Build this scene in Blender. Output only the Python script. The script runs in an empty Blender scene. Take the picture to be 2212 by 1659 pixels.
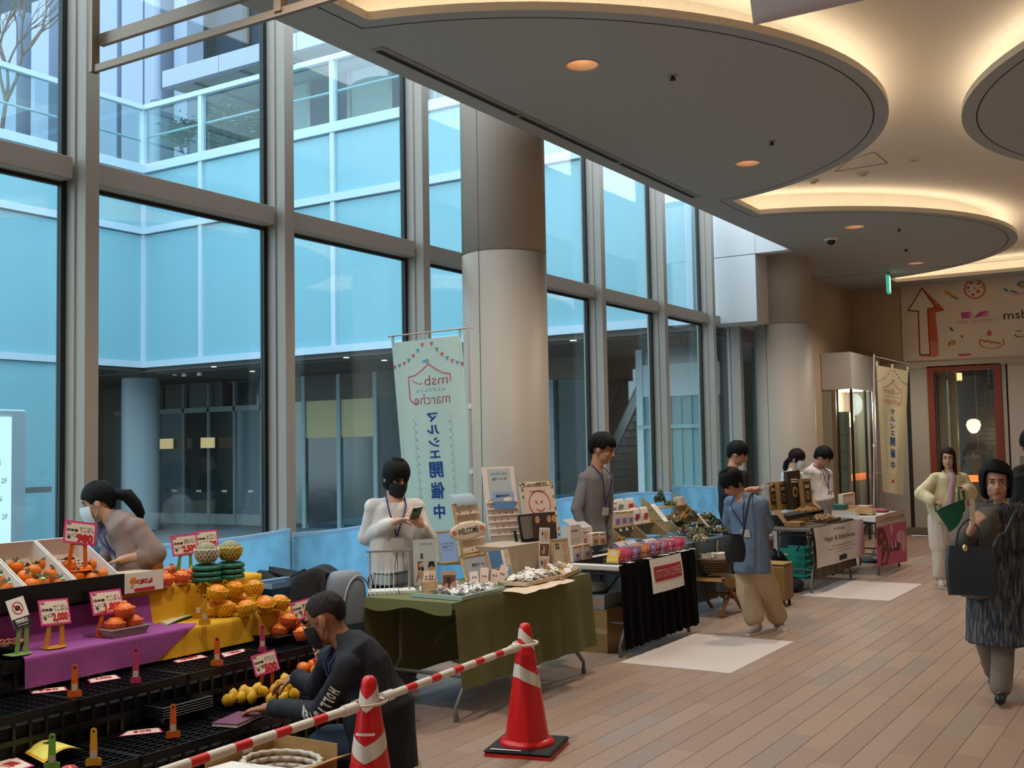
import bpy, bmesh, math, random
from mathutils import Vector, Matrix, noise, geometry
random.seed(7)
sc = bpy.context.scene
COL = sc.collection
PI = math.pi
# ---------------------------------------------------------------- camera, light, exposure
FPX, CX, CY = 2385.0, 1106.0, 829.5
YC = Vector(((2607-CX)/FPX, -(942-CY)/FPX, -1)).normalized()
XC = -Vector(((-2700-CX)/FPX, -(1035-CY)/FPX, -1)).normalized()
XC = (XC - YC*XC.dot(YC)).normalized()
ZC = XC.cross(YC)
ROT = Matrix((XC, YC, ZC))
EYE = Vector((0, 0, 1.65))
cam = bpy.data.cameras.new('camera'); camo = bpy.data.objects.new('camera', cam); COL.objects.link(camo)
cam.sensor_fit = 'HORIZONTAL'; cam.sensor_width = 36.0; cam.lens = 36.0*FPX/2212.0
cam.clip_start = 0.05; cam.clip_end = 300
camo.matrix_world = Matrix.Translation(EYE) @ ROT.to_4x4()
sc.camera = camo
sc.view_settings.view_transform = 'Standard'; sc.view_settings.look = 'None'
sc.view_settings.gamma = 1.0; sc.view_settings.use_curve_mapping = False
sc.view_settings.exposure = 0.0
world = bpy.data.worlds.new('sky'); sc.world = world; world.use_nodes = True
wn = world.node_tree.nodes; wl = world.node_tree.links
wb = wn['Background']
wb.inputs[0].default_value = (0.86, 0.93, 1.0, 1); wb.inputs[1].default_value = 3.2
COVE_POWER = 11.5; SPOT_POWER = 24.0
def ray(px, py): return ROT @ Vector(((px-CX)/FPX, -(py-CY)/FPX, -1))
def PZ(px, py, z): d = ray(px, py); return EYE + d*((z-EYE.z)/d.z)      # the point of a level plane seen at a pixel
def PX(px, py, x): d = ray(px, py); return EYE + d*((x-EYE.x)/d.x)
def PY(px, py, y): d = ray(px, py); return EYE + d*((y-EYE.y)/d.y)
# ---------------------------------------------------------------- helpers
def lin(c):
    if isinstance(c, str): c = [int(c[i:i+2], 16)/255 for i in (0, 2, 4)]
    return tuple((x/12.92 if x <= .04045 else ((x+.055)/1.055)**2.4) for x in c)
MATS = {}
def mat(name, c='808080', rough=.6, metal=0., var=0., vscale=20., bump=0., bscale=60., emit=0., trans=0., alpha=1., spec=.5, c2=None, coat=0., stretch=None, obj_rand=0.):
    if name in MATS: return MATS[name]
    m = bpy.data.materials.new(name); m.use_nodes = True; nt = m.node_tree; N = nt.nodes; L = nt.links
    b = N['Principled BSDF']; col = lin(c)
    b.inputs['Base Color'].default_value = (*col, 1); b.inputs['Roughness'].default_value = rough
    b.inputs['Metallic'].default_value = metal; b.inputs['Specular IOR Level'].default_value = spec
    if coat: b.inputs['Coat Weight'].default_value = coat
    if emit:
        b.inputs['Emission Color'].default_value = (*col, 1); b.inputs['Emission Strength'].default_value = emit
    if alpha < 1: b.inputs['Alpha'].default_value = alpha
    if var or c2 or bump or obj_rand:
        tc = N.new('ShaderNodeTexCoord'); src = tc.outputs['Object']
        if stretch:
            mp = N.new('ShaderNodeMapping'); mp.inputs['Scale'].default_value = stretch
            L.new(src, mp.inputs[0]); src = mp.outputs[0]
    if var or c2:
        nz = N.new('ShaderNodeTexNoise'); nz.inputs['Scale'].default_value = vscale; nz.inputs['Detail'].default_value = 4
        L.new(src, nz.inputs['Vector'])
        rp = N.new('ShaderNodeValToRGB'); rp.color_ramp.elements[0].position = .35; rp.color_ramp.elements[1].position = .65
        if c2: a, d = col, lin(c2)
        else: a = tuple(x*(1-var) for x in col); d = tuple(min(1, x*(1+var)) for x in col)
        rp.color_ramp.elements[0].color = (*a, 1); rp.color_ramp.elements[1].color = (*d, 1)
        L.new(nz.outputs['Fac'], rp.inputs[0]); out = rp.outputs[0]
        L.new(out, b.inputs['Base Color'])
    if bump:
        nb = N.new('ShaderNodeTexNoise'); nb.inputs['Scale'].default_value = bscale; nb.inputs['Detail'].default_value = 3
        L.new(src, nb.inputs['Vector'])
        bp = N.new('ShaderNodeBump'); bp.inputs['Strength'].default_value = bump; bp.inputs['Distance'].default_value = .02
        L.new(nb.outputs['Fac'], bp.inputs['Height']); L.new(bp.outputs[0], b.inputs['Normal'])
    MATS[name] = m
    return m
def glass(name, tint, refl=.1, rough=.0):
    if name in MATS: return MATS[name]
    m = bpy.data.materials.new(name); m.use_nodes = True; nt = m.node_tree; N = nt.nodes; L = nt.links
    N.remove(N['Principled BSDF']); out = N['Material Output']
    t = N.new('ShaderNodeBsdfTransparent'); t.inputs[0].default_value = (*tint, 1)
    g = N.new('ShaderNodeBsdfGlossy'); g.inputs['Roughness'].default_value = rough; g.inputs[0].default_value = (.9, .95, 1, 1)
    lw = N.new('ShaderNodeLayerWeight'); lw.inputs[0].default_value = .5
    pw = N.new('ShaderNodeMath'); pw.operation = 'POWER'; pw.inputs[1].default_value = 4.0
    ma = N.new('ShaderNodeMath'); ma.operation = 'MULTIPLY_ADD'; ma.inputs[1].default_value = .8; ma.inputs[2].default_value = refl
    mx = N.new('ShaderNodeMixShader')
    L.new(lw.outputs['Facing'], pw.inputs[0]); L.new(pw.outputs[0], ma.inputs[0]); L.new(ma.outputs[0], mx.inputs[0]); L.new(t.outputs[0], mx.inputs[1]); L.new(g.outputs[0], mx.inputs[2]); L.new(mx.outputs[0], out.inputs[0])
    MATS[name] = m; return m
def translucent(name, c, fac=.5, var=0., vscale=8.):
    if name in MATS: return MATS[name]
    m = bpy.data.materials.new(name); m.use_nodes = True; nt = m.node_tree; N = nt.nodes; L = nt.links
    N.remove(N['Principled BSDF']); out = N['Material Output']; col = lin(c)
    d = N.new('ShaderNodeBsdfDiffuse'); t = N.new('ShaderNodeBsdfTranslucent'); mx = N.new('ShaderNodeMixShader'); mx.inputs[0].default_value = fac
    d.inputs[0].default_value = (*col, 1); t.inputs[0].default_value = (*col, 1)
    if var:
        tc = N.new('ShaderNodeTexCoord'); nz = N.new('ShaderNodeTexNoise'); nz.inputs['Scale'].default_value = vscale; nz.inputs['Detail'].default_value = 6
        L.new(tc.outputs['Object'], nz.inputs['Vector']); rp = N.new('ShaderNodeValToRGB')
        rp.color_ramp.elements[0].position = .38; rp.color_ramp.elements[1].position = .62
        rp.color_ramp.elements[0].color = (*[x*(1-var) for x in col], 1); rp.color_ramp.elements[1].color = (*[min(1, x*(1+var)) for x in col], 1)
        L.new(nz.outputs['Fac'], rp.inputs[0]); L.new(rp.outputs[0], d.inputs[0]); L.new(rp.outputs[0], t.inputs[0])
    L.new(d.outputs[0], mx.inputs[1]); L.new(t.outputs[0], mx.inputs[2]); L.new(mx.outputs[0], out.inputs[0])
    MATS[name] = m; return m

def Tm(loc=(0, 0, 0), rx=0, ry=0, rz=0, sc_=1.0):
    m = Matrix.Translation(loc) @ Matrix.Rotation(rz, 4, 'Z') @ Matrix.Rotation(ry, 4, 'Y') @ Matrix.Rotation(rx, 4, 'X')
    return m @ Matrix.Scale(sc_, 4) if sc_ != 1 else m
class MB:
    def __init__(s): s.v = []; s.f = []; s.mi = []; s.sm = []; s.m = 0; s.M = None
    def add(s, vs, fs, smooth=False, m=None):
        o = len(s.v); M = s.M
        s.v += [tuple(M @ Vector(p)) if M else tuple(p) for p in vs]
        for f in fs:
            s.f.append(tuple(i+o for i in f)); s.mi.append(s.m if m is None else m); s.sm.append(smooth)
        return s
    def box(s, lo, hi, m=None, bev=0.):
        (x0, y0, z0), (x1, y1, z1) = lo, hi
        if bev:
            b = bev; vs = []; 
            for z, k in ((z0, b), (z0+b, 0), (z1-b, 0), (z1, b)):
                vs += [(x0+k, y0+k, z), (x1-k, y0+k, z), (x1-k, y1-k, z), (x0+k, y1-k, z)]
            fs = [(3, 2, 1, 0), (12, 13, 14, 15)]
            for r in range(3):
                for i in range(4): fs.append((r*4+i, r*4+(i+1) % 4, r*4+4+(i+1) % 4, r*4+4+i))
            return s.add(vs, fs, m=m)
        return s.add([(x0, y0, z0), (x1, y0, z0), (x1, y1, z0), (x0, y1, z0), (x0, y0, z1), (x1, y0, z1), (x1, y1, z1), (x0, y1, z1)],
                     [(3, 2, 1, 0), (4, 5, 6, 7), (0, 1, 5, 4), (1, 2, 6, 5), (2, 3, 7, 6), (3, 0, 4, 7)], m=m)
    def cbox(s, c, d, m=None, bev=0.): return s.box([c[i]-d[i]/2 for i in range(3)], [c[i]+d[i]/2 for i in range(3)], m, bev)
    def quad(s, a, b, c, d, m=None): return s.add([a, b, c, d], [(0, 1, 2, 3)], m=m)
    def lathe(s, prof, n=24, c=(0, 0, 0), m=None, smooth=True, cap=True, sx=1., sy=1.):
        vs = []; fs = []; k = len(prof)
        for i in range(n):
            a = 2*PI*i/n; ca, sa = math.cos(a), math.sin(a)
            for r, z in prof: vs.append((c[0]+r*ca*sx, c[1]+r*sa*sy, c[2]+z))
        for i in range(n):
            j = (i+1) % n
            for q in range(k-1): fs.append((i*k+q, j*k+q, j*k+q+1, i*k+q+1))
        s.add(vs, fs, smooth, m)
        if cap:
            if prof[0][0] > 1e-5: s.add([vs[i*k] for i in range(n)], [tuple(range(n-1, -1, -1))], False, m)
            if prof[-1][0] > 1e-5: s.add([vs[i*k+k-1] for i in range(n)], [tuple(range(n))], False, m)
        return s
    def ell(s, c, r, n=16, k=10, m=None, R=None):
        vs = []; fs = []
        for i in range(k+1):
            t = PI*i/k; 
            for j in range(n):
                a = 2*PI*j/n; p = Vector((r[0]*math.sin(t)*math.cos(a), r[1]*math.sin(t)*math.sin(a), r[2]*math.cos(t)))
                if R: p = R @ p
                vs.append((c[0]+p[0], c[1]+p[1], c[2]+p[2]))
        for i in range(k):
            for j in range(n):
                q = (j+1) % n
                if i == 0: fs.append((0, (i+1)*n+j, (i+1)*n+q))
                elif i == k-1: fs.append((i*n+j, k*n, i*n+q))
                else: fs.append((i*n+j, (i+1)*n+j, (i+1)*n+q, i*n+q))
        return s.add(vs, fs, True, m)
    def tube(s, pts, r, n=8, m=None, closed=False, smooth=True, cap=True):
        pts = [Vector(p) for p in pts]; K = len(pts); vs = []; fs = []
        rs = r if isinstance(r, (list, tuple)) else [r]*K
        up = None
        for i, p in enumerate(pts):
            if closed: t = pts[(i+1) % K]-pts[i-1]
            else: t = pts[min(i+1, K-1)]-pts[max(i-1, 0)]
            t = t.normalized() if t.length > 1e-9 else Vector((0, 0, 1))
            if up is None: up = Vector((0, 0, 1)) if abs(t.z) < .9 else Vector((1, 0, 0))
            x = up.cross(t)
            if x.length < 1e-6: x = Vector((1, 0, 0)).cross(t)
            x.normalize(); y = t.cross(x); up = y
            for j in range(n):
                a = 2*PI*j/n; q = p + x*(rs[i]*math.cos(a)) + y*(rs[i]*math.sin(a)); vs.append(q)
        R = K if closed else K-1
        for i in range(R):
            i2 = (i+1) % K
            for j in range(n): fs.append((i*n+j, i*n+(j+1) % n, i2*n+(j+1) % n, i2*n+j))
        s.add(vs, fs, smooth, m)
        if cap and not closed: s.add([vs[j] for j in range(n)], [tuple(range(n-1, -1, -1))], False, m); s.add([vs[(K-1)*n+j] for j in range(n)], [tuple(range(n))], False, m)
        return s
    def bar(s, a, b, w, h=None, m=None):          # rectangular bar from a to b
        a = Vector(a); b = Vector(b); t = (b-a).normalized(); up = Vector((0, 0, 1)) if abs(t.z) < .95 else Vector((0, 1, 0))
        x = t.cross(up).normalized()*(w/2); y = x.cross(t).normalized()*((h or w)/2)
        return s.add([a-x-y, a+x-y, a+x+y, a-x+y, b-x-y, b+x-y, b+x+y, b-x+y], [(3, 2, 1, 0), (4, 5, 6, 7), (0, 1, 5, 4), (1, 2, 6, 5), (2, 3, 7, 6), (3, 0, 4, 7)], m=m)
    def prism(s, poly, d, m=None, smooth=False):   # polygon of 3D points pushed along vector d
        n = len(poly); d = Vector(d); a = [Vector(p) for p in poly]; b = [p+d for p in a]
        s.add(a+b, [tuple(range(n-1, -1, -1)), tuple(range(n, 2*n))], False, m)
        s.add(a+b, [(i, (i+1) % n, n+(i+1) % n, n+i) for i in range(n)], smooth, m); return s
    def grid(s, fn, nu, nv, m=None, smooth=True, thick=0.):
        vs = [fn(i/nu, j/nv) for i in range(nu+1) for j in range(nv+1)]
        fs = [(i*(nv+1)+j, (i+1)*(nv+1)+j, (i+1)*(nv+1)+j+1, i*(nv+1)+j+1) for i in range(nu) for j in range(nv)]
        return s.add(vs, fs, smooth, m)
    def build(s, name, mats, parent=None, **kw):
        me = bpy.data.meshes.new(name); me.from_pydata(s.v, [], s.f)
        for m in (mats if isinstance(mats, (list, tuple)) else [mats]): me.materials.append(m)
        me.polygons.foreach_set('material_index', s.mi); me.polygons.foreach_set('use_smooth', s.sm); me.update()
        return link(name, me, parent, **kw)
def link(name, me, parent=None, loc=None, rot=None, **kw):
    o = bpy.data.objects.new(name, me); COL.objects.link(o)
    if parent: o.parent = parent
    if loc is not None: o.location = loc
    if rot is not None: o.rotation_euler = rot
    for k, v in kw.items():
        if v: o[{'cat': 'category'}.get(k, k)] = v
    return o
def thing(name, label, cat, loc=(0, 0, 0), rz=0., group=None, rot=None):
    o = link(name, None, None, loc, rot or (0, 0, rz), label=label, cat=cat, group=group); o.empty_display_size = .1
    return o
def struct(name, loc=(0, 0, 0)):
    return link(name, None, None, loc, kind='structure')
KIDS = {}
def dup(root, loc, rot=None, label=None, group=None):
    if not KIDS or KIDS.get('n') != len(bpy.data.objects):
        KIDS.clear()
        for o in bpy.data.objects:
            if o.parent: KIDS.setdefault(o.parent.name, []).append(o)
        KIDS['n'] = len(bpy.data.objects)
    def cp(o, par):
        c = o.copy(); COL.objects.link(c); c.parent = par
        for ch in KIDS.get(o.name, []): KIDS.setdefault(c.name, []).append(cp(ch, c))
        return c
    r = cp(root, None); KIDS['n'] = len(bpy.data.objects); r.location = loc
    if rot is not None: r.rotation_euler = rot if isinstance(rot, (tuple, list)) else (0, 0, rot)
    if label: r['label'] = label
    if group: r['group'] = group
    return r
TMP = bpy.data.scenes.new('workbench_tmp')
def evaluated(o):                 # evaluate one helper object in a scene of its own (quick) and return its mesh
    TMP.collection.objects.link(o); vl = TMP.view_layers[0]; vl.update(); dg = vl.depsgraph
    me = bpy.data.meshes.new_from_object(o.evaluated_get(dg)); bpy.data.objects.remove(o); return me
def text_mesh(body, size, M, font_spacing=1.0, align='CENTER', bold=0., mirror=False, fit=None, extr=0.0004, vertical=False):
    c = bpy.data.curves.new('t', 'FONT'); c.resolution_u = 2; c.size = size; c.align_x = align; c.align_y = 'CENTER'
    c.space_character = font_spacing; c.offset = bold; c.extrude = extr
    c.body = '\n'.join(body) if vertical else body
    o = bpy.data.objects.new('t', c); me = evaluated(o); bpy.data.curves.remove(c)
    me.materials.clear()
    if fit and len(me.vertices):
        xs = [v.co.x for v in me.vertices]; ys = [v.co.y for v in me.vertices]
        w = max(xs)-min(xs); h = max(ys)-min(ys); cx = (max(xs)+min(xs))/2; cy = (max(ys)+min(ys))/2
        fx = fit[0]/w; fy = fit[1]/h if len(fit) > 1 and fit[1] else fx
        me.transform(Matrix.Diagonal((fx, fy, 1, 1)) @ Matrix.Translation((-cx, -cy, 0)))
    if mirror: me.transform(Matrix.Diagonal((-1, 1, 1, 1))); me.flip_normals()
    me.transform(M); return me
def text(name, body, size, M, material, parent, **kw):
    me = text_mesh(body, size, M, **kw); me.materials.append(material); me.name = name
    return link(name, me, parent)
def join_text(mb, body, size, M, m=0, **kw):
    me = text_mesh(body, size, M, **kw)
    mb.add([v.co.copy() for v in me.vertices], [tuple(p.vertices) for p in me.polygons], False, m); bpy.data.meshes.remove(me)
# upright frame: local x -> right along "right", local y -> up, normal towards viewer
def face_frame(o, right, up):
    r = Vector(right).normalized(); u = Vector(up); u = (u-r*u.dot(r)).normalized(); n = r.cross(u)
    return Matrix(((r.x, u.x, n.x, o[0]), (r.y, u.y, n.y, o[1]), (r.z, u.z, n.z, o[2]), (0, 0, 0, 1)))
# ---------------------------------------------------------------- shared materials
WHITEP = mat('white_paint', 'e2e0da', .45)
FRAME = mat('window_frame', 'a09b93', .5)
GASKET = mat('gasket', '14201f', .5)
BLACKP = mat('black_plastic', '101213', .45)
WOOD = mat('light_wood', 'c9a778', .55, var=.18, vscale=6, stretch=(1, 8, 8))
PLY = mat('plywood', 'b08c5c', .6, var=.2, vscale=9, stretch=(8, 1, 8))
PAPER = mat('paper', 'ece6de', .7)
CREAM = mat('cream_card', 'ead9c6', .7)
STEEL = mat('steel_grey', '8b8d8d', .35, .6)
LEGM = mat('leg_grey', '6f6f6c', .4, .3)
RUBBER = mat('rubber', '17181a', .7)
INK = mat('ink', '1c1a1a', .7)
RED = mat('print_red', 'c01a28', .6)
PINKB = mat('pink_border', 'd83a86', .6)
# ================================================================ setting
# floor: dark bed with granite planks laid along the hall
def plank_mat():
    m = bpy.data.materials.new('granite_plank'); m.use_nodes = True; N = m.node_tree.nodes; L = m.node_tree.links
    b = N['Principled BSDF']; b.inputs['Roughness'].default_value = .42; b.inputs['Specular IOR Level'].default_value = .4
    oi = N.new('ShaderNodeObjectInfo'); ge = N.new('ShaderNodeNewGeometry')
    ad = N.new('ShaderNodeMath'); ad.operation = 'ADD'; fr = N.new('ShaderNodeMath'); fr.operation = 'FRACT'
    L.new(oi.outputs['Random'], ad.inputs[0]); L.new(ge.outputs['Random Per Island'], ad.inputs[1]); L.new(ad.outputs[0], fr.inputs[0])
    rp = N.new('ShaderNodeValToRGB'); e = rp.color_ramp.elements; rp.color_ramp.interpolation = 'CONSTANT'
    cols = ['a98d79', 'a58976', 'ac917d', 'a18775', 'a9907f', '9d8a7c', 'a78c7a', 'a18f83']
    e[0].color = (*lin(cols[0]), 1); e[1].position = .18; e[1].color = (*lin(cols[1]), 1)
    for i, p in enumerate((.34, .5, .64, .78, .86, .95)):
        q = e.new(p); q.color = (*lin(cols[i+2]), 1)
    L.new(fr.outputs[0], rp.inputs[0])
    nz = N.new('ShaderNodeTexNoise'); nz.inputs['Scale'].default_value = 130; nz.inputs['Detail'].default_value = 3
    L.new(ge.outputs['Position'], nz.inputs['Vector'])
    sp = N.new('ShaderNodeValToRGB'); sp.color_ramp.elements[0].position = .36; sp.color_ramp.elements[0].color = (.72, .72, .73, 1)
    sp.color_ramp.elements[1].position = .62; sp.color_ramp.elements[1].color = (1.1, 1.1, 1.1, 1)
    L.new(nz.outputs['Fac'], sp.inputs[0])
    mx = N.new('ShaderNodeMix'); mx.data_type = 'RGBA'; mx.blend_type = 'MULTIPLY'; mx.inputs[0].default_value = 1
    L.new(rp.outputs[0], mx.inputs[6]); L.new(sp.outputs[0], mx.inputs[7]); L.new(mx.outputs[2], b.inputs['Base Color'])
    return m
PLANK = plank_mat()
floor = MB().box((-6.3, -6, -.3), (7, 20.3, -.006)).build('floor', mat('floor_bed', '5d5047', .8), kind='structure')
PW, PL = .15, .72
cells = []
for i in range(int(-6.1/PW), int(6.6/PW)):
    off = [0, .24, .48, .12, .36, .6][(i*5) % 6]*PL/.72
    for j in range(-2, 28):
        x = (i+.5)*PW; y = j*PL+off
        if -6.02 < x and y < 20: cells.append((x, y))
FW = ROT @ Vector((0, 0, -1)); RT = ROT @ Vector((1, 0, 0))
def px_of(p):
    c = ROT.transposed() @ (Vector(p)-EYE); return (CX+FPX*c.x/-c.z, CY-FPX*c.y/-c.z, -c.z)
def seen(p):
    q = px_of(p); return q[2] > .3 and -40 < q[0] < 2252 and q[1] < 1690 and q[0] > 860
cells.sort(key=lambda c: (0 if seen((c[0], c[1]+.3, 0)) else 1, (c[0])**2+(c[1]+.3)**2))
pm = MB().box((-PW/2+.0012, .0012, -.02), (PW/2-.0012, PL-.0012, 0), bev=.0012)
p0 = None; rest = MB()
for k, (x, y) in enumerate(cells):
    if k < 290:
        if p0 is None: p0 = pm.build('plank', PLANK, floor, loc=(x, y, 0)); pmesh = p0.data
        else: link('plank', pmesh, floor, loc=(x, y, 0))
    else: rest.M = Matrix.Translation((x, y, 0)); rest.box((-PW/2+.0012, .0012, -.02), (PW/2-.0012, PL-.0012, 0))
rest.M = None; rest.build('far_planks', PLANK, floor, kind='stuff')

# window wall: X=-6, mullions every 1.74 m
GLX = -6.0
GL = glass('window_glass', (.84, .95, .97), .05)
MY = [-.9, .84, 2.59, 4.33, 6.08, 7.82, 9.53, 11.24, 12.97, 14.62]
for k in range(len(MY)):
    y0 = MY[k]; y1 = MY[k+1] if k+1 < len(MY) else 15.1
    w = struct('window_%d' % (k+1), (GLX, y0, 0))
    MB().box((-.06, 0, 0), (.19, .10, 5.2), bev=.004).box((-.05, -.012, 0), (.1, 0, 5.2)).build('mullion', FRAME, w)
    MB().box((-.02, -.05, 0), (.02, -.012, 5.2)).box((-.02, .1, 0), (.02, .125, 5.2)).build('gasket', GASKET, w)
    b = y1-y0-.05
    MB().box((-.05, .10, 3.36), (.13, b, 3.5), bev=.004).build('transom', FRAME, w)
    MB().box((-.012, .10, 3.335), (.02, b, 3.36)).build('transom_gasket', GASKET, w)
    MB().box((-.05, .10, 0), (.13, b, .12), bev=.004).build('sill', FRAME, w)
    MB().box((-.006, .11, .12), (.006, b, 3.34)).build('glass_pane', GL, w)
    MB().box((-.006, .11, 3.5), (.006, b, 5.2)).build('glass_pane', GL, w)

# soffit panel closing the window wall (white, at Y=15.15)
PANELM = mat('white_panel', 'd6dde2', .4)
wp = struct('wall_panel', (0, 0, 0))
MB().box((-6.1, 15.13, 3.40), (-5.35, 15.3, 4.36), bev=.003).build('panel', PANELM, wp)
MB().box((-6.1, 15.13, 4.37), (-5.35, 15.3, 5.2), bev=.003).build('panel', PANELM, wp)
MB().box((-5.345, 15.13, 4.37), (-4.86, 15.3, 5.2), bev=.003).build('panel', PANELM, wp)
MB().box((-6.1, 15.3, 3.40), (-5.35, 17.3, 3.5)).box((-5.42, 15.3, 3.5), (-5.35, 16.6, 4.40)).build('soffit', WHITEP, wp)
# side pane beyond the last mullion, under the soffit
w = struct('window_11', (0, 0, 0))
MB().box((-6.0, 15.62, 0), (-5.8, 15.74, 3.4)).box((-6.0, 16.9, 0), (-5.8, 17.1, 3.4)).box((-6.0, 15.74, 3.2), (-5.88, 16.9, 3.4)).build('mullion', FRAME, w)
MB().box((-5.95, 15.74, .1), (-5.94, 16.9, 3.2)).build('glass_pane', GL, w)
MB().box((-5.96, 15.05, .1), (-5.94, 15.62, 3.4)).build('glass_pane', GL, w)

# round columns
COLM = mat('column_paint', 'a79b8d', .5, spec=.35)
def column(name, c, r, joint):
    o = MB().lathe([(r, 0), (r, joint-.008), (r-.012, joint-.006), (r-.012, joint+.006), (r, joint+.008), (r, 5.2)], 56, c=(c[0], c[1], 0)).build(name, COLM, kind='structure')
    g = MB().box((c[0]-.003-.0, c[1]-r-.001, 0), (c[0]+.003, c[1]-r+.01, 5.2))
    a = math.atan2(-c[1], -c[0])-.62
    g = MB(); g.M = Tm((c[0]+r*math.cos(a), c[1]+r*math.sin(a), 0), rz=a); g.box((-.004, -.0035, 0), (.0008, .0035, 5.2))
    g.build('joint_seam', mat('seam', '4f4b45', .8), o); return o
column('pillar_1', (-5.35, 8.43), .385, 3.40)
c2 = PZ(1676, 1100, 0); d2 = ray(1676, 900); d2.z = 0; d2.normalize()
column('pillar_2', (-5.28, 16.06), .43, 3.40)

# ceiling: slab with a scalloped recess and downlight holes
CZ = 4.40
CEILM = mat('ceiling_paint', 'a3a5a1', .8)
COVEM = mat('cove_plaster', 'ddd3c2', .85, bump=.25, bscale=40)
R0, LC = 3.35, -5.38
def arc(cx, cy, r, a0, a1, n):
    return [(cx+r*math.cos(a0+(a1-a0)*i/n), cy+r*math.sin(a0+(a1-a0)*i/n)) for i in range(n+1)]
half = math.asin(3.2/R0)
rec = [(-4.42, -5.2)]
th = math.acos((-LC-4.42)/R0)
for cy in (1.3, 8.6, 15.9): rec += arc(LC, cy, R0, -th, th, 40)
a8 = math.acos(.8/R0)
rec += [(-4.42, 19.6)] + arc(1.65, 17.8, R0, PI-math.asin(1.8/R0), PI+a8, 36)
for cy in (10.5, 3.2): rec += arc(1.65, cy, R0, PI-a8, PI+a8, 40)
rec += [(.85, -5.2)]
# slab edges run south on the right-hand side
DL = [(-3.69, y) for y in (-.1, 3.4, 6.91, 10.30, 14.19, 17.7)]
DLR = .115
holes = [arc(x, y, DLR, 0, 2*PI, 24)[:-1] for x, y in DL]
outer = [(-4.9, -5.8), (6.9, -5.8), (6.9, 20.5), (-6.2, 20.5), (-6.2, 15.2), (-4.9, 15.2)]
def fill(outer, holes, z, flip=False):
    loops = [[Vector((x, y, 0)) for x, y in l] for l in [outer]+holes]
    tri = geometry.tessellate_polygon(loops); vs = [(p.x, p.y, z) for l in loops for p in l]
    fs = []
    for t in tri:
        a, b, c = [Vector(vs[i]) for i in t]; n = (b-a).cross(c-a).z
        if abs(n) < 1e-9: continue
        fs.append(tuple(t) if (n > 0) != flip else tuple(reversed(t)))
    return vs, fs
m = MB(); v, f = fill(outer, [rec]+holes, CZ, True); m.add(v, f)
TH = .055
def wall_loop(m, l, z0, z1, mi=0, smooth=False):
    n = len(l); m.add([(x, y, z0) for x, y in l]+[(x, y, z1) for x, y in l], [(i, (i+1) % n, n+(i+1) % n, n+i) for i in range(n)], smooth, mi)
wall_loop(m, rec, CZ, CZ+TH, 1); wall_loop(m, outer, CZ, CZ+.9)
v, f = fill(outer, [rec]+holes, CZ+TH); m.add(v, f, m=1)
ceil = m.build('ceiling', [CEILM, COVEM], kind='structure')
def offset(l, d):
    n = len(l); A = sum(l[i][0]*l[(i+1) % n][1]-l[(i+1) % n][0]*l[i][1] for i in range(n)); sg = 1 if A > 0 else -1; out = []
    for i in range(n):
        a = Vector(l[i-1]); b = Vector(l[i]); c = Vector(l[(i+1) % n]); e1 = (b-a); e2 = (c-b)
        if e1.length < 1e-6 or e2.length < 1e-6: out.append(l[i]); continue
        e1.normalize(); e2.normalize(); n1 = Vector((e1.y, -e1.x))*sg; n2 = Vector((e2.y, -e2.x))*sg; q = n1+n2
        k = max(.6, (1+n1.dot(n2))/1.0); out.append(tuple(b+q*(d/k)))
    return out
RZ = 4.69
up = offset(rec, .34)
m = MB(); v, f = fill(up, [], RZ, True); m.add(v, f); wall_loop(m, up, CZ+TH, RZ)
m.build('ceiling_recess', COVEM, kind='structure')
# LED strip lying on the slab behind the lip: the light of the cove
lo, li = offset(rec, .20), offset(rec, .16)
m = MB(); n = len(lo); m.add([(x, y, CZ+TH+.02) for x, y in lo]+[(x, y, CZ+TH+.02) for x, y in li], [(i, n+i, n+(i+1) % n, (i+1) % n) for i in range(n)])
ledm = bpy.data.materials.new('warm_led'); ledm.use_nodes = True; N = ledm.node_tree.nodes
e = N.new('ShaderNodeEmission'); e.inputs[0].default_value = (1.0, .87, .69, 1); e.inputs[1].default_value = COVE_POWER; ledm.node_tree.links.new(e.outputs[0], N['Material Output'].inputs[0])
m.build('trim_led', ledm, kind='structure')
# shadow-gap line round each lobe
GAPM = mat('shadow_gap', '2e2c29', .9)
m = MB(); l1, l2 = offset(rec, .115), offset(rec, .127); n = len(l1)
m.add([(x, y, CZ-.001) for x, y in l1]+[(x, y, CZ-.001) for x, y in l2], [(i, (i+1) % n, n+(i+1) % n, n+i) for i in range(n)])
m.build('trim_gap', GAPM, kind='structure')
MB().box((-5.4, 18.30, CZ-.002), (6.9, 18.32, CZ)).box((-4.7, 15.2, CZ-.002), (-4.69, 15.25, CZ)).build('trim_seam', GAPM, kind='structure')
# downlights
LAMPM = mat('lamp_warm', 'ffd9b0', .5, emit=6.0)
CUPM = mat('lamp_cup', 'd8b89a', .4)
d0 = None
for k, (x, y) in enumerate(DL):
    lab = ['recessed ceiling downlight behind the camera end of the hall', 'recessed ceiling downlight over the fruit stall', 'largest recessed ceiling downlight, in the big dark ceiling lobe above the green table',
           'recessed ceiling downlight near the far tip of the big dark ceiling lobe', 'recessed ceiling downlight in the second ceiling lobe beside the camera dome', 'recessed ceiling downlight nearest the arrow wall'][k]
    if d0 is None:
        d0 = thing('downlight', lab, 'ceiling light', (x, y, CZ), group='recessed downlights')
        MB().lathe([(DLR+.012, -.004), (DLR-.001, -.006), (DLR-.004, 0), (DLR*.62, .09), (DLR*.6, .12)], 28, cap=False).build('reflector', CUPM, d0)
        MB().lathe([(0, .1), (DLR*.6, .1)], 24, cap=False).build('lamp', LAMPM, d0)
    else: dup(d0, (x, y, CZ), label=lab)
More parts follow.
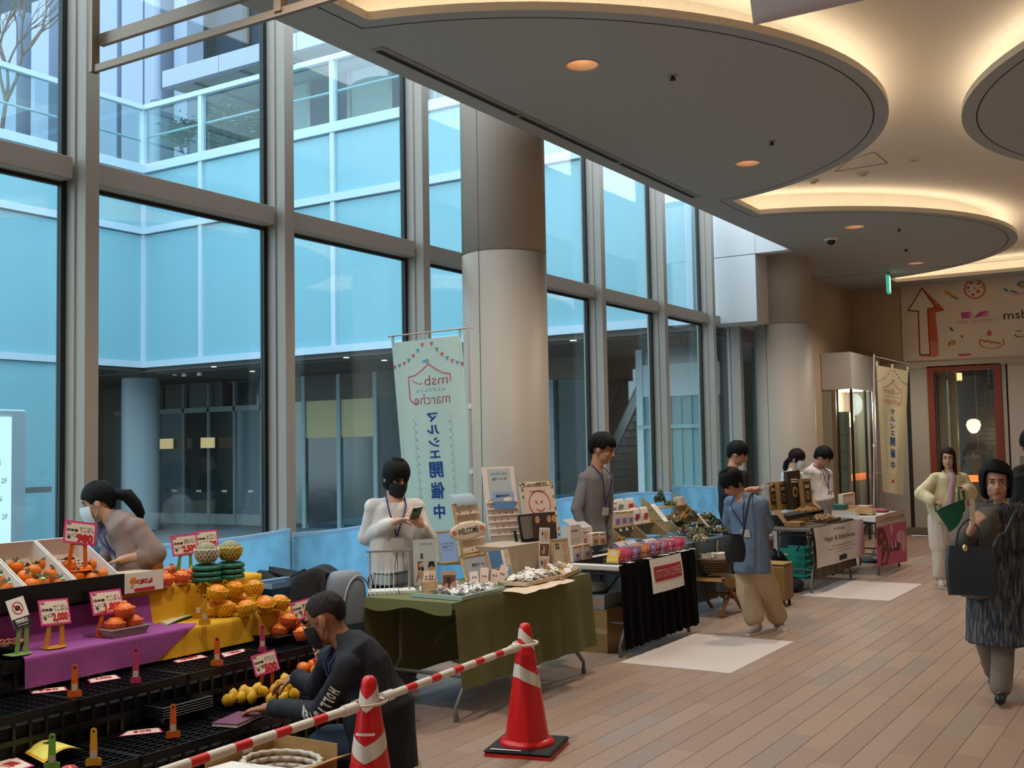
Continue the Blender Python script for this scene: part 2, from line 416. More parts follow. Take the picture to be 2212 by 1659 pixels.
def spot(x, y, z, pw, size=2.3, col=(1, .88, .76), blend=.9, r=.09):
    l = bpy.data.lights.new('downlight_and_fill_spot', 'SPOT'); l.energy = pw*10; l.spot_size = size; l.spot_blend = blend; l.color = col; l.shadow_soft_size = r
    o = bpy.data.objects.new('downlight_and_fill_spot', l); COL.objects.link(o); o.location = (x, y, z)
for x, y in DL: spot(x, y, CZ-.03, SPOT_POWER)
for y in (0, 4.6, 9.2, 13.8): 
    for x in (2.2, 5.0): spot(x, y, CZ-.05, SPOT_POWER)  # unseen fill spots added over the right side, with no fixtures
# linear slot diffuser
t = thing('slot_diffuser', 'long linear air slot in the ceiling beside the window wall', 'air vent', (-4.69, 5.80, CZ))
MB().box((-.055, 0, -.006), (.055, 5.6, 0)).build('frame', mat('diffuser_frame', '8c8880', .5), t)
m = MB()
for k in range(3): m.box((-.035, .04+k*1.86, -.008), (.0, .04+k*1.86+1.80, -.0055))
m.build('slot', mat('slot_dark', '0c0a09', .9), t)
MB().box((.01, .04, -.009), (.016, 5.56, -.0055)).build('blade', mat('diffuser_blade', '3b3a37', .5), t)
# dome camera, sprinklers, detectors, access panel
p = PZ(1795, 516, CZ); t = thing('dome_camera', 'black dome security camera under the second ceiling lobe', 'camera', p)
MB().lathe([(.095, 0), (.09, -.02), (.06, -.025)], 24, cap=False).build('base', WHITEP, t); MB().lathe([(.058, -.02), (.055, -.05), (.04, -.075), (0, -.09)], 24, cap=False).build('dome', mat('dome_black', '0b0c0e', .1), t)
SPR = [(1453, 163, 'on the big ceiling lobe beside the largest downlight'), (1667, 305, 'on the big ceiling lobe above the smaller downlight'), (1942, 494, 'on the second lobe to the right of its downlight'), (1957, 538, 'on the flat ceiling past the camera dome')]
s0 = None
for x, y, w_ in SPR:
    p = PZ(x, y, CZ); lab = 'small dark sprinkler head '+w_
    if s0 is None:
        s0 = thing('sprinkler', lab, 'sprinkler', p, group='ceiling sprinklers')
        MB().lathe([(.045, 0), (.04, -.006), (.012, -.008)], 16, cap=False).build('plate', mat('spr_plate', '8f8b84', .5), s0)
        MB().lathe([(.014, 0), (.014, -.028), (.026, -.03), (.026, -.034), (0, -.035)], 12, cap=False).build('nozzle', INK, s0)
    else: dup(s0, p, label=lab)
DET = [(1974, 342, 'higher smoke detector on the lit recess'), (1863, 374, 'oblong detector beside the access panel on the lit recess'), (1756, 390, 'small detector at the edge of the big lobe')]
s0 = None
for x, y, w_ in DET:
    p = PZ(x, y, RZ)
    if s0 is None:
        s0 = thing('smoke_detector', 'round beige '+w_, 'detector', p, group='smoke detectors')
        MB().lathe([(.07, 0), (.065, -.02), (.03, -.03), (.03, -.04), (0, -.042)], 20, cap=False).build('body', mat('detector', 'c9b79d', .5), s0)
        MB().lathe([(.031, -.026), (.034, -.03), (.031, -.034)], 16, cap=False).build('ring', mat('detector_ring', '7a6a55', .5), s0)
    else: dup(s0, p, label='beige '+w_)
a, b, c, d = [PZ(x, y, RZ-.002) for x, y in ((1795, 368), (1886, 327), (1917, 352), (1800, 369))]
m = MB(); q = [PZ(x, y, RZ) for x, y in ((1835, 345), (1888, 328), (1917, 352), (1803, 370))]
for i in range(4): m.bar(q[i]-Vector((0, 0, .004)), q[(i+1) % 4]-Vector((0, 0, .004)), .012, .006)
m.build('trim_hatch', mat('hatch_line', 'a08d72', .7), kind='structure')
# exit sign
p = PZ(1918, 588, CZ); t = thing('exit_sign', 'green lit emergency exit sign hanging edge-on from the far ceiling', 'sign', (p.x, p.y, CZ), rz=math.radians(99))
MB().cbox((0, 0, -.03), (.02, .02, .06)).build('bracket', STEEL, t)
MB().cbox((0, 0, -.2), (.30, .05, .28), bev=.006).build('box', mat('exit_green', '3fae86', .4, emit=.9), t)
MB().cbox((0, -.0265, -.2), (.27, .003, .25)).build('lit_face', mat('exit_white', 'c9f5e2', .4, emit=1.2), t)

# walls closing the hall
WALLM = mat('wall_beige', 'b59d84', .8, var=.03, vscale=60)
PLAIN = mat('wall_light', 'b5a797', .7)
MB().box((-5.45, 17.1, 0), (-5.4, 20.3, 4.5)).build('wall_left', WALLM, kind='structure')
MB().box((-5.45, 20.3, 0), (-4.50, 20.5, 4.5)).build('wall_far', WALLM, kind='structure')
MB().box((6.9, -6, 0), (7.0, 20.5, 4.5)).build('wall_right', mat('wall_right', 'a89c8c', .7), kind='structure')
MB().box((-6.2, -6.0, 0), (7.0, -5.9, 5.0)).build('wall_back', mat('wall_back', '9a8f82', .7), kind='structure')
MB().box((-6.2, -5.9, 0), (-6.1, -.95, 5.2)).build('wall_left_rear', mat('wall_left_rear', 'a8a8a4', .7), kind='structure')
FY = 20.26
def FX(px, y=FY): return PY(px, 800, y).x
MB().box((-4.50, FY, 3.0), (7, FY+.24, 4.5)).build('wall_arrow', mat('wall_arrow', 'cabaa8', .75), kind='structure')
MB().box((-4.95, FY-.05, 2.93), (7, FY, 3.03)).build('trim_header', mat('header_trim', 'a79a8a', .5), kind='structure')
DW0, DW1 = FX(2003), FX(2162)
mw = MAT_STORE = mat('store_panel', 'a29c92', .6)
w = struct('wall_store', (0, 0, 0))
MB().box((-4.95, FY+.01, 0), (FX(1955), FY+.2, 2.95)).build('panel', mw, w)
MB().box((FX(1964), FY+.01, 0), (DW0, FY+.2, 2.95)).build('panel', mw, w)
MB().box((DW1, FY, 0), (FX(2172), FY+.2, 2.95)).build('panel', mat('store_panel_white', 'b9b0a6', .6), w)
MB().box((FX(2176), FY, 0), (7, FY+.2, 2.95)).build('panel', mat('store_panel_white', 'b9b0a6', .6), w)
MB().box((FX(1955), FY+.03, 0), (FX(1964), FY+.2, 2.95)).box((FX(2172), FY+.03, 0), (FX(2176), FY+.2, 2.95)).build('joint', INK, w)
MB().box((-4.95, FY-.012, 0), (DW0, FY+.01, .14)).build('baseboard_far', mat('skirting', '6f675d', .6), kind='structure')
MB().box((DW0, FY, 0), (DW1, FY+.2, .42)).build('wall_below_door', mat('rust_wood', '6b2a1c', .5), kind='structure')
# restaurant window
d = struct('door_1', (0, 0, 0)); FRM = mat('rust_frame', '7d3223', .45)
MB().box((DW0, FY-.05, .3), (DW0+.11, FY+.1, 2.95)).build('jamb', FRM, d); MB().box((DW1-.11, FY-.05, .3), (DW1, FY+.1, 2.95)).build('jamb', FRM, d)
MB().box((DW0+.11, FY-.05, 2.86), (DW1-.11, FY+.1, 2.95)).build('head', FRM, d); MB().box((DW0+.11, FY-.05, .42), (DW1-.11, FY+.1, .56)).build('rail', FRM, d)
MB().box((DW0+.11, FY+.02, .56), (DW1-.11, FY+.03, 2.86)).build('pane', glass('store_glass', (.9, .92, .9), .05), d)
# interior behind it
MB().box((DW0-.6, 22.6, 0), (DW1+2.2, 22.7, 3.2)).box((DW0-.7, 20.5, 0), (DW0-.6, 22.7, 3.2)).box((DW1+2.2, 20.5, 0), (DW1+2.3, 22.7, 3.2)).box((DW0-.7, 20.5, 3.2), (DW1+2.3, 22.7, 3.3)).build('wall_restaurant', mat('rest_wall', '2b2723', .5), kind='structure')
MB().box((DW0+.12, 20.5, .5), (DW0+.42, 20.6, 3.1)).build('wall_restaurant_side', mat('rest_side', 'a08a5c', .7), kind='structure')
t = thing('tiled_wall', 'dark tiled restaurant wall seen through the red-framed window', 'tiles', (DW0+.4, 22.55, .9))
tm = mat('dark_tile', '1d2122', .4); 
MB().box((0, 0, 0), (1.9, .04, 2.2)).build('grout', mat('grout', '6d675b', .8), t)
tl = None
for j in range(24):
    for i in range(12):
        lc = (.02+i*.156, -.012, .02+j*.09)
        if tl is None: tl = MB().box((0, 0, 0), (.148, .02, .082), bev=.003).build('tile', tm, t, loc=lc)
        else: link('tile', tl.data, t, loc=lc)
# pendant lamps of the restaurant
def pendant(p, lab, kind):
    t = thing('pendant_lamp', lab, 'lamp', p)
    if kind == 'drop':
        MB().lathe([(0, -.15), (.05, -.14), (.10, -.08), (.125, 0), (.105, .07), (.06, .10), (.02, .11)], 24).build('lamp_shade', mat('lamp_opal', 'ffd79a', .4, emit=3.2), t)
    else:
        MB().cbox((0, 0, 0), (.34, .2, .14)).build('lamp_shade', mat('lamp_box', 'ffcf8a', .4, emit=1.6), t)
        MB().cbox((0, 0, .08), (.38, .24, .015)).cbox((0, 0, -.08), (.38, .24, .015)).build('frame', mat('lamp_frame', '4a3320', .5), t)
    MB().tube([(0, 0, .09), (0, 0, 3.2-p[2])], .006, 6).build('cord', INK, t)
pendant(PY(2103, 918, 21.3), 'drop-shaped glowing pendant lamp in the red-framed window', 'drop')
pendant(PY(2055, 815, 21.6), 'box-shaped glowing lantern at the top of the red-framed window', 'box')
pl = bpy.data.lights.new('pendant_light', 'POINT'); pl.energy = 25; pl.color = (1, .7, .4); pl.shadow_soft_size = .1
po = bpy.data.objects.new('pendant_light', pl); COL.objects.link(po); po.location = PY(2103, 935, 21.3)
MB().box((DW0+.3, 20.9, .55), (DW1+.3, 21.2, 1.0)).box((DW0+.55, 21.0, 1.0), (DW1-.1, 21.1, 1.45)).build('counter', mat('counter', '4b5a52', .3, c2='6f6a50', vscale=5), label='dark glass counter of food behind the red-framed window', cat='counter')
# ================================================================ courtyard seen through the window wall
YW, XW = 15.2, -18.5                       # faces of the two office wings meeting at the inner corner
SPAN = mat('spandrel_glass', '82b3c2', .12, spec=.5)
RAILG = glass('rail_glass', (.78, .88, .88), .03)
WBAR = mat('white_bar', 'b9cddd', .4)
DARKW = mat('dark_slats', '4d4a46', .6)
MB().box((-34, -12, -.3), (-6.1, 30, -.01)).build('ground_courtyard', mat('court_paving', '77797a', .7, var=.06, vscale=3), kind='structure')
t = thing('office_wing', 'cyan glass office wing across the courtyard, facing the camera end, with white frame bars', 'building', (XW, YW, 0))
cw = 1.733
# local x runs along the face towards the hall, y into the building
bm_ = MB()
n = 8
for k in range(n):
    x0, x1 = k*cw, min((k+1)*cw, -6.1-XW)
    if x1-x0 < .1: continue
    for z0, z1, nm in ((3.55, 6.18, 'lower'), (6.36, 7.46, 'upper')):
        MB().box((x0+.05, .0, z0), (x1-.05, .04, z1)).build('spandrel_panel', SPAN, t)
    MB().box((x0+.05, .01, 7.7), (x1-.05, .02, 8.82)).build('rail_pane', RAILG, t)
    MB().tube([(x0+.05, .06, 8.27), (x1-.05, .06, 8.27)], .022, 6).build('hand_rail', WBAR, t)
for k in range(1, n): MB().box((k*cw-.05, -.06, 3.45), (k*cw+.05, .06, 8.9)).build('mullion', WBAR, t)
MB().box((-.07, -.07, 3.45), (.07, .07, 8.9)).build('corner_post', WBAR, t)
L_ = -6.1-XW
for z0, z1, nm in ((3.43, 3.56, 'sill_bar'), (6.2, 6.34, 'floor_bar'), (7.48, 7.66, 'roof_bar'), (8.82, 8.92, 'top_rail')):
    MB().box((.0, -.08, z0), (L_, .03, z1)).build(nm, WBAR, t)
MB().box((0, .05, 3.6), (L_, .3, 7.5)).build('core', mat('wing_core', '9fb4bd', .8), t)
t2 = thing('office_wing', 'cyan glass office wing running back along the left of the courtyard to the inner corner', 'building', (XW, YW, 0), rz=-PI/2)
for k in range(9):           # local x runs towards -Y
    x0, x1 = k*1.75, (k+1)*1.75
    for z0, z1 in ((3.55, 6.18), (6.36, 7.46)): MB().box((x0+.05, -.04, z0), (x1-.05, 0, z1)).build('spandrel_panel', SPAN, t2)
    MB().box((x0+.05, -.02, 7.7), (x1-.05, -.01, 8.82)).build('rail_pane', RAILG, t2)
    if k > 0: MB().box((x0+.05, -.04, .1), (x1-.05, 0, 3.43)).build('spandrel_panel', SPAN, t2)
for z0, z1, nm in ((3.43, 3.56, 'sill_bar'), (6.2, 6.34, 'floor_bar'), (7.48, 7.66, 'roof_bar'), (8.82, 8.92, 'top_rail')):
    MB().box((0, -.03, z0), (16, .08, z1)).build(nm, WBAR, t2)
MB().tube([(0, -.06, 8.2), (16, -.06, 8.2)], .025, 6).build('hand_rail', WBAR, t2)
MB().box((0, -.3, 3.6), (16, -.05, 7.5)).box((1.8, -.3, 0), (16, -.05, 3.6)).build('core', mat('wing_core', '9fb4bd', .8), t2)
# street-level railing in front of the left wing
t = thing('courtyard_railing', 'grey steel railing in front of the cyan glass at the far left', 'railing', (XW+1.2, 8.0, 0))
MB().box((-.04, 0, 1.02), (.04, 4.2, 1.12)).build('hand_rail', STEEL, t)
for k in range(3): MB().box((-.02, .3+k*1.6, 0), (.02, .36+k*1.6, 1.02)).build('post', STEEL, t)
# terraces on the roofs, and the white tower behind
MB().box((-34, YW+.3, 7.3), (-6, 30, 7.5)).box((-34, -12, 7.3), (XW-.3, YW+.3, 7.5)).build('slab_terrace', mat('terrace_slab', '8d8f8e', .8), kind='structure')
TW = mat('tower_white', '8b99b3', .5); TD = mat('tower_glass', '2a3b50', .3, spec=.15); LV = mat('louver', '171d1f', .7, spec=.1)
t = thing('office_tower', 'white tower with tall piers, dark glass strips and louvres rising behind the roof terrace', 'building', (0, 0, 0))
YT = 21.0
def tw(px0, px1, y, m_, nm, z0=7.5, z1=16.0, d=.6):
    x0 = PY(px0, 300, y).x; x1 = PY(px1, 300, y).x
    MB().box((x0, y, z0), (x1, y+d, z1)).build(nm, m_, t); return x0, x1
MB().box((-40, YT+1.6, 7.5), (-4, YT+1.9, 18)).build('wall', TD, t)
for a, b in ((-160, -60), (-40, 34), (66, 104), (212, 252), (262, 308), (312, 346), (376, 404)): tw(a, b, YT, TW, 'pier')
for a, b in ((34, 66), (104, 140)):
    x0, x1 = PY(a, 300, YT+.9).x, PY(b, 300, YT+.9).x; 
    MB().box((x0, YT+1.2, 7.5), (x1, YT+1.3, 16)).build('louver_backing', LV, t)
    for k in range(14): MB().box((x0, YT+.95, 9.6+k*.32), (x1, YT+1.15, 9.72+k*.32)).build('louver_slat', mat('louver_slat', '56646a', .6), t)
for px, y in ((338, YT-.3),):
    x = PY(px, 300, y).x; MB().tube([(x, y, 7.5), (x, y, 16)], .13, 12).lathe([(.17, 0), (.17, .3)], 12, c=(x, y, 9.3)).lathe([(.17, 0), (.17, .3)], 12, c=(x, y, 11.6)).build('drain_pipe', TW, t)
for px in (408, 486, 560):
    x = PY(px, 100, YT+.6).x; MB().box((x-.03, YT+1.3, 7.5), (x+.03, YT+1.65, 16)).build('window_bar', LV, t)
for z in (10.3, 12.2): MB().box((PY(404, 100, YT).x, YT+1.3, z), (-4, YT+1.62, z+.07)).build('window_bar', LV, t)
# canopy over the terrace with its glass underside and spot lamps
t = thing('terrace_canopy', 'pale canopy with glass underside over the roof terrace', 'canopy', (0, 0, 0))
YCN = 18.6
xa = PY(350, 180, YCN).x; za = PY(350, 190, YCN).z; zb = PY(350, 154, YCN).z
xs = [xa, PY(472, 150, YCN).x, PY(640, 110, YCN).x, -6.0]
for i in range(3): MB().box((xs[i]+.01, YCN, za), (xs[i+1]-.01, YCN+.2, zb), bev=.01).build('fascia_panel', mat('fascia', '9aa5bd', .5), t)
MB().box((xs[0], YCN+.2, za+.05), (xs[3], YT+1.2, za+.12)).build('soffit', mat('canopy_soffit', '93a6a8', .5), t)
for k in range(6):
    x = xa+.4+k*1.6; MB().tube([(x, YCN+.8, za+.1), (x, YCN+.8, za-.16)], .05, 8).build('spot_lamp', STEEL, t)
    MB().box((x+.5, YCN+.2, za-.02), (x+.54, YT+1.2, za+.05)).build('beam', STEEL, t)
# grey rooms behind the terrace, right half
t = thing('terrace_store', 'glazed dark storefront at the back of the roof terrace', 'building', (0, 0, 0))
x0 = PY(590, 250, 20.4).x
for k in range(8):
    MB().box((x0+k*1.3, 20.4, 7.5), (x0+k*1.3+1.2, 20.45, za)).build('pane', TD if k % 2 else mat('grey_blind', '8ba0a0', .6), t)
    MB().box((x0+k*1.3+1.2, 20.36, 7.5), (x0+k*1.3+1.3, 20.46, za)).build('post', STEEL, t)
# trees
BARK = mat('bark', '6f6258', .8)
def bare_tree(base, h, lab, spread=1., seed=1, depth=5, leaf=None, potted=True, cat='tree'):
    rnd = random.Random(seed); m = MB(); tips = []
    def grow(p, d, L, r, k):
        q = p+d*L; mid = p+d*L*.5+Vector((rnd.uniform(-1, 1), rnd.uniform(-1, 1), 0))*L*.06
        m.tube([p, mid, q], [r, r*.85, r*.7], 5 if k < depth else 4, cap=False)
        if k == 0: tips.append(q); return
        if k <= 2: tips.append(q)
        for i in range(3 if k > 2 else 2):
            a = rnd.uniform(0, 2*PI); s_ = rnd.uniform(.25, .62)*spread
            nd = (d+Vector((math.cos(a), math.sin(a), .25))*s_).normalized(); grow(q, nd, L*rnd.uniform(.62, .85), r*.66, k-1)
    t = thing('potted_tree' if potted else 'tree', lab, cat, base)
    grow(Vector((0, 0, .35 if potted else 0)), Vector((0, 0, 1)), h*.27, h*.012, depth)
    m.build('branches', BARK, t)
    if potted:
        MB().lathe([(.28, 0), (.5, .5), (.55, .5), (.55, .62), (.48, .62), (.44, .5), (0, .5)], 4, smooth=False).build('planter', mat('planter', '9f8575', .7), t)
    if leaf:
        f = MB()
        for p in tips:
            for i in range(leaf):
                c = p+Vector((rnd.gauss(0, .11), rnd.gauss(0, .11), rnd.gauss(0, .09))); R = Matrix.Rotation(rnd.uniform(0, 6), 3, 'Z') @ Matrix.Rotation(rnd.uniform(-.9, .9), 3, 'X')
                q = [c+R @ Vector(v) for v in ((0, -.03, 0), (.075, 0, .01), (0, .03, 0), (-.075, 0, -.01))]; f.add(q, [(0, 1, 2, 3)])
        f.build('foliage', mat('terrace_leaf', '51705a', .6, var=.2, vscale=3), t, kind='stuff')
    return t
p = PY(10, 240, 13.6); bare_tree((PX(12, 262, -21.5).x, PX(12, 262, -21.5).y, 7.5), 5.2, 'bare twiggy tree in a square planter on the terrace at the far left', 1.0, 4, 6)
for px, sd, lab, h in ((405, 11, 'slender leafy tree behind the terrace glass rail, nearer the corner post', 1.75), (478, 12, 'fuller leafy tree behind the terrace glass rail', 1.9), (540, 15, 'small leafy tree at the right end of the terrace trees', 1.25)):
    q = PY(px, 320, 16.6); bare_tree((q.x, 16.6, 7.5), h, lab, .8, sd, 4, leaf=9, potted=False)
# open ground floor under the wings
MB().box((-24, YW, 3.34), (-6.1, 27, 3.43)).box((-24, 13.4, 3.36), (XW, YW, 3.43)).build('soffit_wing', DARKW, kind='structure')
t = struct('soffit_slats', (0, 0, 3.3))
for k in range(26): MB().box((-18.3, YW+.15+k*.18, 0), (-6.2, YW+.27+k*.18, .06)).build('slat', DARKW, t)
SLB = ['small lit soffit lamp %s' % w_ for w_ in ('above the corner column, nearer it', 'to the right of the corner column', 'behind the second window bar, low', 'above the dark glass doors, brightest', 'just left of the tall white banner', 'right of the big round pillar')]
for k, (px, py) in enumerate(((462, 792), (545, 802), (665, 818), (748, 772), (830, 778), (1238, 735))):
    q = PZ(px, py, 3.29)
    if k == 0:
        s0 = thing('soffit_lamp', SLB[k], 'ceiling light', (q.x, q.y, 3.29), group='small lamps in the slatted soffit')
        MB().lathe([(0, 0), (.05, 0), (.055, -.008)], 12, cap=False).build('lamp', mat('soffit_lamp', 'ffe9c8', .5, emit=2.2), s0)
    else: dup(s0, (q.x, q.y, 3.29), label=SLB[k])
# dangling spot lamps under the corner
for k, (px, py, lab) in enumerate(((378, 803, 'nearest the corner column'), (398, 805, 'middle of the three'), (431, 803, 'rightmost of the three'))):
    q = PY(px, py, 15.6); t = thing('spotlight', 'white adjustable spotlight under the wing, '+lab, 'lamp', q)
    MB().lathe([(.06, .12), (.06, .2)], 10).build('base', WHITEP, t); MB().lathe([(.05, -.08), (.05, .08), (.02, .13)], 10).build('head', WHITEP, t)
q = PZ(303, 1130, 0); q = PY(303, 1000, 16.4)
MB().lathe([(.40, 0), (.40, 3.4)], 36, c=(q.x, 16.4, 0)).build('pillar_court', mat('court_column', '9fb2bb', .5), kind='structure')
# storefronts at the back of the recess
SG = mat('store_dark', '2c3638', .1, spec=.6); SG2 = mat('store_grey', '5f7078', .15); SP = mat('store_post', '7f8a8c', .5)
t = thing('storefront', 'dark glazed storefront with tall glass doors beside the corner column', 'storefront', (-23.2, 18.2, 0))
for k in range(6):
    MB().box((k*.85, 0, .25), (k*.85+.79, .04, 2.62)).build('pane', [SG2, SG, SG2, SG, SG, SG2][k], t); MB().box((k*.85+.79, -.05, 0), (k*.85+.85, .06, 3.3)).build('post', SP, t)
    MB().box((k*.85+.4, -.03, .75), (k*.85+.56, -.01, .80)).build('handle_plate', mat('plate_white', 'c9ccc8', .5), t)
MB().box((0, -.05, 2.62), (5.1, .05, 2.74)).build('rail', SP, t); MB().box((0, -.02, 0), (5.1, .05, .25)).build('plinth', SP, t); MB().box((0, .3, 2.74), (5.1, .35, 3.3)).build('transom_panel', SG, t)
for k, x in enumerate((2.0, 3.4)): MB().box((x, -.3, 1.78), (x+.42, -.25, 2.02)).build('lit_sign', mat('lit_amber', 'e2bd86', .5, emit=.6), t)
t = thing('storefront', 'shop window with warm-lit cream blinds left of the tall white banner', 'storefront', (-17.6, 18.0, 0))
for k in range(4):
    MB().box((k*1.0, 0, .1), (k*1.0+.9, .04, 1.95)).build('pane', [SG2, SG, mat('store_teal', '46585a', .15), SG][k], t); MB().box((k*1.0, 0, 1.95), (k*1.0+.9, .04, 2.75)).build('blind', [SG2, mat('cream_blind_glow', 'aaa27c', .6, emit=.12), mat('cream_blind_glow', 'aaa27c', .6, emit=.12), SG][k], t)  # warm shop light put into the cream blinds as a faint glow
    MB().box((k*1.0+.9, -.05, 0), (k*1.0+1.0, .06, 3.3)).build('post', mat('store_post2', '8ba3a8', .5), t)
MB().box((0, -.04, 2.75), (4.0, .06, 3.3)).build('header', mat('store_head', '55534a', .6), t)
t = thing('storefront', 'pale blue-grey wall panel with a dark doorway right of the big pillar', 'storefront', (-12.9, 17.6, 0))
MB().box((0, 0, 0), (2.75, .1, 2.9)).build('panel', mat('store_pale', '7f99a3', .5), t); MB().box((2.75, .1, 0), (3.55, .15, 3.0)).build('doorway', SG, t); MB().box((-.3, 0, 2.9), (3.6, .1, 3.3)).build('header', mat('store_head', '55534a', .6), t)
# white box with blinds beside the escalator
t = thing('entrance_booth', 'white glazed entrance booth with pale blinds beside the escalator', 'booth', (0, 0, 0))
YB = 17.2; bx0 = PY(1374, 800, YB).x; bx1 = PY(1545, 800, YB).x
bz = lambda py: PY(1460, py, YB).z
MB().box((bx0, YB, bz(855)), (bx1, YB+.2, bz(785))).build('fascia', mat('booth_white', 'c9dde0', .4), t)
MB().box((bx0, YB-.02, 0), (bx0+.12, YB+.2, 3.3)).build('post', mat('booth_white', 'c9dde0', .4), t)
x = PY(1430, 800, YB).x
for k in range(14):
    xx = bx0+.12+k*(bx1-bx0-.12)/14; MB().box((xx, YB+.06+.03*(k % 2), .1), (xx+(bx1-bx0-.12)/14+.01, YB+.1+.03*(k % 2), bz(855))).build('blind', mat('booth_blind', '79aeb2', .6), t)
MB().box((bx0, YB+.05, bz(785)), (bx1, YB+.1, 3.3)).build('upper_pane', SG2, t)
MB().box((bx0, YB-.03, 1.94), (bx1, YB+.05, 2.0)).build('rail', mat('booth_rail', '8fc0c4', .5), t)
# escalator
t = thing('escalator', 'escalator climbing to the right behind the window wall', 'escalator', (0, 0, 0))
YE = 18.4; a = PY(1300, 1035, YE); b = PY(1385, 855, YE)
dv = (b-a); dv.y = 0; a = a-dv*1.2; b = b+dv*.25
MB().prism([a, b, b+Vector((0, 0, .32)), a+Vector((0, 0, .32))], (0, 1.2, 0)).build('truss', mat('esc_truss', '8a9696', .4, .4), t)
MB().prism([a+Vector((0, 0, .36)), b+Vector((0, 0, .36)), b+Vector((0, 0, 1.0)), a+Vector((0, 0, 1.0))], (0, .02, 0)).build('balustrade', glass('esc_glass', (.6, .7, .7), .1), t)
MB().tube([a+Vector((0, .01, 1.03)), b+Vector((0, .01, 1.03))], .045, 8).tube([a+Vector((0, 1.19, 1.03)), b+Vector((0, 1.19, 1.03))], .045, 8).build('hand_rail', INK, t)
for k in range(26):
    q = a+(b-a)*(k/26); 
    if k == 0: st = MB().box((0, .06, .3), (.3, 1.14, .42)).build('step', mat('esc_step', '5e6666', .5, .4), t, loc=q)
    elif q.z < 2.7: link('step', st.data, t, loc=q)
MB().box((-24, 18.3, 0), (-19.5, 18.5, 3.4)).box((-24, 13.4, 0), (-23.8, 18.5, 3.4)).box((PY(1300, 900, 20).x-1, 20.2, 0), (bx0+.3, 20.3, 3.4)).box((-24, 22.0, 0), (-6, 22.1, 3.4)).build('wall_recess', mat('recess_wall', '5b5d58', .7), kind='structure')
# lit directory totem just outside the glass
q = PX(52, 1000, -8.0); zt = PX(30, 885, -8.0).z
t = thing('directory_totem', 'white lit directory board standing outside the glass at the far left', 'sign', (-8.0, q.y, 0))
MB().box((-.06, -1.0, 0), (.02, .0, zt), bev=.01).build('frame', mat('totem_frame', 'c5d7e2', .4), t)
MB().box((.02, -.98, .1), (.03, -.13, zt-.06)).build('lit_face', mat('totem_face', 'e6fbfb', .4, emit=.75), t)
fm = mat('totem_ink', '7f9ea6', .6)
tx = MB()
for i, l in enumerate(('ンタワーS', 'ス(タワーS) 2F', 'ンタワーN', 'ス(タワーN) 2F', 'ラン 2F', '会 2F')):
    join_text(tx, l, .055, Matrix.Translation((.032, -.34, zt-.42-i*.14)) @ face_frame((0, 0, 0), (0, 1, 0), (0, 0, 1)), align='CENTER')
tx.build('lettering', fm, t)
# hanging clear sign inside, near the camera: two rails and an upright
t = thing('hanging_sign_frame', 'slim metal hanging frame of two rails crossing the upper left windows', 'sign frame', (0, 0, 0))
YH = 4.05
a = PY(203, 150, YH); b = PY(740, -2, YH); c = PY(203, 82, YH); d = PY(490, -8, YH)
MB().bar(a, (b.x+1.0, YH, a.z), .028, .04).build('lower_rail', mat('bronze_bar', '8a7766', .4, .4), t)
MB().bar((c.x, YH+.05, c.z), (b.x+1.0, YH+.05, c.z), .03, .07).build('upper_rail', mat('bronze_bar', '8a7766', .4, .4), t)
MB().bar((a.x, YH, a.z-.02), (a.x, YH, a.z+.9), .03, .05).build('end_post', mat('bronze_bar', '8a7766', .4, .4), t)
xx = PY(606, 25, YH).x; MB().bar((xx, YH, a.z), (xx, YH, CZ+.2), .05, .05).build('hanger', mat('bronze_bar', '8a7766', .4, .4), t)
# folded translucent sheet sign hanging at the top of the picture
t = thing('hanging_sheet_sign', 'white translucent folded sign hanging from the ceiling at the top', 'sign', (0, 0, 0))
YS = 4.4
p0 = PY(1627, 45, YS); p1 = PY(2020, -8, YS)
sh = translucent('sheet_sign', 'f0eef4', .6)
x1 = p0.x+1.9
m = MB(); m.grid(lambda u, v: (p0.x+(x1-p0.x)*u, YS+.09*math.sin(PI*(v-.5))*(1 if v < .5 else 1), p0.z+.45*abs(v-.5)*2*1.0-.0+.02*math.cos(2*PI*v)), 12, 16)
m.build('sheet', sh, t)
lm = text_mesh('口T', .22, Matrix.Translation((p0.x+.42, YS-.10, p0.z+.2)) @ face_frame((0, 0, 0), (1, 0, 0), (0, 0, 1)), mirror=True); lm.materials.append(mat('sheet_ink', '8e8e99', .7)); link('lettering', lm, t)
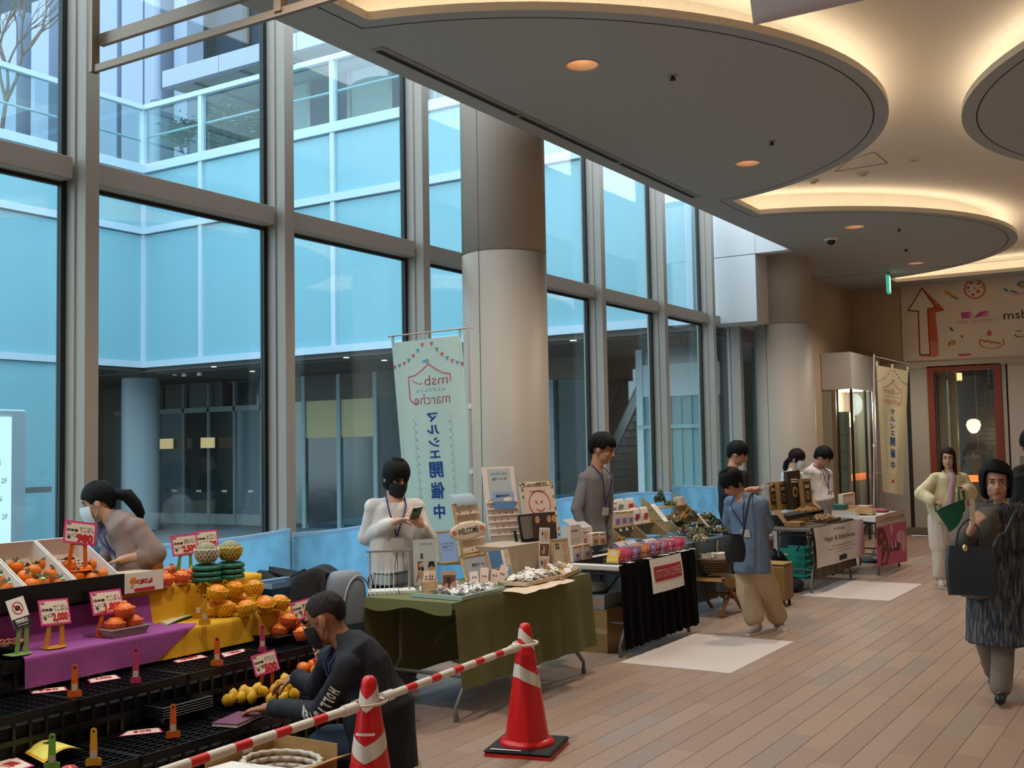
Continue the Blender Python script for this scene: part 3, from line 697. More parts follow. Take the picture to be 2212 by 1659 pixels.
# ================================================================ fruit stall
def RP(px, py, p, n):           # where the sight line of a pixel meets the plane through p with normal n
    d = ray(px, py); n = Vector(n); return EYE + d*((Vector(p)-EYE).dot(n)/d.dot(n))
CRATE = mat('crate_black', '0d0f12', .38, spec=.5)
T4, T3, T2, T1 = .30, .505, .67, .87
X4, X3, X2, X1 = -4.11, -4.55, -4.91, -5.17
def make_crate(L, D, H, lab):
    t = thing('plastic_crate', lab, 'crate')
    MB().box((-.012, 0, H-.03), (0, L, H)).box((-D, 0, H-.03), (-D+.012, L, H)).box((-D, 0, H-.03), (0, .012, H)).box((-D, L-.012, H-.03), (0, L, H)).build('rim', CRATE, t)
    m = MB(); nx = max(4, int(D/.042)); ny = int(L/.055)
    for i in range(1, nx): m.box((-D*i/nx-.0035, .01, H-.016), (-D*i/nx+.0035, L-.01, H-.001))
    for j in range(1, ny): m.box((-D+.01, L*j/ny-.0035, H-.018), (-.01, L*j/ny+.0035, H-.003))
    m.build('grate', CRATE, t)
    m = MB(); z1 = H-.03; rows = max(2, int(H/.1))
    for q in range(rows+1): z = z1*q/rows; m.box((-.012, 0, max(0, z-.012)), (-.002, L, min(z1, z+.012)))
    for j in range(9): m.box((-.012, L*j/8-.008 if j else 0, 0), (-.001, min(L, L*j/8+.008), z1))
    m.build('side_wall', CRATE, t)
    MB().box((-D, .004, 0), (-.02, L-.004, H-.06)).build('lining', mat('crate_inner', '060708', .8), t)
    return t
order = ['at the far end', 'second from the far end', 'third from the far end', 'fourth from the far end', 'at the camera end']
CL = .655
for z, x, d, nm in ((T4, X4, X4-X3-.01, 'lowest row'), (T3, X3, X3-X2-.01, 'middle bare row'), (T2, X2, X2-X1-.01, 'cloth-covered second row'), (T1, X1, .40, 'top row under the boxes')):
    c0 = None
    for k in range(5):
        y = (4.69 if z < .6 else 4.52)-.66*k; loc = (x, y, 0)
        lab = 'black plastic crate, %s, %s' % (nm, order[k])
        if c0 is None:
            c0 = make_crate(CL, d, z, lab); c0.location = loc; c0['group'] = 'black crates of the fruit stall'
        else: dup(c0, loc, label=lab)
# cloths over the two upper tiers
def drape(name, lab, color, prof, y0f, y1f, off, wob=.004):
    prof = [Vector((x, 0, z)) for x, z in prof]; ds = [0]
    for a, b in zip(prof, prof[1:]): ds.append(ds[-1]+(b-a).length)
    def P(u, v):
        s = v*ds[-1]
        for i in range(len(prof)-1):
            if s <= ds[i+1]+1e-9:
                t = (s-ds[i])/(ds[i+1]-ds[i]); p = prof[i].lerp(prof[i+1], t); break
        y = y0f(v)+(y1f(v)-y0f(v))*u
        w = noise.noise(Vector((y*7, s*9, off*50)))*wob
        return (p.x+off+abs(w), y, p.z+off+abs(w)*.5)
    m = MB(); m.grid(P, 60, 44)
    o = m.build(name, mat('cloth_'+color, color, .8, bump=.15, bscale=300)); o['label'] = lab; o['category'] = 'cloth'; return o
prof = [(-5.56, T1), (X1-.01, T1), (X1, T1-.008), (X1+.004, T2+.012), (X1+.012, T2+.002), (X2-.01, T2), (X2, T2-.008), (X2+.006, T3+.012)]
drape('yellow_cloth', 'mustard yellow cloth over the far half of the two upper tiers', 'd9a513', prof, lambda v: 4.0, lambda v: 5.19+.03*math.sin(v*9), .006)
def lerp_list(v, pts):
    for (a, x), (b, y) in zip(pts, pts[1:]):
        if v <= b: return x+(y-x)*(v-a)/(b-a)
    return pts[-1][1]
prof2 = [(X1+.001, T1-.03)]+prof[3:]
drape('purple_cloth', 'purple cloth over the near half of the second tier', '9a4a92', prof2, lambda v: 3.32, lambda v: lerp_list(v, [(0, 4.28), (.28, 4.30), (.66, 4.45), (1, 4.12)]), .011)
# black tray carrying the tilted white boxes
YB0, YB1 = 2.6, PX(268, 1262, -5.1).y
t = thing('display_tray', 'long black tray on the top tier holding tilted white fruit boxes', 'tray', (-5.1, YB0, T1+.008))
MB().box((-.012, 0, 0), (.004, YB1-YB0, .118)).build('front_board', CRATE, t)
MB().box((-.42, 0, 0), (-.012, .01, .10)).box((-.42, YB1-YB0-.01, 0), (-.012, YB1-YB0, .10)).box((-.42, 0, 0), (-.012, YB1-YB0, .008)).build('base', CRATE, t)
BOXW = mat('white_carton', 'e9e4dd', .6); BOXIN = mat('carton_inside', 'cbb6a3', .7)
FR, BK = Vector((-5.125, 0, .995)), Vector((-5.47, 0, 1.19))
SL = (BK-FR).normalized(); NO = Vector((-SL.z, 0, SL.x)); NO = -NO if NO.z < 0 else NO
def white_box(y0, y1, lab):
    t = thing('fruit_box', lab, 'box', (FR.x, y0, FR.z), group='tilted white fruit boxes'); w = y1-y0; dp = NO*-.115; bk = BK-FR
    def slab(a, b, c, d, n, nm, m_): MB().prism([a, b, c, d], n).build(nm, m_, t)
    a = Vector((0, .004, 0)); b = Vector((0, w-.004, 0)); Y = Vector((0, 1, 0))
    slab(a+dp, b+dp, b+dp+bk, a+dp+bk, NO*.006, 'base', BOXIN)
    slab(a, a+bk, a+bk+dp, a+dp, Y*.007, 'side_panel', BOXW); slab(b-Y*.007, b-Y*.007+bk, b-Y*.007+bk+dp, b-Y*.007+dp, Y*.007, 'side_panel', BOXW)
    slab(a+bk, b+bk, b+bk+dp, a+bk+dp, SL*.006, 'back_panel', BOXW); slab(a+dp*.55, b+dp*.55, b+dp, a+dp, SL*.006, 'front_panel', BOXW)
    m = MB()
    for r in range(7):
        for k in range(9):
            q = a+dp+NO*.0068+SL*(.17+r*.028)+Y*(.03+k*(w-.06)/9+(r % 2)*.016); m.add([q, q+Y*.018, q+Y*.022+SL*.014, q+Y*.004+SL*.014], [(0, 1, 2, 3)])
    m.build('slits', mat('carton_slit', '6e5a4c', .9), t, kind='stuff')
    return t
ys = [PX(54, 1269, -5.125).y, PX(162, 1256, -5.125).y, PX(259, 1244, -5.125).y]
white_box(ys[0]-.385, ys[0], 'white tilted fruit box nearest the camera, cut by the picture edge')
white_box(ys[0], ys[1], 'white tilted fruit box in the middle, with leafy oranges')
white_box(ys[1], ys[2], 'white tilted fruit box at the far end, behind the 980 price card')
# citrus
ORANGE = mat('orange_peel', 'e87a14', .38, bump=.1, bscale=260, var=.06, vscale=20)
ORANGE2 = mat('dekopon_peel', 'ea7a22', .4, bump=.1, bscale=260, var=.06, vscale=18)
PERS = mat('persimmon_skin', 'ee8f22', .3, var=.06, vscale=14)
LEMON = mat('lemon_peel', 'd8a61c', .42, bump=.08, bscale=220, var=.08, vscale=25)
LEAF = mat('fruit_leaf', '4f5a2c', .5); STICK = mat('green_sticker', '7fd8a8', .3)
def orange(p, r, lab, grp, leaf=True, sticker=True, rot=(0, 0, 0), m_=None):
    t = thing('orange', lab, 'orange', p, group=grp, rot=rot)
    MB().lathe([(0, -r*.86), (r*.5, -r*.78), (r*.86, -r*.45), (r, 0), (r*.88, r*.45), (r*.5, r*.76), (r*.12, r*.84), (0, r*.82)], 18).build('fruit', m_ or ORANGE, t)
    if sticker: MB().ell((r*.32, 0, r*.8), (r*.34, r*.3, r*.05), 10, 5).build('sticker', STICK, t)
    if leaf:
        m = MB()
        for s_ in (-1, 1):
            m.add([(0, 0, r*.84), (-r*.5, s_*r*.5, r*1.15), (-r*.2, s_*r*1.15, r*.85), (r*.25, s_*r*.6, r*1.0)], [(0, 1, 2, 3)])
        m.tube([(0, 0, r*.8), (-r*.15, .0, r*1.25)], r*.07, 5).build('leaf', LEAF, t)
    return t
floorp = FR+NO*-.109
pts = {'middle box': [(435, 960), (320, 1035), (495, 1062), (150, 990), (235, 1092), (400, 1135), (592, 1142), (300, 1170)], 'far box': [(910, 965), (815, 1030), (660, 985), (735, 1085), (995, 1065), (880, 1110)], 'nearest box': [(0, 1010), (35, 1110), (95, 1185), (-60, 1060)]}
for bn, l in pts.items():
    o0 = None
    for k, (a, b) in enumerate(l):
        p = RP(a/4.424, 1000+b/4.424, floorp+NO*.040, NO); lab = 'leafy orange with a green sticker in the white %s, %s' % (bn, ['topmost', 'second row', 'next to the divider', 'by the left side', 'lower left', 'lower middle', 'lower right', 'lowest, at the front'][k])
        rt = (random.uniform(-.3, .3), .45+random.uniform(-.25, .25), random.uniform(0, 6))
        if o0 is None: o0 = orange(p, .041, lab, 'oranges in the %s' % bn, rot=rt)
        else: dup(o0, p, rt, label=lab)
# foam nets: lattice cups round a fruit
def net_mesh(name, r, h, n, m_):
    m = MB()
    for sgn in (1, -1):
        for i in range(n):
            pts = []
            for k in range(7):
                v = k/6; a = 2*PI*i/n+sgn*v*.75; rr = r*(.62+.38*math.sin(min(1, v*1.25)*PI/2)); pts.append((rr*math.cos(a), rr*math.sin(a), -h*.78+h*v))
            m.tube(pts, .0019, 4, cap=False)
    m.tube([(r*math.cos(2*PI*i/24), r*math.sin(2*PI*i/24), h*.22+.004*(-1)**i) for i in range(24)], .0034, 4, closed=True)
    return m
YNET = mat('net_yellow', 'e8c62a', .7); ONET = mat('net_orange', 'f0704a', .7); WNET = mat('net_white', 'e9e2d6', .7)
def netted(p, r, netm, fr, lab, grp, rot=(0, 0, 0), navel=False, cat='fruit', nm='netted_fruit'):
    t = thing(nm, lab, cat, p, group=grp, rot=rot)
    f = MB().lathe([(0, -r*.8), (r*.55, -r*.72), (r*.9, -r*.38), (r, .0), (r*.9, r*.42), (r*.55, r*.72), (r*.2, r*.8), (0, r*.76)], 20)
    if navel: f.lathe([(r*.42, r*.7), (r*.3, r*.9), (r*.26, r*1.05), (0, r*1.08)], 14)
    f.build('fruit', fr, t)
    net_mesh('net', r*1.08, r*1.15, 19, netm).build('net', netm, t)
    return t
z3 = lambda a, b: (400+a/4.424, 1000+b/4.424)
grp = 'fruit in yellow foam nets on the yellow cloth'; f0 = None
LS = [((310, 1235), .082+.065, 'top row, left'), ((470, 1195), .147, 'top row, middle'), ((655, 1190), .147, 'top row, right and biggest'), ((385, 1385), .048, 'bottom row, second from left'), ((585, 1380), .048, 'bottom row, middle'), ((240, 1390), .048, 'bottom row, leftmost'), ((760, 1345), .05, 'bottom row, tilted'), ((905, 1330), .048, 'bottom row, rightmost'), ((530, 1310), .06, 'half hidden between the two rows')]
for k, ((a, b), dz, w_) in enumerate(LS):
    p = PZ(*z3(a, b), T2+.012+dz); lab = 'orange persimmon in a yellow foam net, '+w_; rt = (random.uniform(-.12, .12), .15 if k != 6 else .5, k)
    if f0 is None: f0 = netted(p, .057, YNET, PERS, lab, grp, rt)
    else: dup(f0, p, rt, label=lab)
f0 = None
for k, ((a, b), w_) in enumerate((((-1+205-400+155, 0), ''),)[:0] or [((-190, 1112), 'left front'), ((-34, 1088), 'centre, with a sticker'), ((64, 1062), 'right rear'), ((-128, 1035), 'rear')]):
    p = PZ(*z3(a, b), T1+.055); lab = 'knobbed orange in a salmon foam net on the top tier, '+w_
    if f0 is None: f0 = netted(p, .046, ONET, ORANGE2, lab, 'salmon-netted oranges on the top tier', (0, .1, k), navel=True)
    else: dup(f0, p, (0, .1, k), label=lab)
for k, (a, b, w_) in enumerate(((990, 1490, 'on top of the three'), (905, 1595, 'lower left'), (1060, 1572, 'lower middle'), (1120, 1625, 'lower right, by the man'))):
    p = PZ(*z3(a, b), T3+(.125 if k == 0 else .06)); netted(p, .048, ONET, PERS, 'persimmon in a red net on the black tray, '+w_, 'persimmons in the black tray', (0, .15, k))
def tray(p, w, d, h, lab, m_, rz=0, grp=None, name='tray', taper=.82):
    t = thing(name, lab, 'tray', p, rz, grp)
    m = MB(); o = [(-w/2, -d/2), (w/2, -d/2), (w/2, d/2), (-w/2, d/2)]; lo = [(x*taper, y*taper, 0) for x, y in o]; hi = [(x, y, h) for x, y in o]
    li = [(x*taper*.97, y*taper*.97, .006) for x, y in o]; hh = [(x*.97, y*.97, h) for x, y in o]
    m.add(lo+hi+li+hh, [(3, 2, 1, 0), (8, 9, 10, 11)]+[(i, (i+1) % 4, 4+(i+1) % 4, 4+i) for i in range(4)]+[(8+(i+1) % 4, 8+i, 12+i, 12+(i+1) % 4) for i in range(4)]+[(4+i, 4+(i+1) % 4, 12+(i+1) % 4, 12+i) for i in range(4)])
    m.build('body', m_, t); MB().add([(x*1.02, y*1.02, h-.004) for x, y in o]+[(x*.97, y*.97, h+.001) for x, y in o], [(i, (i+1) % 4, 4+(i+1) % 4, 4+i) for i in range(4)]).build('rim', m_, t)
    return t
p = PZ(632, 1388, T3); tray((p.x-.09, p.y-.02, T3+.004), .20, .26, .05, 'black square tray of netted persimmons at the end of the yellow cloth', CRATE)
p = PZ(272, 1378, T2); TRW = mat('grey_tray', 'a79d98', .5); tray((p.x-.035, p.y+.01, T2+.014), .14, .25, .045, 'grey paper tray holding a small pyramid of knobbed oranges', TRW)
for k, (dx, dy, dz, w_) in enumerate(((-.03, -.055, .06, 'lower left'), (-.03, .055, .06, 'lower right'), (-.03, .005, .128, 'on top'))):
    netted((p.x+dx, p.y+.01+dy, T2+.014+dz), .05, ONET, ORANGE2, 'knobbed orange of the pyramid in the grey tray, '+w_, 'knobbed oranges in the grey tray', (0, .05, k*2), navel=(k == 2))
# melons on stacked green rings
GRING = mat('green_ring', '15664f', .45); MEL = mat('melon_skin', '9d9a78', .7, bump=.5, bscale=90, c2='8a8868', vscale=60)
for k, (px, py, netm, w_) in enumerate(((457, 1258, WNET, 'white'), (508, 1252, YNET, 'yellow'))):
    p = PZ(px, py, T1+.01); x, y = p.x-.075, p.y+.03
    r0 = None
    for j in range(3):
        lab = 'green plastic ring of the stack under the melon in a %s net, %s' % (w_, ['bottom', 'middle', 'top'][j])
        if r0 is None:
            r0 = thing('stand_ring', lab, 'ring', (x, y, T1+.012), group='green rings under the melon in a %s net' % w_); MB().lathe([(.058, 0), (.086, .002), (.09, .012), (.084, .026), (.066, .03), (.056, .026), (.058, 0)], 28, cap=False).build('hoop', GRING, r0)
            MB().lathe([(.066, .03), (.07, .034), (.06, .034), (.058, .03)], 24, cap=False).build('lip', GRING, r0)
        else: dup(r0, (x, y, T1+.012+.033*j), label=lab)
    t = thing('melon', 'netted grey-green melon in a %s foam net on green rings' % w_, 'melon', (x, y, T1+.18))
    MB().ell((0, 0, 0), (.072, .072, .066), 24, 14).build('fruit', MEL, t)
    net_mesh('net', .076, .08, 18, netm).build('net', netm, t, loc=(0, 0, .004))
# black bowl of coral nets at the left end of the purple cloth
p = PZ(42, 1410, T2+.01); t = thing('black_dish', 'small black dish with a coral foam net at the left end of the purple cloth', 'dish', (p.x-.04, p.y-.03, T2+.014))
MB().lathe([(.05, 0), (.07, .045), (.074, .045), (.055, .004), (0, .004)], 24).build('body', CRATE, t); net_mesh('n', .062, .035, 16, ONET).build('net', mat('net_coral', 'f0967c', .7), t, loc=(0, 0, .045))
# lemons and oranges on the lowest tier
z4 = lambda a, b: (400+a/4.424, 1284+b/4.424)
LM = [(460, 965), (560, 925), (685, 905), (750, 930), (855, 915), (955, 815), (985, 875), (945, 930), (940, 990), (1045, 955), (820, 1000), (440, 1010), (630, 945), (400, 1015), (900, 870), (640, 985), (540, 985)]
l0 = None
for k, (a, b) in enumerate(LM):
    zc = T4+.045+max(0, (1000-b))*.00045; p = PZ(*z4(a, b), zc); lab = 'yellow lemon in the heap under the crouching man\'s hands, ' + ['far left', 'tall one by the card', 'under the fingers', 'centre front', 'darkish one by the centre', 'topmost rear', 'lying at upper right', 'middle right', 'front right, stem end showing', 'rightmost upright', 'lowest in front', 'under the near hand', 'behind the centre', 'leftmost, almost hidden', 'beside the small tag', 'behind the near hand', 'front left'][k]
    rt = (random.uniform(-.6, .6), random.uniform(-.6, .6), random.uniform(0, 6))
    if l0 is None:
        l0 = thing('lemon', lab, 'lemon', p, group='heap of lemons', rot=rt); r = .029
        MB().lathe([(0, -r*1.3), (r*.2, -r*1.22), (r*.62, -r*.9), (r*.95, -r*.3), (r*.97, r*.25), (r*.66, r*.9), (r*.25, r*1.2), (r*.16, r*1.32), (0, r*1.36)], 16).build('fruit', LEMON, l0)
        MB().lathe([(r*.13, -r*1.27), (r*.1, -r*1.36), (0, -r*1.37)], 6).build('stem', LEAF, l0)
    else: dup(l0, p, rt, label=lab)
p = PZ(575, 1512, T4); tray((p.x-.10, p.y, T4+.004), .26, .46, .035, 'shallow black tray under the heap of lemons', CRATE)
for k, (px, py) in enumerate(((655, 1443), (677, 1437), (684, 1450))):
    orange(PZ(px, py, T4+.10), .04, 'plain orange half hidden by the crouching man\'s arm, '+['left', 'middle', 'right'][k], 'oranges by the man\'s arm', False, False, (0, .3, k), ORANGE2)
p = PZ(672, 1452, T4+.06); tray((p.x-.02, p.y+.02, T4+.004), .2, .22, .06, 'black tray holding plain oranges beside the crouching man', CRATE)
# stacks of empty black trays
for (px, py, n, w, d, lab) in ((446, 1523, 7, .17, .27, 'taller stack behind'), (398, 1562, 5, .20, .32, 'wider stack in front')):
    p = PZ(px, py, T4); c0 = None
    for k in range(n):
        l_ = 'empty black tray of the %s, %s' % (lab, ['bottom', 'second up', 'third up', 'fourth up', 'fifth up', 'sixth up', 'seventh up'][k] if k < n-1 else 'top')
        loc = (p.x-.09, p.y+.02, T4+.004+k*.0125)
        if c0 is None: c0 = tray(loc, w, d, .05, l_, CRATE, grp='empty black trays'); 
        else: dup(c0, loc, label=l_)
# price cards
def bold_num(mb, s, w, h, cx, cy, m=2, bold=.035): join_text(mb, s, .1, Matrix.Translation((cx, cy, .0016)), m=m, fit=(w, h), bold=bold)
def card(corners, X, lab, lines, tilt=.25, stand=None, border=PINKB, zs=None, nm='price_card', art=None, base=CREAM, stand_col='e88a1c'):
    n = Vector((math.cos(tilt), 0, math.sin(tilt))); p0 = Vector((X, 0, 0))
    c = [PX(corners[0][0], corners[0][1], X)]; P0 = c[0]
    TLc, TRc, BRc, BLc = [RP(a, b, P0, n) for a, b in corners]
    cen = (TLc+TRc+BRc+BLc)/4; r = (TRc-TLc)+(BRc-BLc); u = (TLc-BLc)+(TRc-BRc); F = face_frame(cen, r, u); w = r.length/2; h = u.length/2
    t = thing(nm, lab, 'price card'); t.matrix_world = F
    m = MB().box((-w/2, -h/2, -.002), (w/2, h/2, 0)); m.build('border' if border else 'card', border or base, t)
    if border:
        k = w*.05; m = MB(); N_ = 14; pts = []
        def edge(a, b, nn):
            for i in range(nn):
                s_ = i/nn; q = a.lerp(b, s_); dq = Vector((-(b-a).normalized().y, (b-a).normalized().x, 0))*(k*.35 if i % 2 else -k*.15); pts.append((q.x+dq.x, q.y+dq.y, .0007))
        A = [Vector((-w/2+k, -h/2+k, 0)), Vector((w/2-k, -h/2+k, 0)), Vector((w/2-k, h/2-k, 0)), Vector((-w/2+k, h/2-k, 0))]
        for i in range(4): edge(A[i], A[(i+1) % 4], 16 if i % 2 == 0 else 12)
        m.add(pts, [tuple(range(len(pts)))]); m.build('card', base, t)
    m = MB()
    for (s_, sz, cx, cy, mi, b_) in lines: join_text(m, s_, .1, Matrix.Translation((cx*w, cy*h, .0016)), m=mi, fit=(sz[0]*w, sz[1]*h if len(sz) > 1 else 0), bold=b_)
    if art: art(m, w, h)
    if m.v: m.build('lettering', [INK, mat('ink_grey', '6b6462', .7), RED, mat('print_white', 'f2eee8', .7)], t)
    if zs is not None:
        sm = mat('stand_'+stand_col, stand_col, .4); Mi = F.inverted(); m = MB(); z = zs+.001
        for sx in (-.27, .27):
            a = F @ Vector((sx*w*.75, -h/2, -.004)); b = F @ Vector((sx*w, -h/2, -.004)); b = Vector((b.x-.012, b.y, z))
            m.prism([Mi @ (a+Vector((0, -.012, 0))), Mi @ (a+Vector((0, .012, 0))), Mi @ (b+Vector((0, .012, 0))), Mi @ (b+Vector((0, -.012, 0)))], Mi.to_3x3() @ Vector((-.004, 0, 0)))
        m.prism([Mi @ Vector((cen.x+dx, cen.y+dy, z)) for dx, dy in ((-.05, -.055), (.03, -.055), (.045, 0), (.03, .055), (-.05, .055))], Mi.to_3x3() @ Vector((0, 0, .004)))
        m.box((-.042, -h/2-.004, -.009), (.042, -h/2+.03, -.0035))
        m.build('stand', sm, t)
    return t
def price(name_, num, unit='1コ', extra=None):
    l = [(name_, (.46, .26), .2, .16, 1, .0), ('熊本産', (.36, .12), -.25, .1, 0, .003), ('熊本', (.12, .1), -.36, .36, 0, .0), ('¥', (.13, .22), -.34, -.2, 0, .0), (unit, (.14, .13), -.17, -.12, 0, 0.), (num, (.52, .40), .16, -.23, 2, .006)]
    if extra: l.append((extra, (.3, .14), -.2, -.4, 2, .004))
    return l
card(((141, 1122), (211, 1132), (203, 1178), (135, 1173)), -5.27, 'pink-bordered price card reading 980 on an orange stand among the oranges', price('でこぽん', '980'), .1, zs=1.02, stand_col='e0651a')
card(((366, 1159), (421, 1152), (432, 1194), (376, 1202)), -5.40, 'pink-bordered price card reading 2500 above the melons', price('赤肉メロン', '2,500'), .15, zs=T1+.012, stand_col='6f9a4a')
card(((417, 1148), (467, 1144), (475, 1186), (427, 1191)), -5.45, 'pink-bordered price card reading 980 right beside the 2500 card', price('メロン', '980', '1コ'), .15, zs=T1+.012, stand_col='6f9a4a')
card(((77, 1298), (143, 1292), (158, 1345), (93, 1352)), -4.99, 'pink-bordered price card reading 2000 on a yellow stand on the purple cloth', price('でこぽん', '2,000', '2コ'), .3, zs=T2+.016, stand_col='e3a032')
card(((190, 1279), (258, 1272), (272, 1320), (204, 1330)), -5.06, 'pink-bordered price card reading 1800 behind the knobbed oranges', price('でこぽん', '1,800', '1コ', '1コ480'), .3, zs=T2+.016, stand_col='e0651a')
card(((538, 1417), (592, 1404), (607, 1443), (556, 1463)), -4.43, 'pink-bordered price card reading 500 standing in the heap of lemons', price('ハウスレモン', '500', '1皿'), .3, zs=T4+.03, stand_col='e0651a')
card(((624, 1303), (668, 1292), (684, 1328), (637, 1343)), -4.80, 'pink-bordered price card standing behind the crouching man\'s head', price('柿', '1,000', '1皿'), .2, zs=T3+.05, stand_col='e0651a')
card(((669, 1392), (688, 1387), (694, 1424), (688, 1432)), -4.42, 'pink-bordered price card mostly hidden behind the crouching man', price('みかん', '500', '1皿'), .2, zs=T4+.03, stand_col='e0651a')
def nophoto(m, w, h):
    R = w*.30; cy = h*.16; a = [(R*math.cos(2*PI*i/32), cy+R*1.05*math.sin(2*PI*i/32), .001) for i in range(32)]; b = [(R*.84*math.cos(2*PI*i/32), cy+R*.88*math.sin(2*PI*i/32), .001) for i in range(32)]
    m.add(a+b, [(i, (i+1) % 32, 32+(i+1) % 32, 32+i) for i in range(32)], m=2)
    m.add([(-R*.66, cy+R*.55, .0016), (-R*.55, cy+R*.66, .0016), (R*.66, cy-R*.55, .0016), (R*.55, cy-R*.66, .0016)], [(0, 1, 2, 3)][::-1], m=2)
    m.box((-R*.5, cy-R*.4, .0002), (R*.5, cy+R*.3, .0008), m=0); m.box((-R*.2, cy+R*.3, .0002), (R*.2, cy+R*.45, .0008), m=0)
    m.box((-w/2, -h/2, .0002), (w/2, -h*.17, .0008), m=0)
card(((14, 1296), (54, 1288), (66, 1346), (30, 1364)), -4.98, 'white no-photography sign on a green stand at the left end of the purple cloth', [('撮影禁止', (.7, .14), 0, -.28, 3, .003), ('No Photography', (.6, .05), 0, -.42, 3, 0)], .3, zs=T2+.016, border=None, base=PAPER, nm='no_photo_sign', art=nophoto, stand_col='8fb56a')['category'] = 'sign'
# cards lying on the crates
def flat_card(pts, z, lab, m_=CREAM, curl=.0, txt=None, bord=PINKB):
    c = [PZ(a, b, z) for a, b in pts]; cen = sum(c, Vector())/4; t = thing('loose_card', lab, 'card', cen)
    m = MB(); m.grid(lambda u, v: (c[0].lerp(c[1], u)).lerp(c[3].lerp(c[2], u), v)-cen+Vector((0, 0, curl*math.sin(u*PI)+.002)), 8, 4); m.build('card', bord or m_, t)
    m = MB(); m.grid(lambda u, v: (c[0].lerp(c[1], .05+.9*u)).lerp(c[3].lerp(c[2], .05+.9*u), .07+.86*v)-cen+Vector((0, 0, curl*math.sin((.05+.9*u)*PI)+.0032)), 8, 4); m.build('face', m_, t)
    if txt:
        F = face_frame(cen+Vector((0, 0, curl+.005)), c[1]-c[0], c[0]-c[3]); m = MB(); Mi = Matrix.Translation(-cen)
        join_text(m, txt, .05, Mi @ F, m=0, bold=.001, fit=((c[1]-c[0]).length*(.55 if bord is PINKB else .3), (c[0]-c[3]).length*(.4 if bord is PINKB else .16))); m.build('lettering', RED if bord is PINKB else INK, t)
    return t
flat_card(((185, 1465), (250, 1458), (262, 1466), (195, 1477)), T3, 'pink-bordered card lying on the crate behind the pink clip', txt='2,000')
flat_card(((60, 1492), (140, 1484), (146, 1492), (70, 1500)), T3, 'pink-bordered card lying on the crate by the left orange clip', txt='980')
flat_card(((370, 1428), (430, 1413), (450, 1420), (382, 1433)), T3, 'pink-bordered card lying on the crate left of the far orange clip', txt='980')
flat_card(((476, 1412), (528, 1402), (530, 1408), (484, 1421)), T3, 'pink-bordered card lying on the crate right of the far orange clip', txt='1,800')
flat_card(((275, 1580), (345, 1572), (352, 1582), (256, 1592)), T4, 'pink-bordered card lying on the lowest crate by the orange clip', txt='500')
flat_card(((40, 1620), (110, 1600), (185, 1622), (95, 1650)), T4+.02, 'curled yellow paper sheet with faint writing on the lowest crate', mat('yellow_paper', 'e6d765', .7), .035, 'お得なお知らせ', mat('yellow_edge', 'd8a21a', .7))
flat_card(((-20, 1650), (30, 1634), (75, 1655), (10, 1675)), T4+.01, 'white card with a pink border at the bottom left corner', txt='1,000')
flat_card(((330, 1343), (420, 1318), (440, 1326), (360, 1352)), T2+.012, 'green-edged leaflets lying on the yellow cloth', mat('leaflet', 'd6ccb4', .7), .012, None, mat('leaflet_green', '7aa85a', .6))
# upright plastic clips
def clip(px, py, h_px, z, col, lab, wide=.065, flip=1):
    p = PZ(px, py, z); k = p.y; sc_ = (p-EYE).dot(FW)/FPX; h = h_px*sc_
    t = thing('card_clip', lab, 'clip', (p.x, p.y, z), rz=.85)
    m_ = mat('clip_'+col, col, .35); w = wide/2; tw_ = .0165
    pl = [(-w, 0), (w, 0), (w, .028), (w*.55, .034), (tw_, .036), (tw_*.8, h-.012)]+[(tw_*.8*math.cos(a), h-.012+.012*math.sin(a)) for a in (.5, 1.05, PI/2, 2.1, 2.64)]+[(-tw_*.8, h-.012), (-tw_, .036), (-w*.55, .034), (-w, .028)]
    MB().prism([(x, 0, y) for x, y in pl], (0, .006, 0)).build('body', m_, t)
    MB().box((-.012, -.0012, .03), (.012, 0, .062)).build('label', mat('clip_label', 'cbb9a4', .7), t)
    MB().lathe([(0, 0), (.0055, 0), (.0055, .0012), (0, .0012)], 12).build('hole', INK, t, loc=(0, -.0008, h-.014), rot=(PI/2, 0, 0))
    return t
clip(161, 1506, 70, T3, 'd8611d', 'orange plastic card clip on the middle crates, left of the pink clip')
clip(293, 1476, 77, T3, 'b83a62', 'pink plastic card clip on the middle crates', .05)
clip(469, 1438, 62, T3, 'd8611d', 'orange plastic card clip at the far end of the middle crates')
clip(567, 1408, 58, T3, 'c23c66', 'pink plastic card clip near the black persimmon tray', .045)
clip(374, 1594, 72, T4, 'd8611d', 'orange plastic card clip on the lowest crates beside the tray stacks')
clip(202, 1654, 80, T4, 'dc9a26', 'yellow plastic card clip at the bottom left by the yellow sheet')
clip(112, 1664, 78, T4, '7db24a', 'green plastic card clip standing on the yellow sheet')
clip(10, 1455, 76, T3+.03, 'd8611d', 'orange plastic card clip at the left picture edge', .08)
clip(442, 1350, 66, T2+.012, 'd59a1e', 'yellow plastic card clip in front of the yellow-netted fruit')
clip(428, 1335, 62, T2+.012, 'b8801a', 'darker yellow plastic card clip behind the other yellow one')
clip(343, 1232, 26, T1+.10, 'd59a1e', 'small yellow clip behind the printed carton', .05)
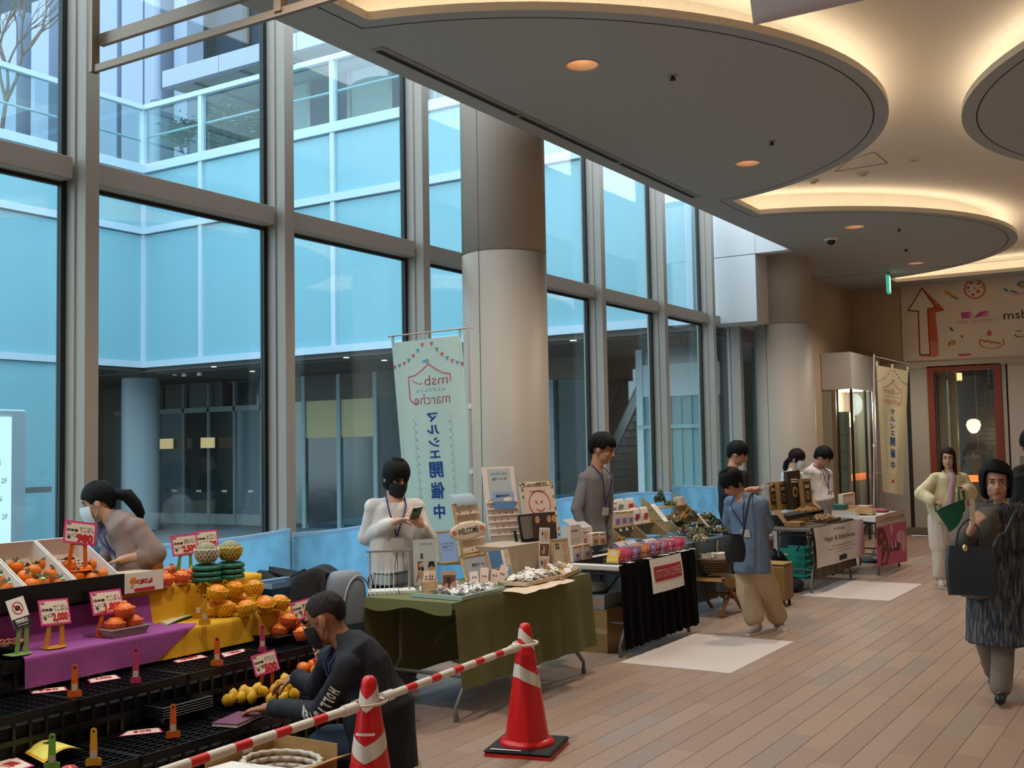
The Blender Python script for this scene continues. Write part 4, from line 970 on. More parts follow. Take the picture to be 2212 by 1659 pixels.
# printed carton standing upside down at the end of the tray
a, b = PX(265, 1243, -5.12), PX(353, 1230, -5.12)
t = thing('printed_carton', 'white carton printed upside down with a fruit and red lettering', 'box', (-5.12, a.y, T1+.010))
H_ = PX(300, 1236, -5.12).z-T1-.01; W_ = b.y-a.y
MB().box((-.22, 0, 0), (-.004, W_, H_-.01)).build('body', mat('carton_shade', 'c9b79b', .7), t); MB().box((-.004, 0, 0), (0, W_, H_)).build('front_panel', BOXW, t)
m = MB(); F = face_frame((.0015, W_*.52, H_*.52), (0, -1, 0), (0, 0, -1)); join_text(m, 'デコポン', .05, F, fit=(W_*.42, H_*.28), bold=.003)
m.box((.0005, W_*.28, .004), (.0015, W_*.78, H_*.2)); m.build('lettering', RED, t)
MB().ell((0, W_*.25, H_*.6), (.002, W_*.085, H_*.2), 16, 8).tube([(0.001, W_*.25, H_*.42), (.001, W_*.2, H_*.3)], .005, 5).build('fruit_print', mat('print_orange', 'd98a2a', .7), t)
# cones with the striped bar
def cone(p, rot, lab):
    t = thing('traffic_cone', lab, 'cone', p, rz=rot); CR = mat('cone_red', 'd51f22', .32, spec=.5); CW = mat('cone_white', 'd9cfc2', .45)
    MB().box((-.19, -.19, .018), (.19, .19, .04), bev=.012).build('base', RUBBER, t); MB().box((-.185, -.185, 0), (.185, .185, .018)).build('base_pad', CR, t)
    MB().box((-.15, -.186, .0415), (.02, -.172, .0425)).build('label', PAPER, t)
    MB().lathe([(.15, .04), (.15, .052), (.142, .062), (.122, .07)], 40, cap=False).build('flange', CR, t)
    def cr(z): return .122+(.034-.122)*((z-.062)/(.655-.062))
    MB().lathe([(.122, .062), (.034, .655), (.031, .672), (.02, .685), (0, .69)], 48).build('body', CR, t)
    for l, hgt in ((.54, .055), (.335, .07), (.16, .075)):
        m = MB()
        def bandp(u, v):
            a = -PI+2*PI*u; z = l+.035*min(abs(a), 1.9)+hgt*v; r = cr(z)+.0012; return (r*math.cos(a), r*math.sin(a), z)
        m.grid(bandp, 64, 2); m.build('reflective_band', CW, t)
    m = MB()
    for i in range(8):
        a0, a1 = -.5+i*.13, -.5+(i+1)*.13; r = .0835
        m.add([(r*math.cos(a0), r*math.sin(a0), .452), (r*math.cos(a1), r*math.sin(a1), .452), ((r-.0017)*math.cos(a1), (r-.0017)*math.sin(a1), .463), ((r-.0017)*math.cos(a0), (r-.0017)*math.sin(a0), .463)], [(0, 1, 2, 3)])
    m.M = Matrix.Scale(1.06, 4, (1, 0, 0)) @ Matrix.Scale(1.06, 4, (0, 1, 0)); m.build('label_strip', PAPER, t); t.children[-1].rotation_euler[2] = .6; t.children[-1].scale = (.9, .9, 1)
    return t
CN = [(-3.23, 5.24, 0), (-3.09, 3.73, 0), (PZ(149, 1652, .69).x, PZ(149, 1652, .69).y, 0)]
cone(CN[0], .25, 'red and white traffic cone standing on the floor by the green table'); cone(CN[1], -1.15, 'red and white traffic cone in front of the crouching man'); cone(CN[2], 0, 'red traffic cone whose tip shows at the bottom edge')
for i, lab in ((0, 'red and white striped bar between the two visible cones'), (1, 'red and white striped bar running out of the picture at the bottom left')):
    a = Vector(CN[i])+Vector((0, 0, .572)); b = Vector(CN[i+1])+Vector((0, 0, .572)); d = (b-a).normalized(); L_ = (b-a).length
    t = thing('barrier_bar', lab, 'bar'); RM = mat('bar_red', 'd4201f', .35); WM = mat('bar_white', 'ddd3c8', .4)
    s_ = .16; k = 0
    while s_ < L_-.161:
        e = min(s_+(.13 if k % 2 == 0 else .085), L_-.15)
        MB().tube([a+d*s_, a+d*e], .0185, 14).build('white_tube' if k % 2 == 0 else 'red_band', WM if k % 2 == 0 else RM, t); s_ = e; k += 1
    for q, sg in ((a, 1), (b, -1)):
        m = MB().tube([q+d*sg*.095, q+d*sg*.175], .024, 14); side = Vector((-d.y, d.x, 0))
        m.tube([q+d*(.085*math.cos(w_))*1.0+side*(.062*math.sin(w_))+Vector((0, 0, .004)) for w_ in [2*PI*i_/28 for i_ in range(28)]], .008, 6, closed=True).build('end_ring', WM, t)
# cardboard box with a woven basket inside
CB = mat('cardboard', 'b18a54', .75, var=.04, vscale=10); CBI = mat('cardboard_inside', '9a7745', .8)
c = PZ(590, 1583, .33); t = thing('cardboard_box', 'open brown cardboard box on the floor between the stall and the cones', 'box', (c.x, c.y, 0))
w, d, h = .40, .42, .33
MB().box((0, -d, 0), (.006, 0, h)).box((0, -.006, 0), (w, 0, h)).box((w-.006, -d, 0), (w, 0, h-.06)).box((0, -d, 0), (w, -d+.006, h-.06)).box((0, -d, 0), (w, 0, .006)).build('body', CB, t)
MB().prism([(w, -d+.02, h-.06), (w, -.02, h-.06), (w+.12, -.04, h-.02), (w+.12, -d+.04, h-.02)], (0, 0, .005)).build('flap', CB, t)
MB().box((.006, -.20, h-.05), (.0072, -.14, h-.035)).build('label', PAPER, t)
bk = thing('woven_basket', 'white woven basket inside the cardboard box', 'basket', (c.x+.22, c.y-.17, .012))
m = MB()
for j in range(9):
    r = .10+.05*j/8; m.tube([((r+.006*(-1)**(i+j))*1.25*math.cos(2*PI*i/36), (r+.006*(-1)**(i+j))*math.sin(2*PI*i/36), .02+j*.03) for i in range(36)], .012, 5, closed=True)
m.build('weave', mat('basket_white', 'cfc3b4', .7), bk); MB().lathe([(0, 0), (.1, 0), (.1, .02)], 20, sx=1.25).build('base', mat('basket_white', 'cfc3b4', .7), bk)
t = thing('paper_sheet', 'white sheet of paper lying on the front of the cardboard box', 'paper', (c.x+.16, c.y-.36, h-.055))
MB().prism([(-.14, -.12, 0), (.22, -.14, .01), (.24, .08, .01), (-.12, .06, 0)], (0, 0, .003)).build('sheet', PAPER, t); MB().prism([(-.14, -.12, -.001), (-.12, .06, -.001), (-.13, .06, -.02), (-.15, -.12, -.02)], (.002, 0, 0)).build('fold', PAPER, t)
# closed notebook under the man's hand
a = PZ(520, 1552, T4+.02); t = thing('notebook', 'purple notebook with cream pages under the crouching man\'s near hand', 'notebook', (a.x-.02, a.y, T4+.004), rz=.25)
MB().box((-.07, -.12, 0), (.07, .12, .012)).build('pages', CREAM, t); MB().box((-.072, -.122, .012), (.072, .122, .018)).build('cover', mat('note_cover', '6d3352', .5), t)
# ================================================================ blue sheets along the glass
BLUE = translucent('blue_sheet', '8ccaf0', .55, .14, 4)
for k in range(3, 9):
    y0, y1 = MY[k]+.02, MY[k+1]+.0; zt = 1.09-.02*math.sin(k*2.1)
    lab = 'light blue sheet taped along the glass, ' + ['beside the ponytailed woman', 'behind the suitcase and the woman with the phone', 'behind the white tall banner', 'behind the grey-sweater man', 'behind the step shelves', 'behind the man in black'][k-3]
    m = MB(); m.grid(lambda u, v: (-5.775+.01*noise.noise(Vector((u*6+k*3, v*5, 1)))-.0*v, y0+(y1-y0)*u, .02+(zt-.02+(.03*math.sin(u*PI*1.0+k) if v > .9 else 0))*v), 24, 10)
    t = thing('blue_sheet', lab, 'sheet'); m.build('sheet', BLUE, t)
    m = MB(); m.grid(lambda u, v: (-5.772+.01*noise.noise(Vector((u*6+k*3, 5, 1))), y0+(y1-y0)*u, zt+.03*math.sin(u*PI+k)-.03+.035*v), 24, 1); m.build('top_tape', translucent('blue_tape', 'bfe2f6', .5), t)
# ================================================================ market tables
def leg_pair(t, x0, x1, y, z, dy, m_=LEGM):
    for x in (x0, x1): MB().tube([(x, y, z-.04), (x, y, z*.42), (x, y+dy*.3, z*.33), (x+(.02 if x == x1 else -.02), y+dy, z*.12), (x+(.02 if x == x1 else -.02), y+dy, .02)], .0135, 8).lathe([(.017, 0), (.017, .035)], 10, c=(x+(.02 if x == x1 else -.02), y+dy, 0)).build('leg', m_, t)
    MB().tube([(x0, y+dy*.3, z*.33), (x1, y+dy*.3, z*.33)], .011, 8).build('stretcher', m_, t); MB().tube([(x0, y, z-.1), (x1, y, z-.1)], .011, 8).build('stretcher', m_, t)
    MB().tube([((x0+x1)/2, y, z*.6), ((x0+x1)/2, y+(.5 if dy < 0 else -.5), z-.05)], .01, 6).build('brace', m_, t)
def folding_table(x0, x1, y0, y1, z, lab, top_m):
    t = thing('folding_table', lab, 'table', (0, 0, 0))
    MB().box((x0, y0, z-.042), (x1, y1, z-.003), bev=.006).build('tabletop', top_m, t)
    leg_pair(t, x0+.06, x1-.05, y0+.28, z, -.22); leg_pair(t, x0+.06, x1-.05, y1-.28, z, .22)
    return t
def table_cloth(name, lab, m_, x0, x1, y0, y1, z, front, back=.05, ends=.05, wave=.012, k=34., hem=0., front_y=None):
    fy0, fy1 = front_y or (y0, y1)
    t = thing(name, lab, 'tablecloth', (0, 0, 0))
    MB().box((x0-.004, y0-.004, z-.0025), (x1+.004, y1+.004, z+.002)).build('top', m_, t)
    def F(u, v):
        y = fy0+(fy1-fy0)*u; w = wave*v*(math.sin(y*k)+.7*math.sin(y*k*.43+1.3)); hz = hem*(math.sin(u*300)+math.sin(u*171)) if v > .97 else 0
        return (x1+.006+.012*math.sin(min(1, v*6)*PI/2)+w+.03*v*v, y, z-(z-front)*v+hz)
    if fy1 > fy0: MB().grid(F, 110 if hem else 70, 14).build('front_drop', m_, t)
    if back: MB().grid(lambda u, v: (x0-.006-.01*v-wave*.5*v*math.sin(u*30), y0+(y1-y0)*u, z-(z-back)*v), 40, 8).build('back_drop', m_, t)
    for y, s_ in ((y0, -1), (y1, 1)):
        if ends: MB().grid(lambda u, v: (x0+(x1-x0)*u, y+s_*(.006+.008*v), z-ends*v*(1+.3*math.sin(u*9))), 16, 3).build('end_drop', m_, t)
    return t
TB = .72
T1X0, T1X1, T1Y0, T1Y1 = -4.58, -3.90, 5.50, 7.24
folding_table(T1X0, T1X1, T1Y0, T1Y1, TB, 'folding table under the olive green cloth', mat('table_top', 'c9c3b8', .5))
GREEN = mat('olive_cloth', '66683c', .85, bump=.1, bscale=400)
table_cloth('green_tablecloth', 'olive green cloth hanging from the table of earrings', GREEN, T1X0, T1X1, T1Y0, T1Y1, TB, .20, .16, .06, .014, 21)
T2X0, T2X1, T2Y0, T2Y1 = -4.52, -3.93, 7.78, 9.24
folding_table(T2X0, T2X1, T2Y0, T2Y1, TB, 'white-topped folding table under the black cloth of the coffee stall', mat('table_white', 'd9d3c8', .45))
BLACKC = mat('black_cloth', '050506', 1., spec=.1, bump=.1, bscale=200)
table_cloth('black_tablecloth', 'black frayed-hem cloth on the coffee stall table', BLACKC, T2X0+.12, T2X1, T2Y0+.10, T2Y1, TB, .07, 0, 0, .012, 40, .004, front_y=(T2Y0, T2Y1+.02))
T3X0, T3X1, T3Y0, T3Y1 = -4.24, -3.72, 12.02, 13.72
folding_table(T3X0, T3X1, T3Y0, T3Y1, TB, 'grey folding table of the chocolate stall', mat('table_grey', '77736c', .5))
table_cloth('brown_tablecloth', 'dark brown cloth on the front of the chocolate stall table', mat('brown_cloth', '4a3b26', .85), T3X0+.03, T3X1, T3Y0+.03, T3Y1, TB, .16, 0, 0, .010, 26)
T4X0, T4X1, T4Y0, T4Y1 = -4.08, -3.50, 14.06, 15.26
folding_table(T4X0, T4X1, T4Y0, T4Y1, TB, 'folding table with black legs at the far end', mat('table_white', 'd9d3c8', .45))
table_cloth('white_tablecloth', 'white cloth on the far table with the pink poster', mat('white_cloth', 'dcd9d6', .8), T4X0, T4X1, T4Y0, T4Y1, TB, .30, .2, .05, .012, 30)
T5X0, T5X1, T5Y0, T5Y1 = -4.95, -4.28, 9.42, 11.0
folding_table(T5X0, T5X1, T5Y0, T5Y1, TB-.02, 'folding table under the dried flowers', mat('table_grey', '77736c', .5))
table_cloth('teal_tablecloth', 'slate grey-green cloth under the dried flowers', mat('teal_cloth', '46545a', .85), T5X0, T5X1, T5Y0, T5Y1, TB-.02, .12, 0, .5, .010, 24)
# white ground sheets in front of the tables
for (x0, x1, y0, y1, lab) in ((-3.88, -2.99, 7.66, 9.12, 'white plastic sheet on the floor in front of the coffee stall'), (-3.80, -2.86, 11.86, 13.42, 'white plastic sheet on the floor in front of the chocolate stall')):
    m = MB(); m.grid(lambda u, v: (x0+(x1-x0)*u, y0+(y1-y0)*v, .0015+.010*max(0, noise.noise(Vector((u*2.2+x0, v*5, y0))))*(1 if .03 < u < .97 and .03 < v < .97 else 0)), 50, 70)
    o = m.build('floor_sheet', mat('white_sheet', 'd8cbc2', .45, spec=.5)); o['label'] = lab; o['category'] = 'sheet'
# ---------------------------------------------------------------- helpers for leaning panels
def lean(TLp, TRp, BRp, BLp, z, tilt=.2):
    a, b = PZ(*BLp, z), PZ(*BRp, z); r = (b-a); r.z = 0; n = Vector((r.y, -r.x, 0)).normalized()
    if n.dot(EYE-a) < 0: n = -n
    n = (n*math.cos(tilt)+Vector((0, 0, math.sin(tilt)))).normalized()
    c = RP(*TLp, a, n); d = RP(*TRp, a, n); cen = (a+b+c+d)/4
    F = face_frame(cen, (d-c)+(b-a), (c-a)+(d-b)); w = ((d-c).length+(b-a).length)/2; h = ((c-a).length+(d-b).length)/2
    # stand the lower edge on the surface
    low = min((F @ Vector((s*w/2, -h/2, -.012))).z for s in (-1, 1)); F = Matrix.Translation((0, 0, max(0, z-low)+.001)) @ F
    return F, w, h
def panel(name, lab, cat, pts, z, tilt, frame=None, base=PAPER, th=.012, fw=.014, art=None, lines=(), mats=None, acry=False):
    F, w, h = lean(*pts, z, tilt); t = thing(name, lab, cat); t.matrix_world = F
    if frame:
        m = MB(); m.box((-w/2, -h/2, -th), (w/2, -h/2+fw, .004)).box((-w/2, h/2-fw, -th), (w/2, h/2, .004)).box((-w/2, -h/2, -th), (-w/2+fw, h/2, .004)).box((w/2-fw, -h/2, -th), (w/2, h/2, .004)); m.build('frame', frame, t)
        MB().box((-w/2+fw, -h/2+fw, -th*.7), (w/2-fw, h/2-fw, -.001)).build('panel', base, t)
    else: MB().box((-w/2, -h/2, -th), (w/2, h/2, 0)).build('panel', base, t)
    m = MB()
    for (s_, sz, cx, cy, mi) in lines: join_text(m, s_, .1, Matrix.Translation((cx*w, cy*h, .0015)), m=mi, fit=(sz[0]*w, sz[1]*h if len(sz) > 1 else 0))
    if art: art(m, w, h)
    if m.v: m.build('print', mats or [INK, mat('ink_grey', '6b6462', .7), RED, mat('print_white', 'f2eee8', .7)], t)
    if not frame or tilt > .12: MB().box((-w*.04, -h/2, -th-.004-math.tan(tilt)*0), (w*.04, h*.1, -th)).build('strut', mats[0] if False else LEGM, t)
    return t, F, w, h
p1 = lambda a, b: (750+a/4.424, 950+b/4.424)
def flat(m, pts, mi, z=.001): m.add([(x, y, z) for x, y in pts], [tuple(range(len(pts)))], m=mi)
def disc(m, cx, cy, rx, ry, mi, z=.0012, n=20): m.add([(cx+rx*math.cos(2*PI*i/n), cy+ry*math.sin(2*PI*i/n), z) for i in range(n)], [tuple(range(n))], m=mi)
SKINP = mat('print_skin', 'c79a7a', .6); BROWNP = mat('print_brown', '6e4f40', .6); BLUEP = mat('print_blue', '5b87b8', .6); SKYP = mat('print_sky', '8fa9d2', .6); TEALP = mat('print_teal', '8fb3bf', .6); PINKP = mat('print_pink', 'e58aa0', .6)
ACR = glass('acrylic', (.93, .95, .95), .06)
# necklace stand
a, b = PZ(*p1(205, 1480), TB), PZ(*p1(655, 1462), TB); r = (b-a); ang = math.atan2(r.y, r.x); L_ = r.length
t = thing('necklace_stand', 'white necklace stand with strings hanging over the near end of the green table', 'stand', (a.x, a.y, TB+.004), rz=ang)
hh = .27
MB().box((0, -.04, 0), (L_, .12, .018)).build('base', WHITEP, t)
MB().tube([(.01, .02, .018), (.012, .02, hh)], .006, 8).build('post', mat('lilac_bar', 'a8a2b0', .4), t); MB().tube([(L_-.04, .02, .018), (L_-.04, .02, hh)], .006, 8).build('post', mat('lilac_bar', 'a8a2b0', .4), t)
MB().box((-.01, .012, hh-.006), (L_-.02, .028, hh+.006)).build('top_bar', mat('wood_grey', '9a8a80', .6), t)
WSTR = mat('string_white', 'e7e3dc', .6)
for k in range(7):
    x = .03+k*.026; d = .17 if k < 5 else .12
    n_ = MB().tube([(x, .02, hh), (x+.003, .005, hh-.1), (x-.012*(1-k*.2), -.03, hh-.2), (x-.02+.004*k, -.05, .03), (x-.02+.005*k, -.065, -.02), (x-.018+.005*k, -.067, -.04-.03*(k % 3))], .0022, 5).build('necklace', WSTR if k < 6 else INK, t)
    MB().ell((x-.018+.005*k, -.067, -.05-.03*(k % 3)), (.006, .006, .009), 8, 6).build('pendant', mat('pendant_dark', '35393b', .3), n_)
MB().tube([(.19, .02, hh), (.17, .0, hh-.1), (.185, -.03, hh-.22), (.215, -.02, hh-.24), (.235, .0, hh-.14), (.225, .02, hh)], .002, 5).build('necklace', INK, t)
# acrylic photo stand with two portraits
def portrait(m, w, h):
    flat(m, [(-w*.48, -h*.47), (w*.02, -h*.47), (w*.02, h*.05), (-w*.48, h*.05)], 1); disc(m, -w*.2, -h*.18, w*.13, h*.17, 2, .0016); flat(m, [(-w*.47, -h*.47), (-w*.3, -h*.2), (-w*.34, h*.03), (-w*.05, h*.03), (-w*.28, -h*.02), (-w*.3, -h*.3)], 3, .0018); disc(m, -w*.13, -h*.13, w*.07, h*.045, 0, .002); disc(m, -w*.27, -h*.12, w*.04, h*.04, 0, .002)
    flat(m, [(w*.05, -h*.42), (w*.46, -h*.42), (w*.46, h*.05), (w*.05, h*.05)], 1); disc(m, w*.26, -h*.17, w*.13, h*.15, 2, .0016); flat(m, [(w*.1, -h*.13), (w*.16, h*.02), (w*.38, h*.02), (w*.42, -h*.13), (w*.28, -h*.07)], 0, .0018)
    flat(m, [(-w*.2, h*.08), (-w*.08, h*.08), (-w*.08, h*.2), (-w*.2, h*.2)], 3)
panel('photo_stand', 'clear acrylic stand with a photo of a woman in sunglasses on the green table', 'sign stand', (p1(628, 962), p1(862, 948), p1(850, 1395), p1(640, 1405)), TB, .08, None, mat('photo_base', 'c9cdcc', .25), .006, art=portrait, lines=[('ネックレス', (.5, .05), .05, .40, 0)], mats=[INK, mat('photo_pale', 'cfc4ba', .5), SKINP, BROWNP])
# brown photo card of a woman's back
def backpic(m, w, h):
    flat(m, [(-w*.42, -h*.42), (w*.42, -h*.42), (w*.42, h*.3), (-w*.42, h*.3)], 0); flat(m, [(-w*.42, -h*.42), (w*.42, -h*.42), (w*.42, h*.05), (w*.1, -h*.1), (-w*.1, -h*.02), (-w*.42, -h*.2)], 1, .0014); flat(m, [(-w*.25, h*.2), (w*.1, h*.2), (w*.1, -h*.02), (w*.0, -h*.35), (-w*.1, -h*.1)], 2, .0018); disc(m, w*.33, h*.1, w*.06, h*.05, 3, .0018)
panel('photo_card', 'brown photo card of a woman seen from behind on the green table', 'card', (p1(905, 1256), p1(1046, 1254), p1(1046, 1462), p1(900, 1466)), TB+.012, .06, None, mat('photo_pink', 'c7a392', .6), .008, art=backpic, mats=[BROWNP, SKINP, mat('print_dark', '3a2a24', .6), RED])
# wooden box with card tags
a = PZ(*p1(808, 1482), TB+.012); t = thing('wooden_card_box', 'small wooden box holding earring cards on the green table', 'box', (a.x-.03, a.y+.02, TB+.014), rz=.5)
MB().box((-.045, -.055, 0), (.045, .055, .006)).box((-.045, -.055, 0), (-.039, .055, .085)).box((.039, -.055, 0), (.045, .055, .085)).box((-.045, -.055, 0), (.045, -.049, .085)).box((-.045, .049, 0), (.045, .055, .085)).build('body', WOOD, t)
for k, (dx, dy, rx) in enumerate(((-.015, -.025, -.35), (.01, -.015, -.2), (-.005, .012, -.3), (.012, .03, -.15))):
    c = MB().box((-.022, -.001, -.05), (.022, .001, .055)).build('card', CREAM, t, loc=(dx, dy, .09), rot=(rx, .2, .6)); m = MB()
    for i in range(4): m.ell((-.008+.016*(i % 2), -.002, .005+.018*(i//2)), (.005, .002, .006), 8, 5)
    m.build('earring', mat('earring_dark', '3a2a26', .4), c)
# low trays crowded with small white cards
def card_tray(name, lab, pts, z, m_, n, seed, tint, zt=.016):
    c = [PZ(*q, z) for q in pts]; cen = sum(c, Vector())/4; cen.z = z; t = thing(name, lab, 'tray', cen); rnd = random.Random(seed)
    q = [p-cen for p in c]; MB().prism([Vector((p.x, p.y, .001)) for p in q], (0, 0, zt)).build('board', m_, t)
    for i in range(4): MB().bar(Vector((q[i].x, q[i].y, zt*.75+.001)), Vector((q[(i+1) % 4].x, q[(i+1) % 4].y, zt*.75+.001)), .01, zt*1.5).build('rim', m_, t)
    m = MB(); k = 0
    for i in range(n):
        u, v = rnd.uniform(.08, .92), rnd.uniform(.1, .9); p = q[0].lerp(q[1], u).lerp(q[3].lerp(q[2], u), v); M_ = Tm((p.x, p.y, zt+.012+.018*rnd.random()), rx=rnd.uniform(-.6, .9), ry=rnd.uniform(-.5, .5), rz=rnd.uniform(0, 3)); m.M = M_
        m.box((-.02, -.024, -.0006), (.02, .024, .0006), m=0)
        for s_ in (-1, 1): m.box((s_*.009-.004, -.006, .0007), (s_*.009+.004, .006, .004), m=1+(i % 2))
    m.M = None; m.build('earring_cards', [PAPER, mat('gem_'+tint, tint, .3), mat('gem_pale', 'd9d2ca', .3)], t, kind='stuff'); return t
card_tray('glass_tray', 'pale glass board of earring cards at the front of the green table', (p1(620, 1500), p1(1100, 1540), p1(1500, 1440), p1(1010, 1395)), TB+.004, mat('glass_board', '9fb5ad', .15), 110, 3, '4a4f8a')
card_tray('cloth_tray', 'beige tray heaped with white earring cards on the green table', (p1(1500, 1395), p1(1720, 1400), p1(2100, 1310), p1(1700, 1285)), TB+.012, mat('beige_tray', 'd8bfa6', .7), 120, 4, '8a6a5a')
card_tray('wooden_tray', 'thin wooden tray with a sheet of cards at the far end of the green table', (p1(1830, 1292), p1(2050, 1340), p1(2215, 1265), p1(2010, 1225)), TB+.008, WOOD, 30, 5, '2a2a2c', .02)
# beige runner hanging over the front edge
c = [PZ(*p1(a, b), TB+.004) for a, b in ((1480, 1452), (1700, 1478), (2180, 1350), (1900, 1290))]
m = MB(); m.grid(lambda u, v: c[0].lerp(c[3], v).lerp(c[1].lerp(c[2], v), u)+Vector((0, 0, .001+.006*max(0, math.sin(v*17+u*3)))), 10, 24)
m.build('cloth_runner', mat('beige_runner', 'd6bda2', .8)); bpy.data.objects['cloth_runner']['label'] = 'rumpled beige cloth under the trays at the front of the green table'; bpy.data.objects['cloth_runner']['category'] = 'cloth'
# open wooden case with a blue lining
panel('wooden_case', 'open wooden case lid lined with blue paper beside the welcome plate', 'case', (p1(832, 892), p1(1028, 862), p1(1092, 1180), p1(890, 1190)), TB+.06, .25, WOOD, SKYP, .014, .012, lines=[('アレルギー対応', (.6, .05), 0, .1, 1), ('樹脂ピアス', (.5, .05), 0, .0, 1), ('イヤリング', (.5, .05), 0, -.1, 1)])
F, w, h = lean(p1(890, 1120), p1(1090, 1100), p1(1100, 1200), p1(893, 1200), TB, .05); t = thing('card_case', 'wooden case bottom filled with pinkish earring cards below the blue lid', 'case'); t.matrix_world = Matrix.Translation((F[0][3], F[1][3], TB+.005)) @ Matrix.Rotation(.55, 4, 'Z')
MB().box((-.11, -.02, 0), (.11, .12, .035)).build('body', WOOD, t); m = MB()
for k in range(16): m.M = Tm((-.09+.012*k, .03+.03*(k % 3), .045), rx=-.7, rz=.2*math.sin(k)); m.box((-.02, -.001, -.02), (.02, .001, .03))
m.M = None; m.build('earring_cards', mat('card_pink', 'e7cdbf', .7), t, kind='stuff')
# tall display with shelves, curled acrylic sheet and welcome plate
t, F, w, h = panel('earring_tower', 'tall wooden earring display with little shelves behind the welcome plate', 'display', (p1(975, 640), p1(1205, 610), p1(1394, 1283), p1(1186, 1327)), TB+.004, .2, WOOD, mat('tower_back', 'e2cdb6', .7), .016, .01)
for k in range(5):
    y = h*(.34-.17*k); MB().box((-w*.44, y, .004), (w*.44, y+.012, .024)).build('shelf', mat('tower_shelf', 'e6d4c0', .7), t)
    m = MB()
    for i in range(4): m.ell((-w*.36+w*.24*i, y+.018, .014), (.008, .005, .009), 7, 5, m=(i+k) % 2)
    m.build('earrings', [mat('gem_dark', '5a3f34', .4), mat('gem_beige', 'cdb59a', .4)], t, kind='stuff')
m = MB(); m.grid(lambda u, v: (-w*.45+w*.9*u, h*.46+.10*math.sin(v*1.5), .0+.085*(1-math.cos(v*1.5))*-1+.09*v*0+.02), 6, 12); m.build('acrylic_sheet', mat('acrylic_print', '9fb4c0', .12), t)
c_ = [PZ(*p1(a, b), TB+.20) for a, b in ((1040, 905), (1270, 830))]; cen = PX(750+1155/4.424, 950+868/4.424, -4.37)
t = thing('welcome_plate', 'oval plate reading WELCOME hung by a cord', 'plate'); Fw = face_frame(cen, (.8, .56, .18), (-.15, -.1, 1)); t.matrix_world = Fw
PW_ = .26; m = MB(); m.lathe([(0, .012), (.4*PW_, .012), (.46*PW_, .008), (.5*PW_, 0), (.46*PW_, -.008), (0, -.008)], 40, sy=.5); m.build('plate', mat('plate_cream', 'e3cdb4', .6), t)
m = MB(); join_text(m, 'WELCOME', .1, Matrix.Translation((0, 0, .0128)), m=0, fit=(PW_*.56, PW_*.17), bold=.002)
for s_ in (-1, 1):
    for q in range(5): disc(m, s_*PW_*.37+.011*math.cos(q*1.257), .011*math.sin(q*1.257), .008, .008, 1, .0128, 8)
m.build('lettering', [INK, mat('coral_print', 'd96a4e', .6)], t); MB().tube([(-.06, .05, .005), (-.035, .14, -.0), (.0, .19, -.01), (.03, .14, 0), (.06, .055, .005)], .003, 5).build('cord', mat('cord_brown', '8a6a4a', .8), t)
# framed print in front, blue glossy magazine, beige riser
panel('framed_print', 'wooden frame leaning low with a blurred landscape print', 'frame', (p1(1072, 1118), p1(1310, 1085), p1(1390, 1330), p1(1165, 1390)), TB+.02, .3, WOOD, mat('print_grey', 'b9bccb', .3), .014, .018, lines=[('限定セール', (.5, .12), .1, .1, 0)])
def mag(m, w, h):
    flat(m, [(-w*.5, -h*.1), (w*.1, -h*.1), (w*.1, h*.5), (-w*.5, h*.5)], 0); flat(m, [(w*.1, -h*.5), (w*.22, -h*.5), (w*.25, h*.5), (w*.12, h*.5)], 1); disc(m, w*.36, h*.3, w*.08, h*.1, 2); flat(m, [(w*.26, -h*.45), (w*.47, -h*.45), (w*.47, -h*.08), (w*.26, -h*.08)], 3); flat(m, [(-w*.48, -h*.48), (w*.0, -h*.48), (w*.0, -h*.14), (-w*.48, -h*.14)], 4)
panel('magazine', 'blue glossy folder standing behind the framed print', 'folder', (p1(1328, 1090), p1(1510, 1062), p1(1620, 1310), p1(1420, 1345)), TB+.02, .25, None, mat('mag_cream', 'dfcdb6', .25), .01, art=mag, mats=[BLUEP, mat('print_white', 'f2eee8', .7), mat('print_gold', 'd9b98a', .5), TEALP, BROWNP])
for k, (a, b) in enumerate(((1245, 1390), (1330, 1380), (1420, 1370), (1480, 1350))):
    q = PZ(*p1(a, b), TB+.03); t = thing('earring_card', 'pinkish earring card propped up in front of the framed print, %s' % ['leftmost', 'second from left', 'third from left', 'rightmost'][k], 'card', (q.x-.02, q.y, TB+.022), group='propped earring cards'); t.rotation_euler = (-.35, .15*k-.1, .55)
    MB().box((-.028, -.001, 0), (.028, .001, .10+.02*(k % 2))).build('card', mat('card_pink', 'e7cdbf', .7), t); m = MB()
    for s_ in (-1, 1): m.ell((s_*.009, -.003, .06), (.005, .002, .008), 7, 5)
    m.build('earring', mat('gem_dark', '5a3f34', .4), t)
a = PZ(*p1(1345, 1030), TB+.13); b = PZ(*p1(1590, 1280), TB)
t = thing('cloth_riser', 'beige cloth-covered riser block on the green table', 'riser', (-4.46, 6.98, TB+.003), rz=-.02); W_, D_, H_ = .32, .54, .218
m = MB()
def rb(u, v):
    a_ = u*2*PI; k = max(abs(math.cos(a_)), abs(math.sin(a_))); x, y = math.cos(a_)/k*W_/2, math.sin(a_)/k*D_/2; fl = 1+.10*v*v*(1+.5*math.sin(a_*12))
    return (x*fl, y*fl, H_*(1-v))
m.grid(rb, 64, 8); m.add([(x*W_/2, y*D_/2, H_) for x, y in ((-1, -1), (1, -1), (1, 1), (-1, 1))], [(0, 1, 2, 3)]); m.build('cloth', mat('riser_cloth', 'b7a58f', .85), t)
RZT = TB+.223
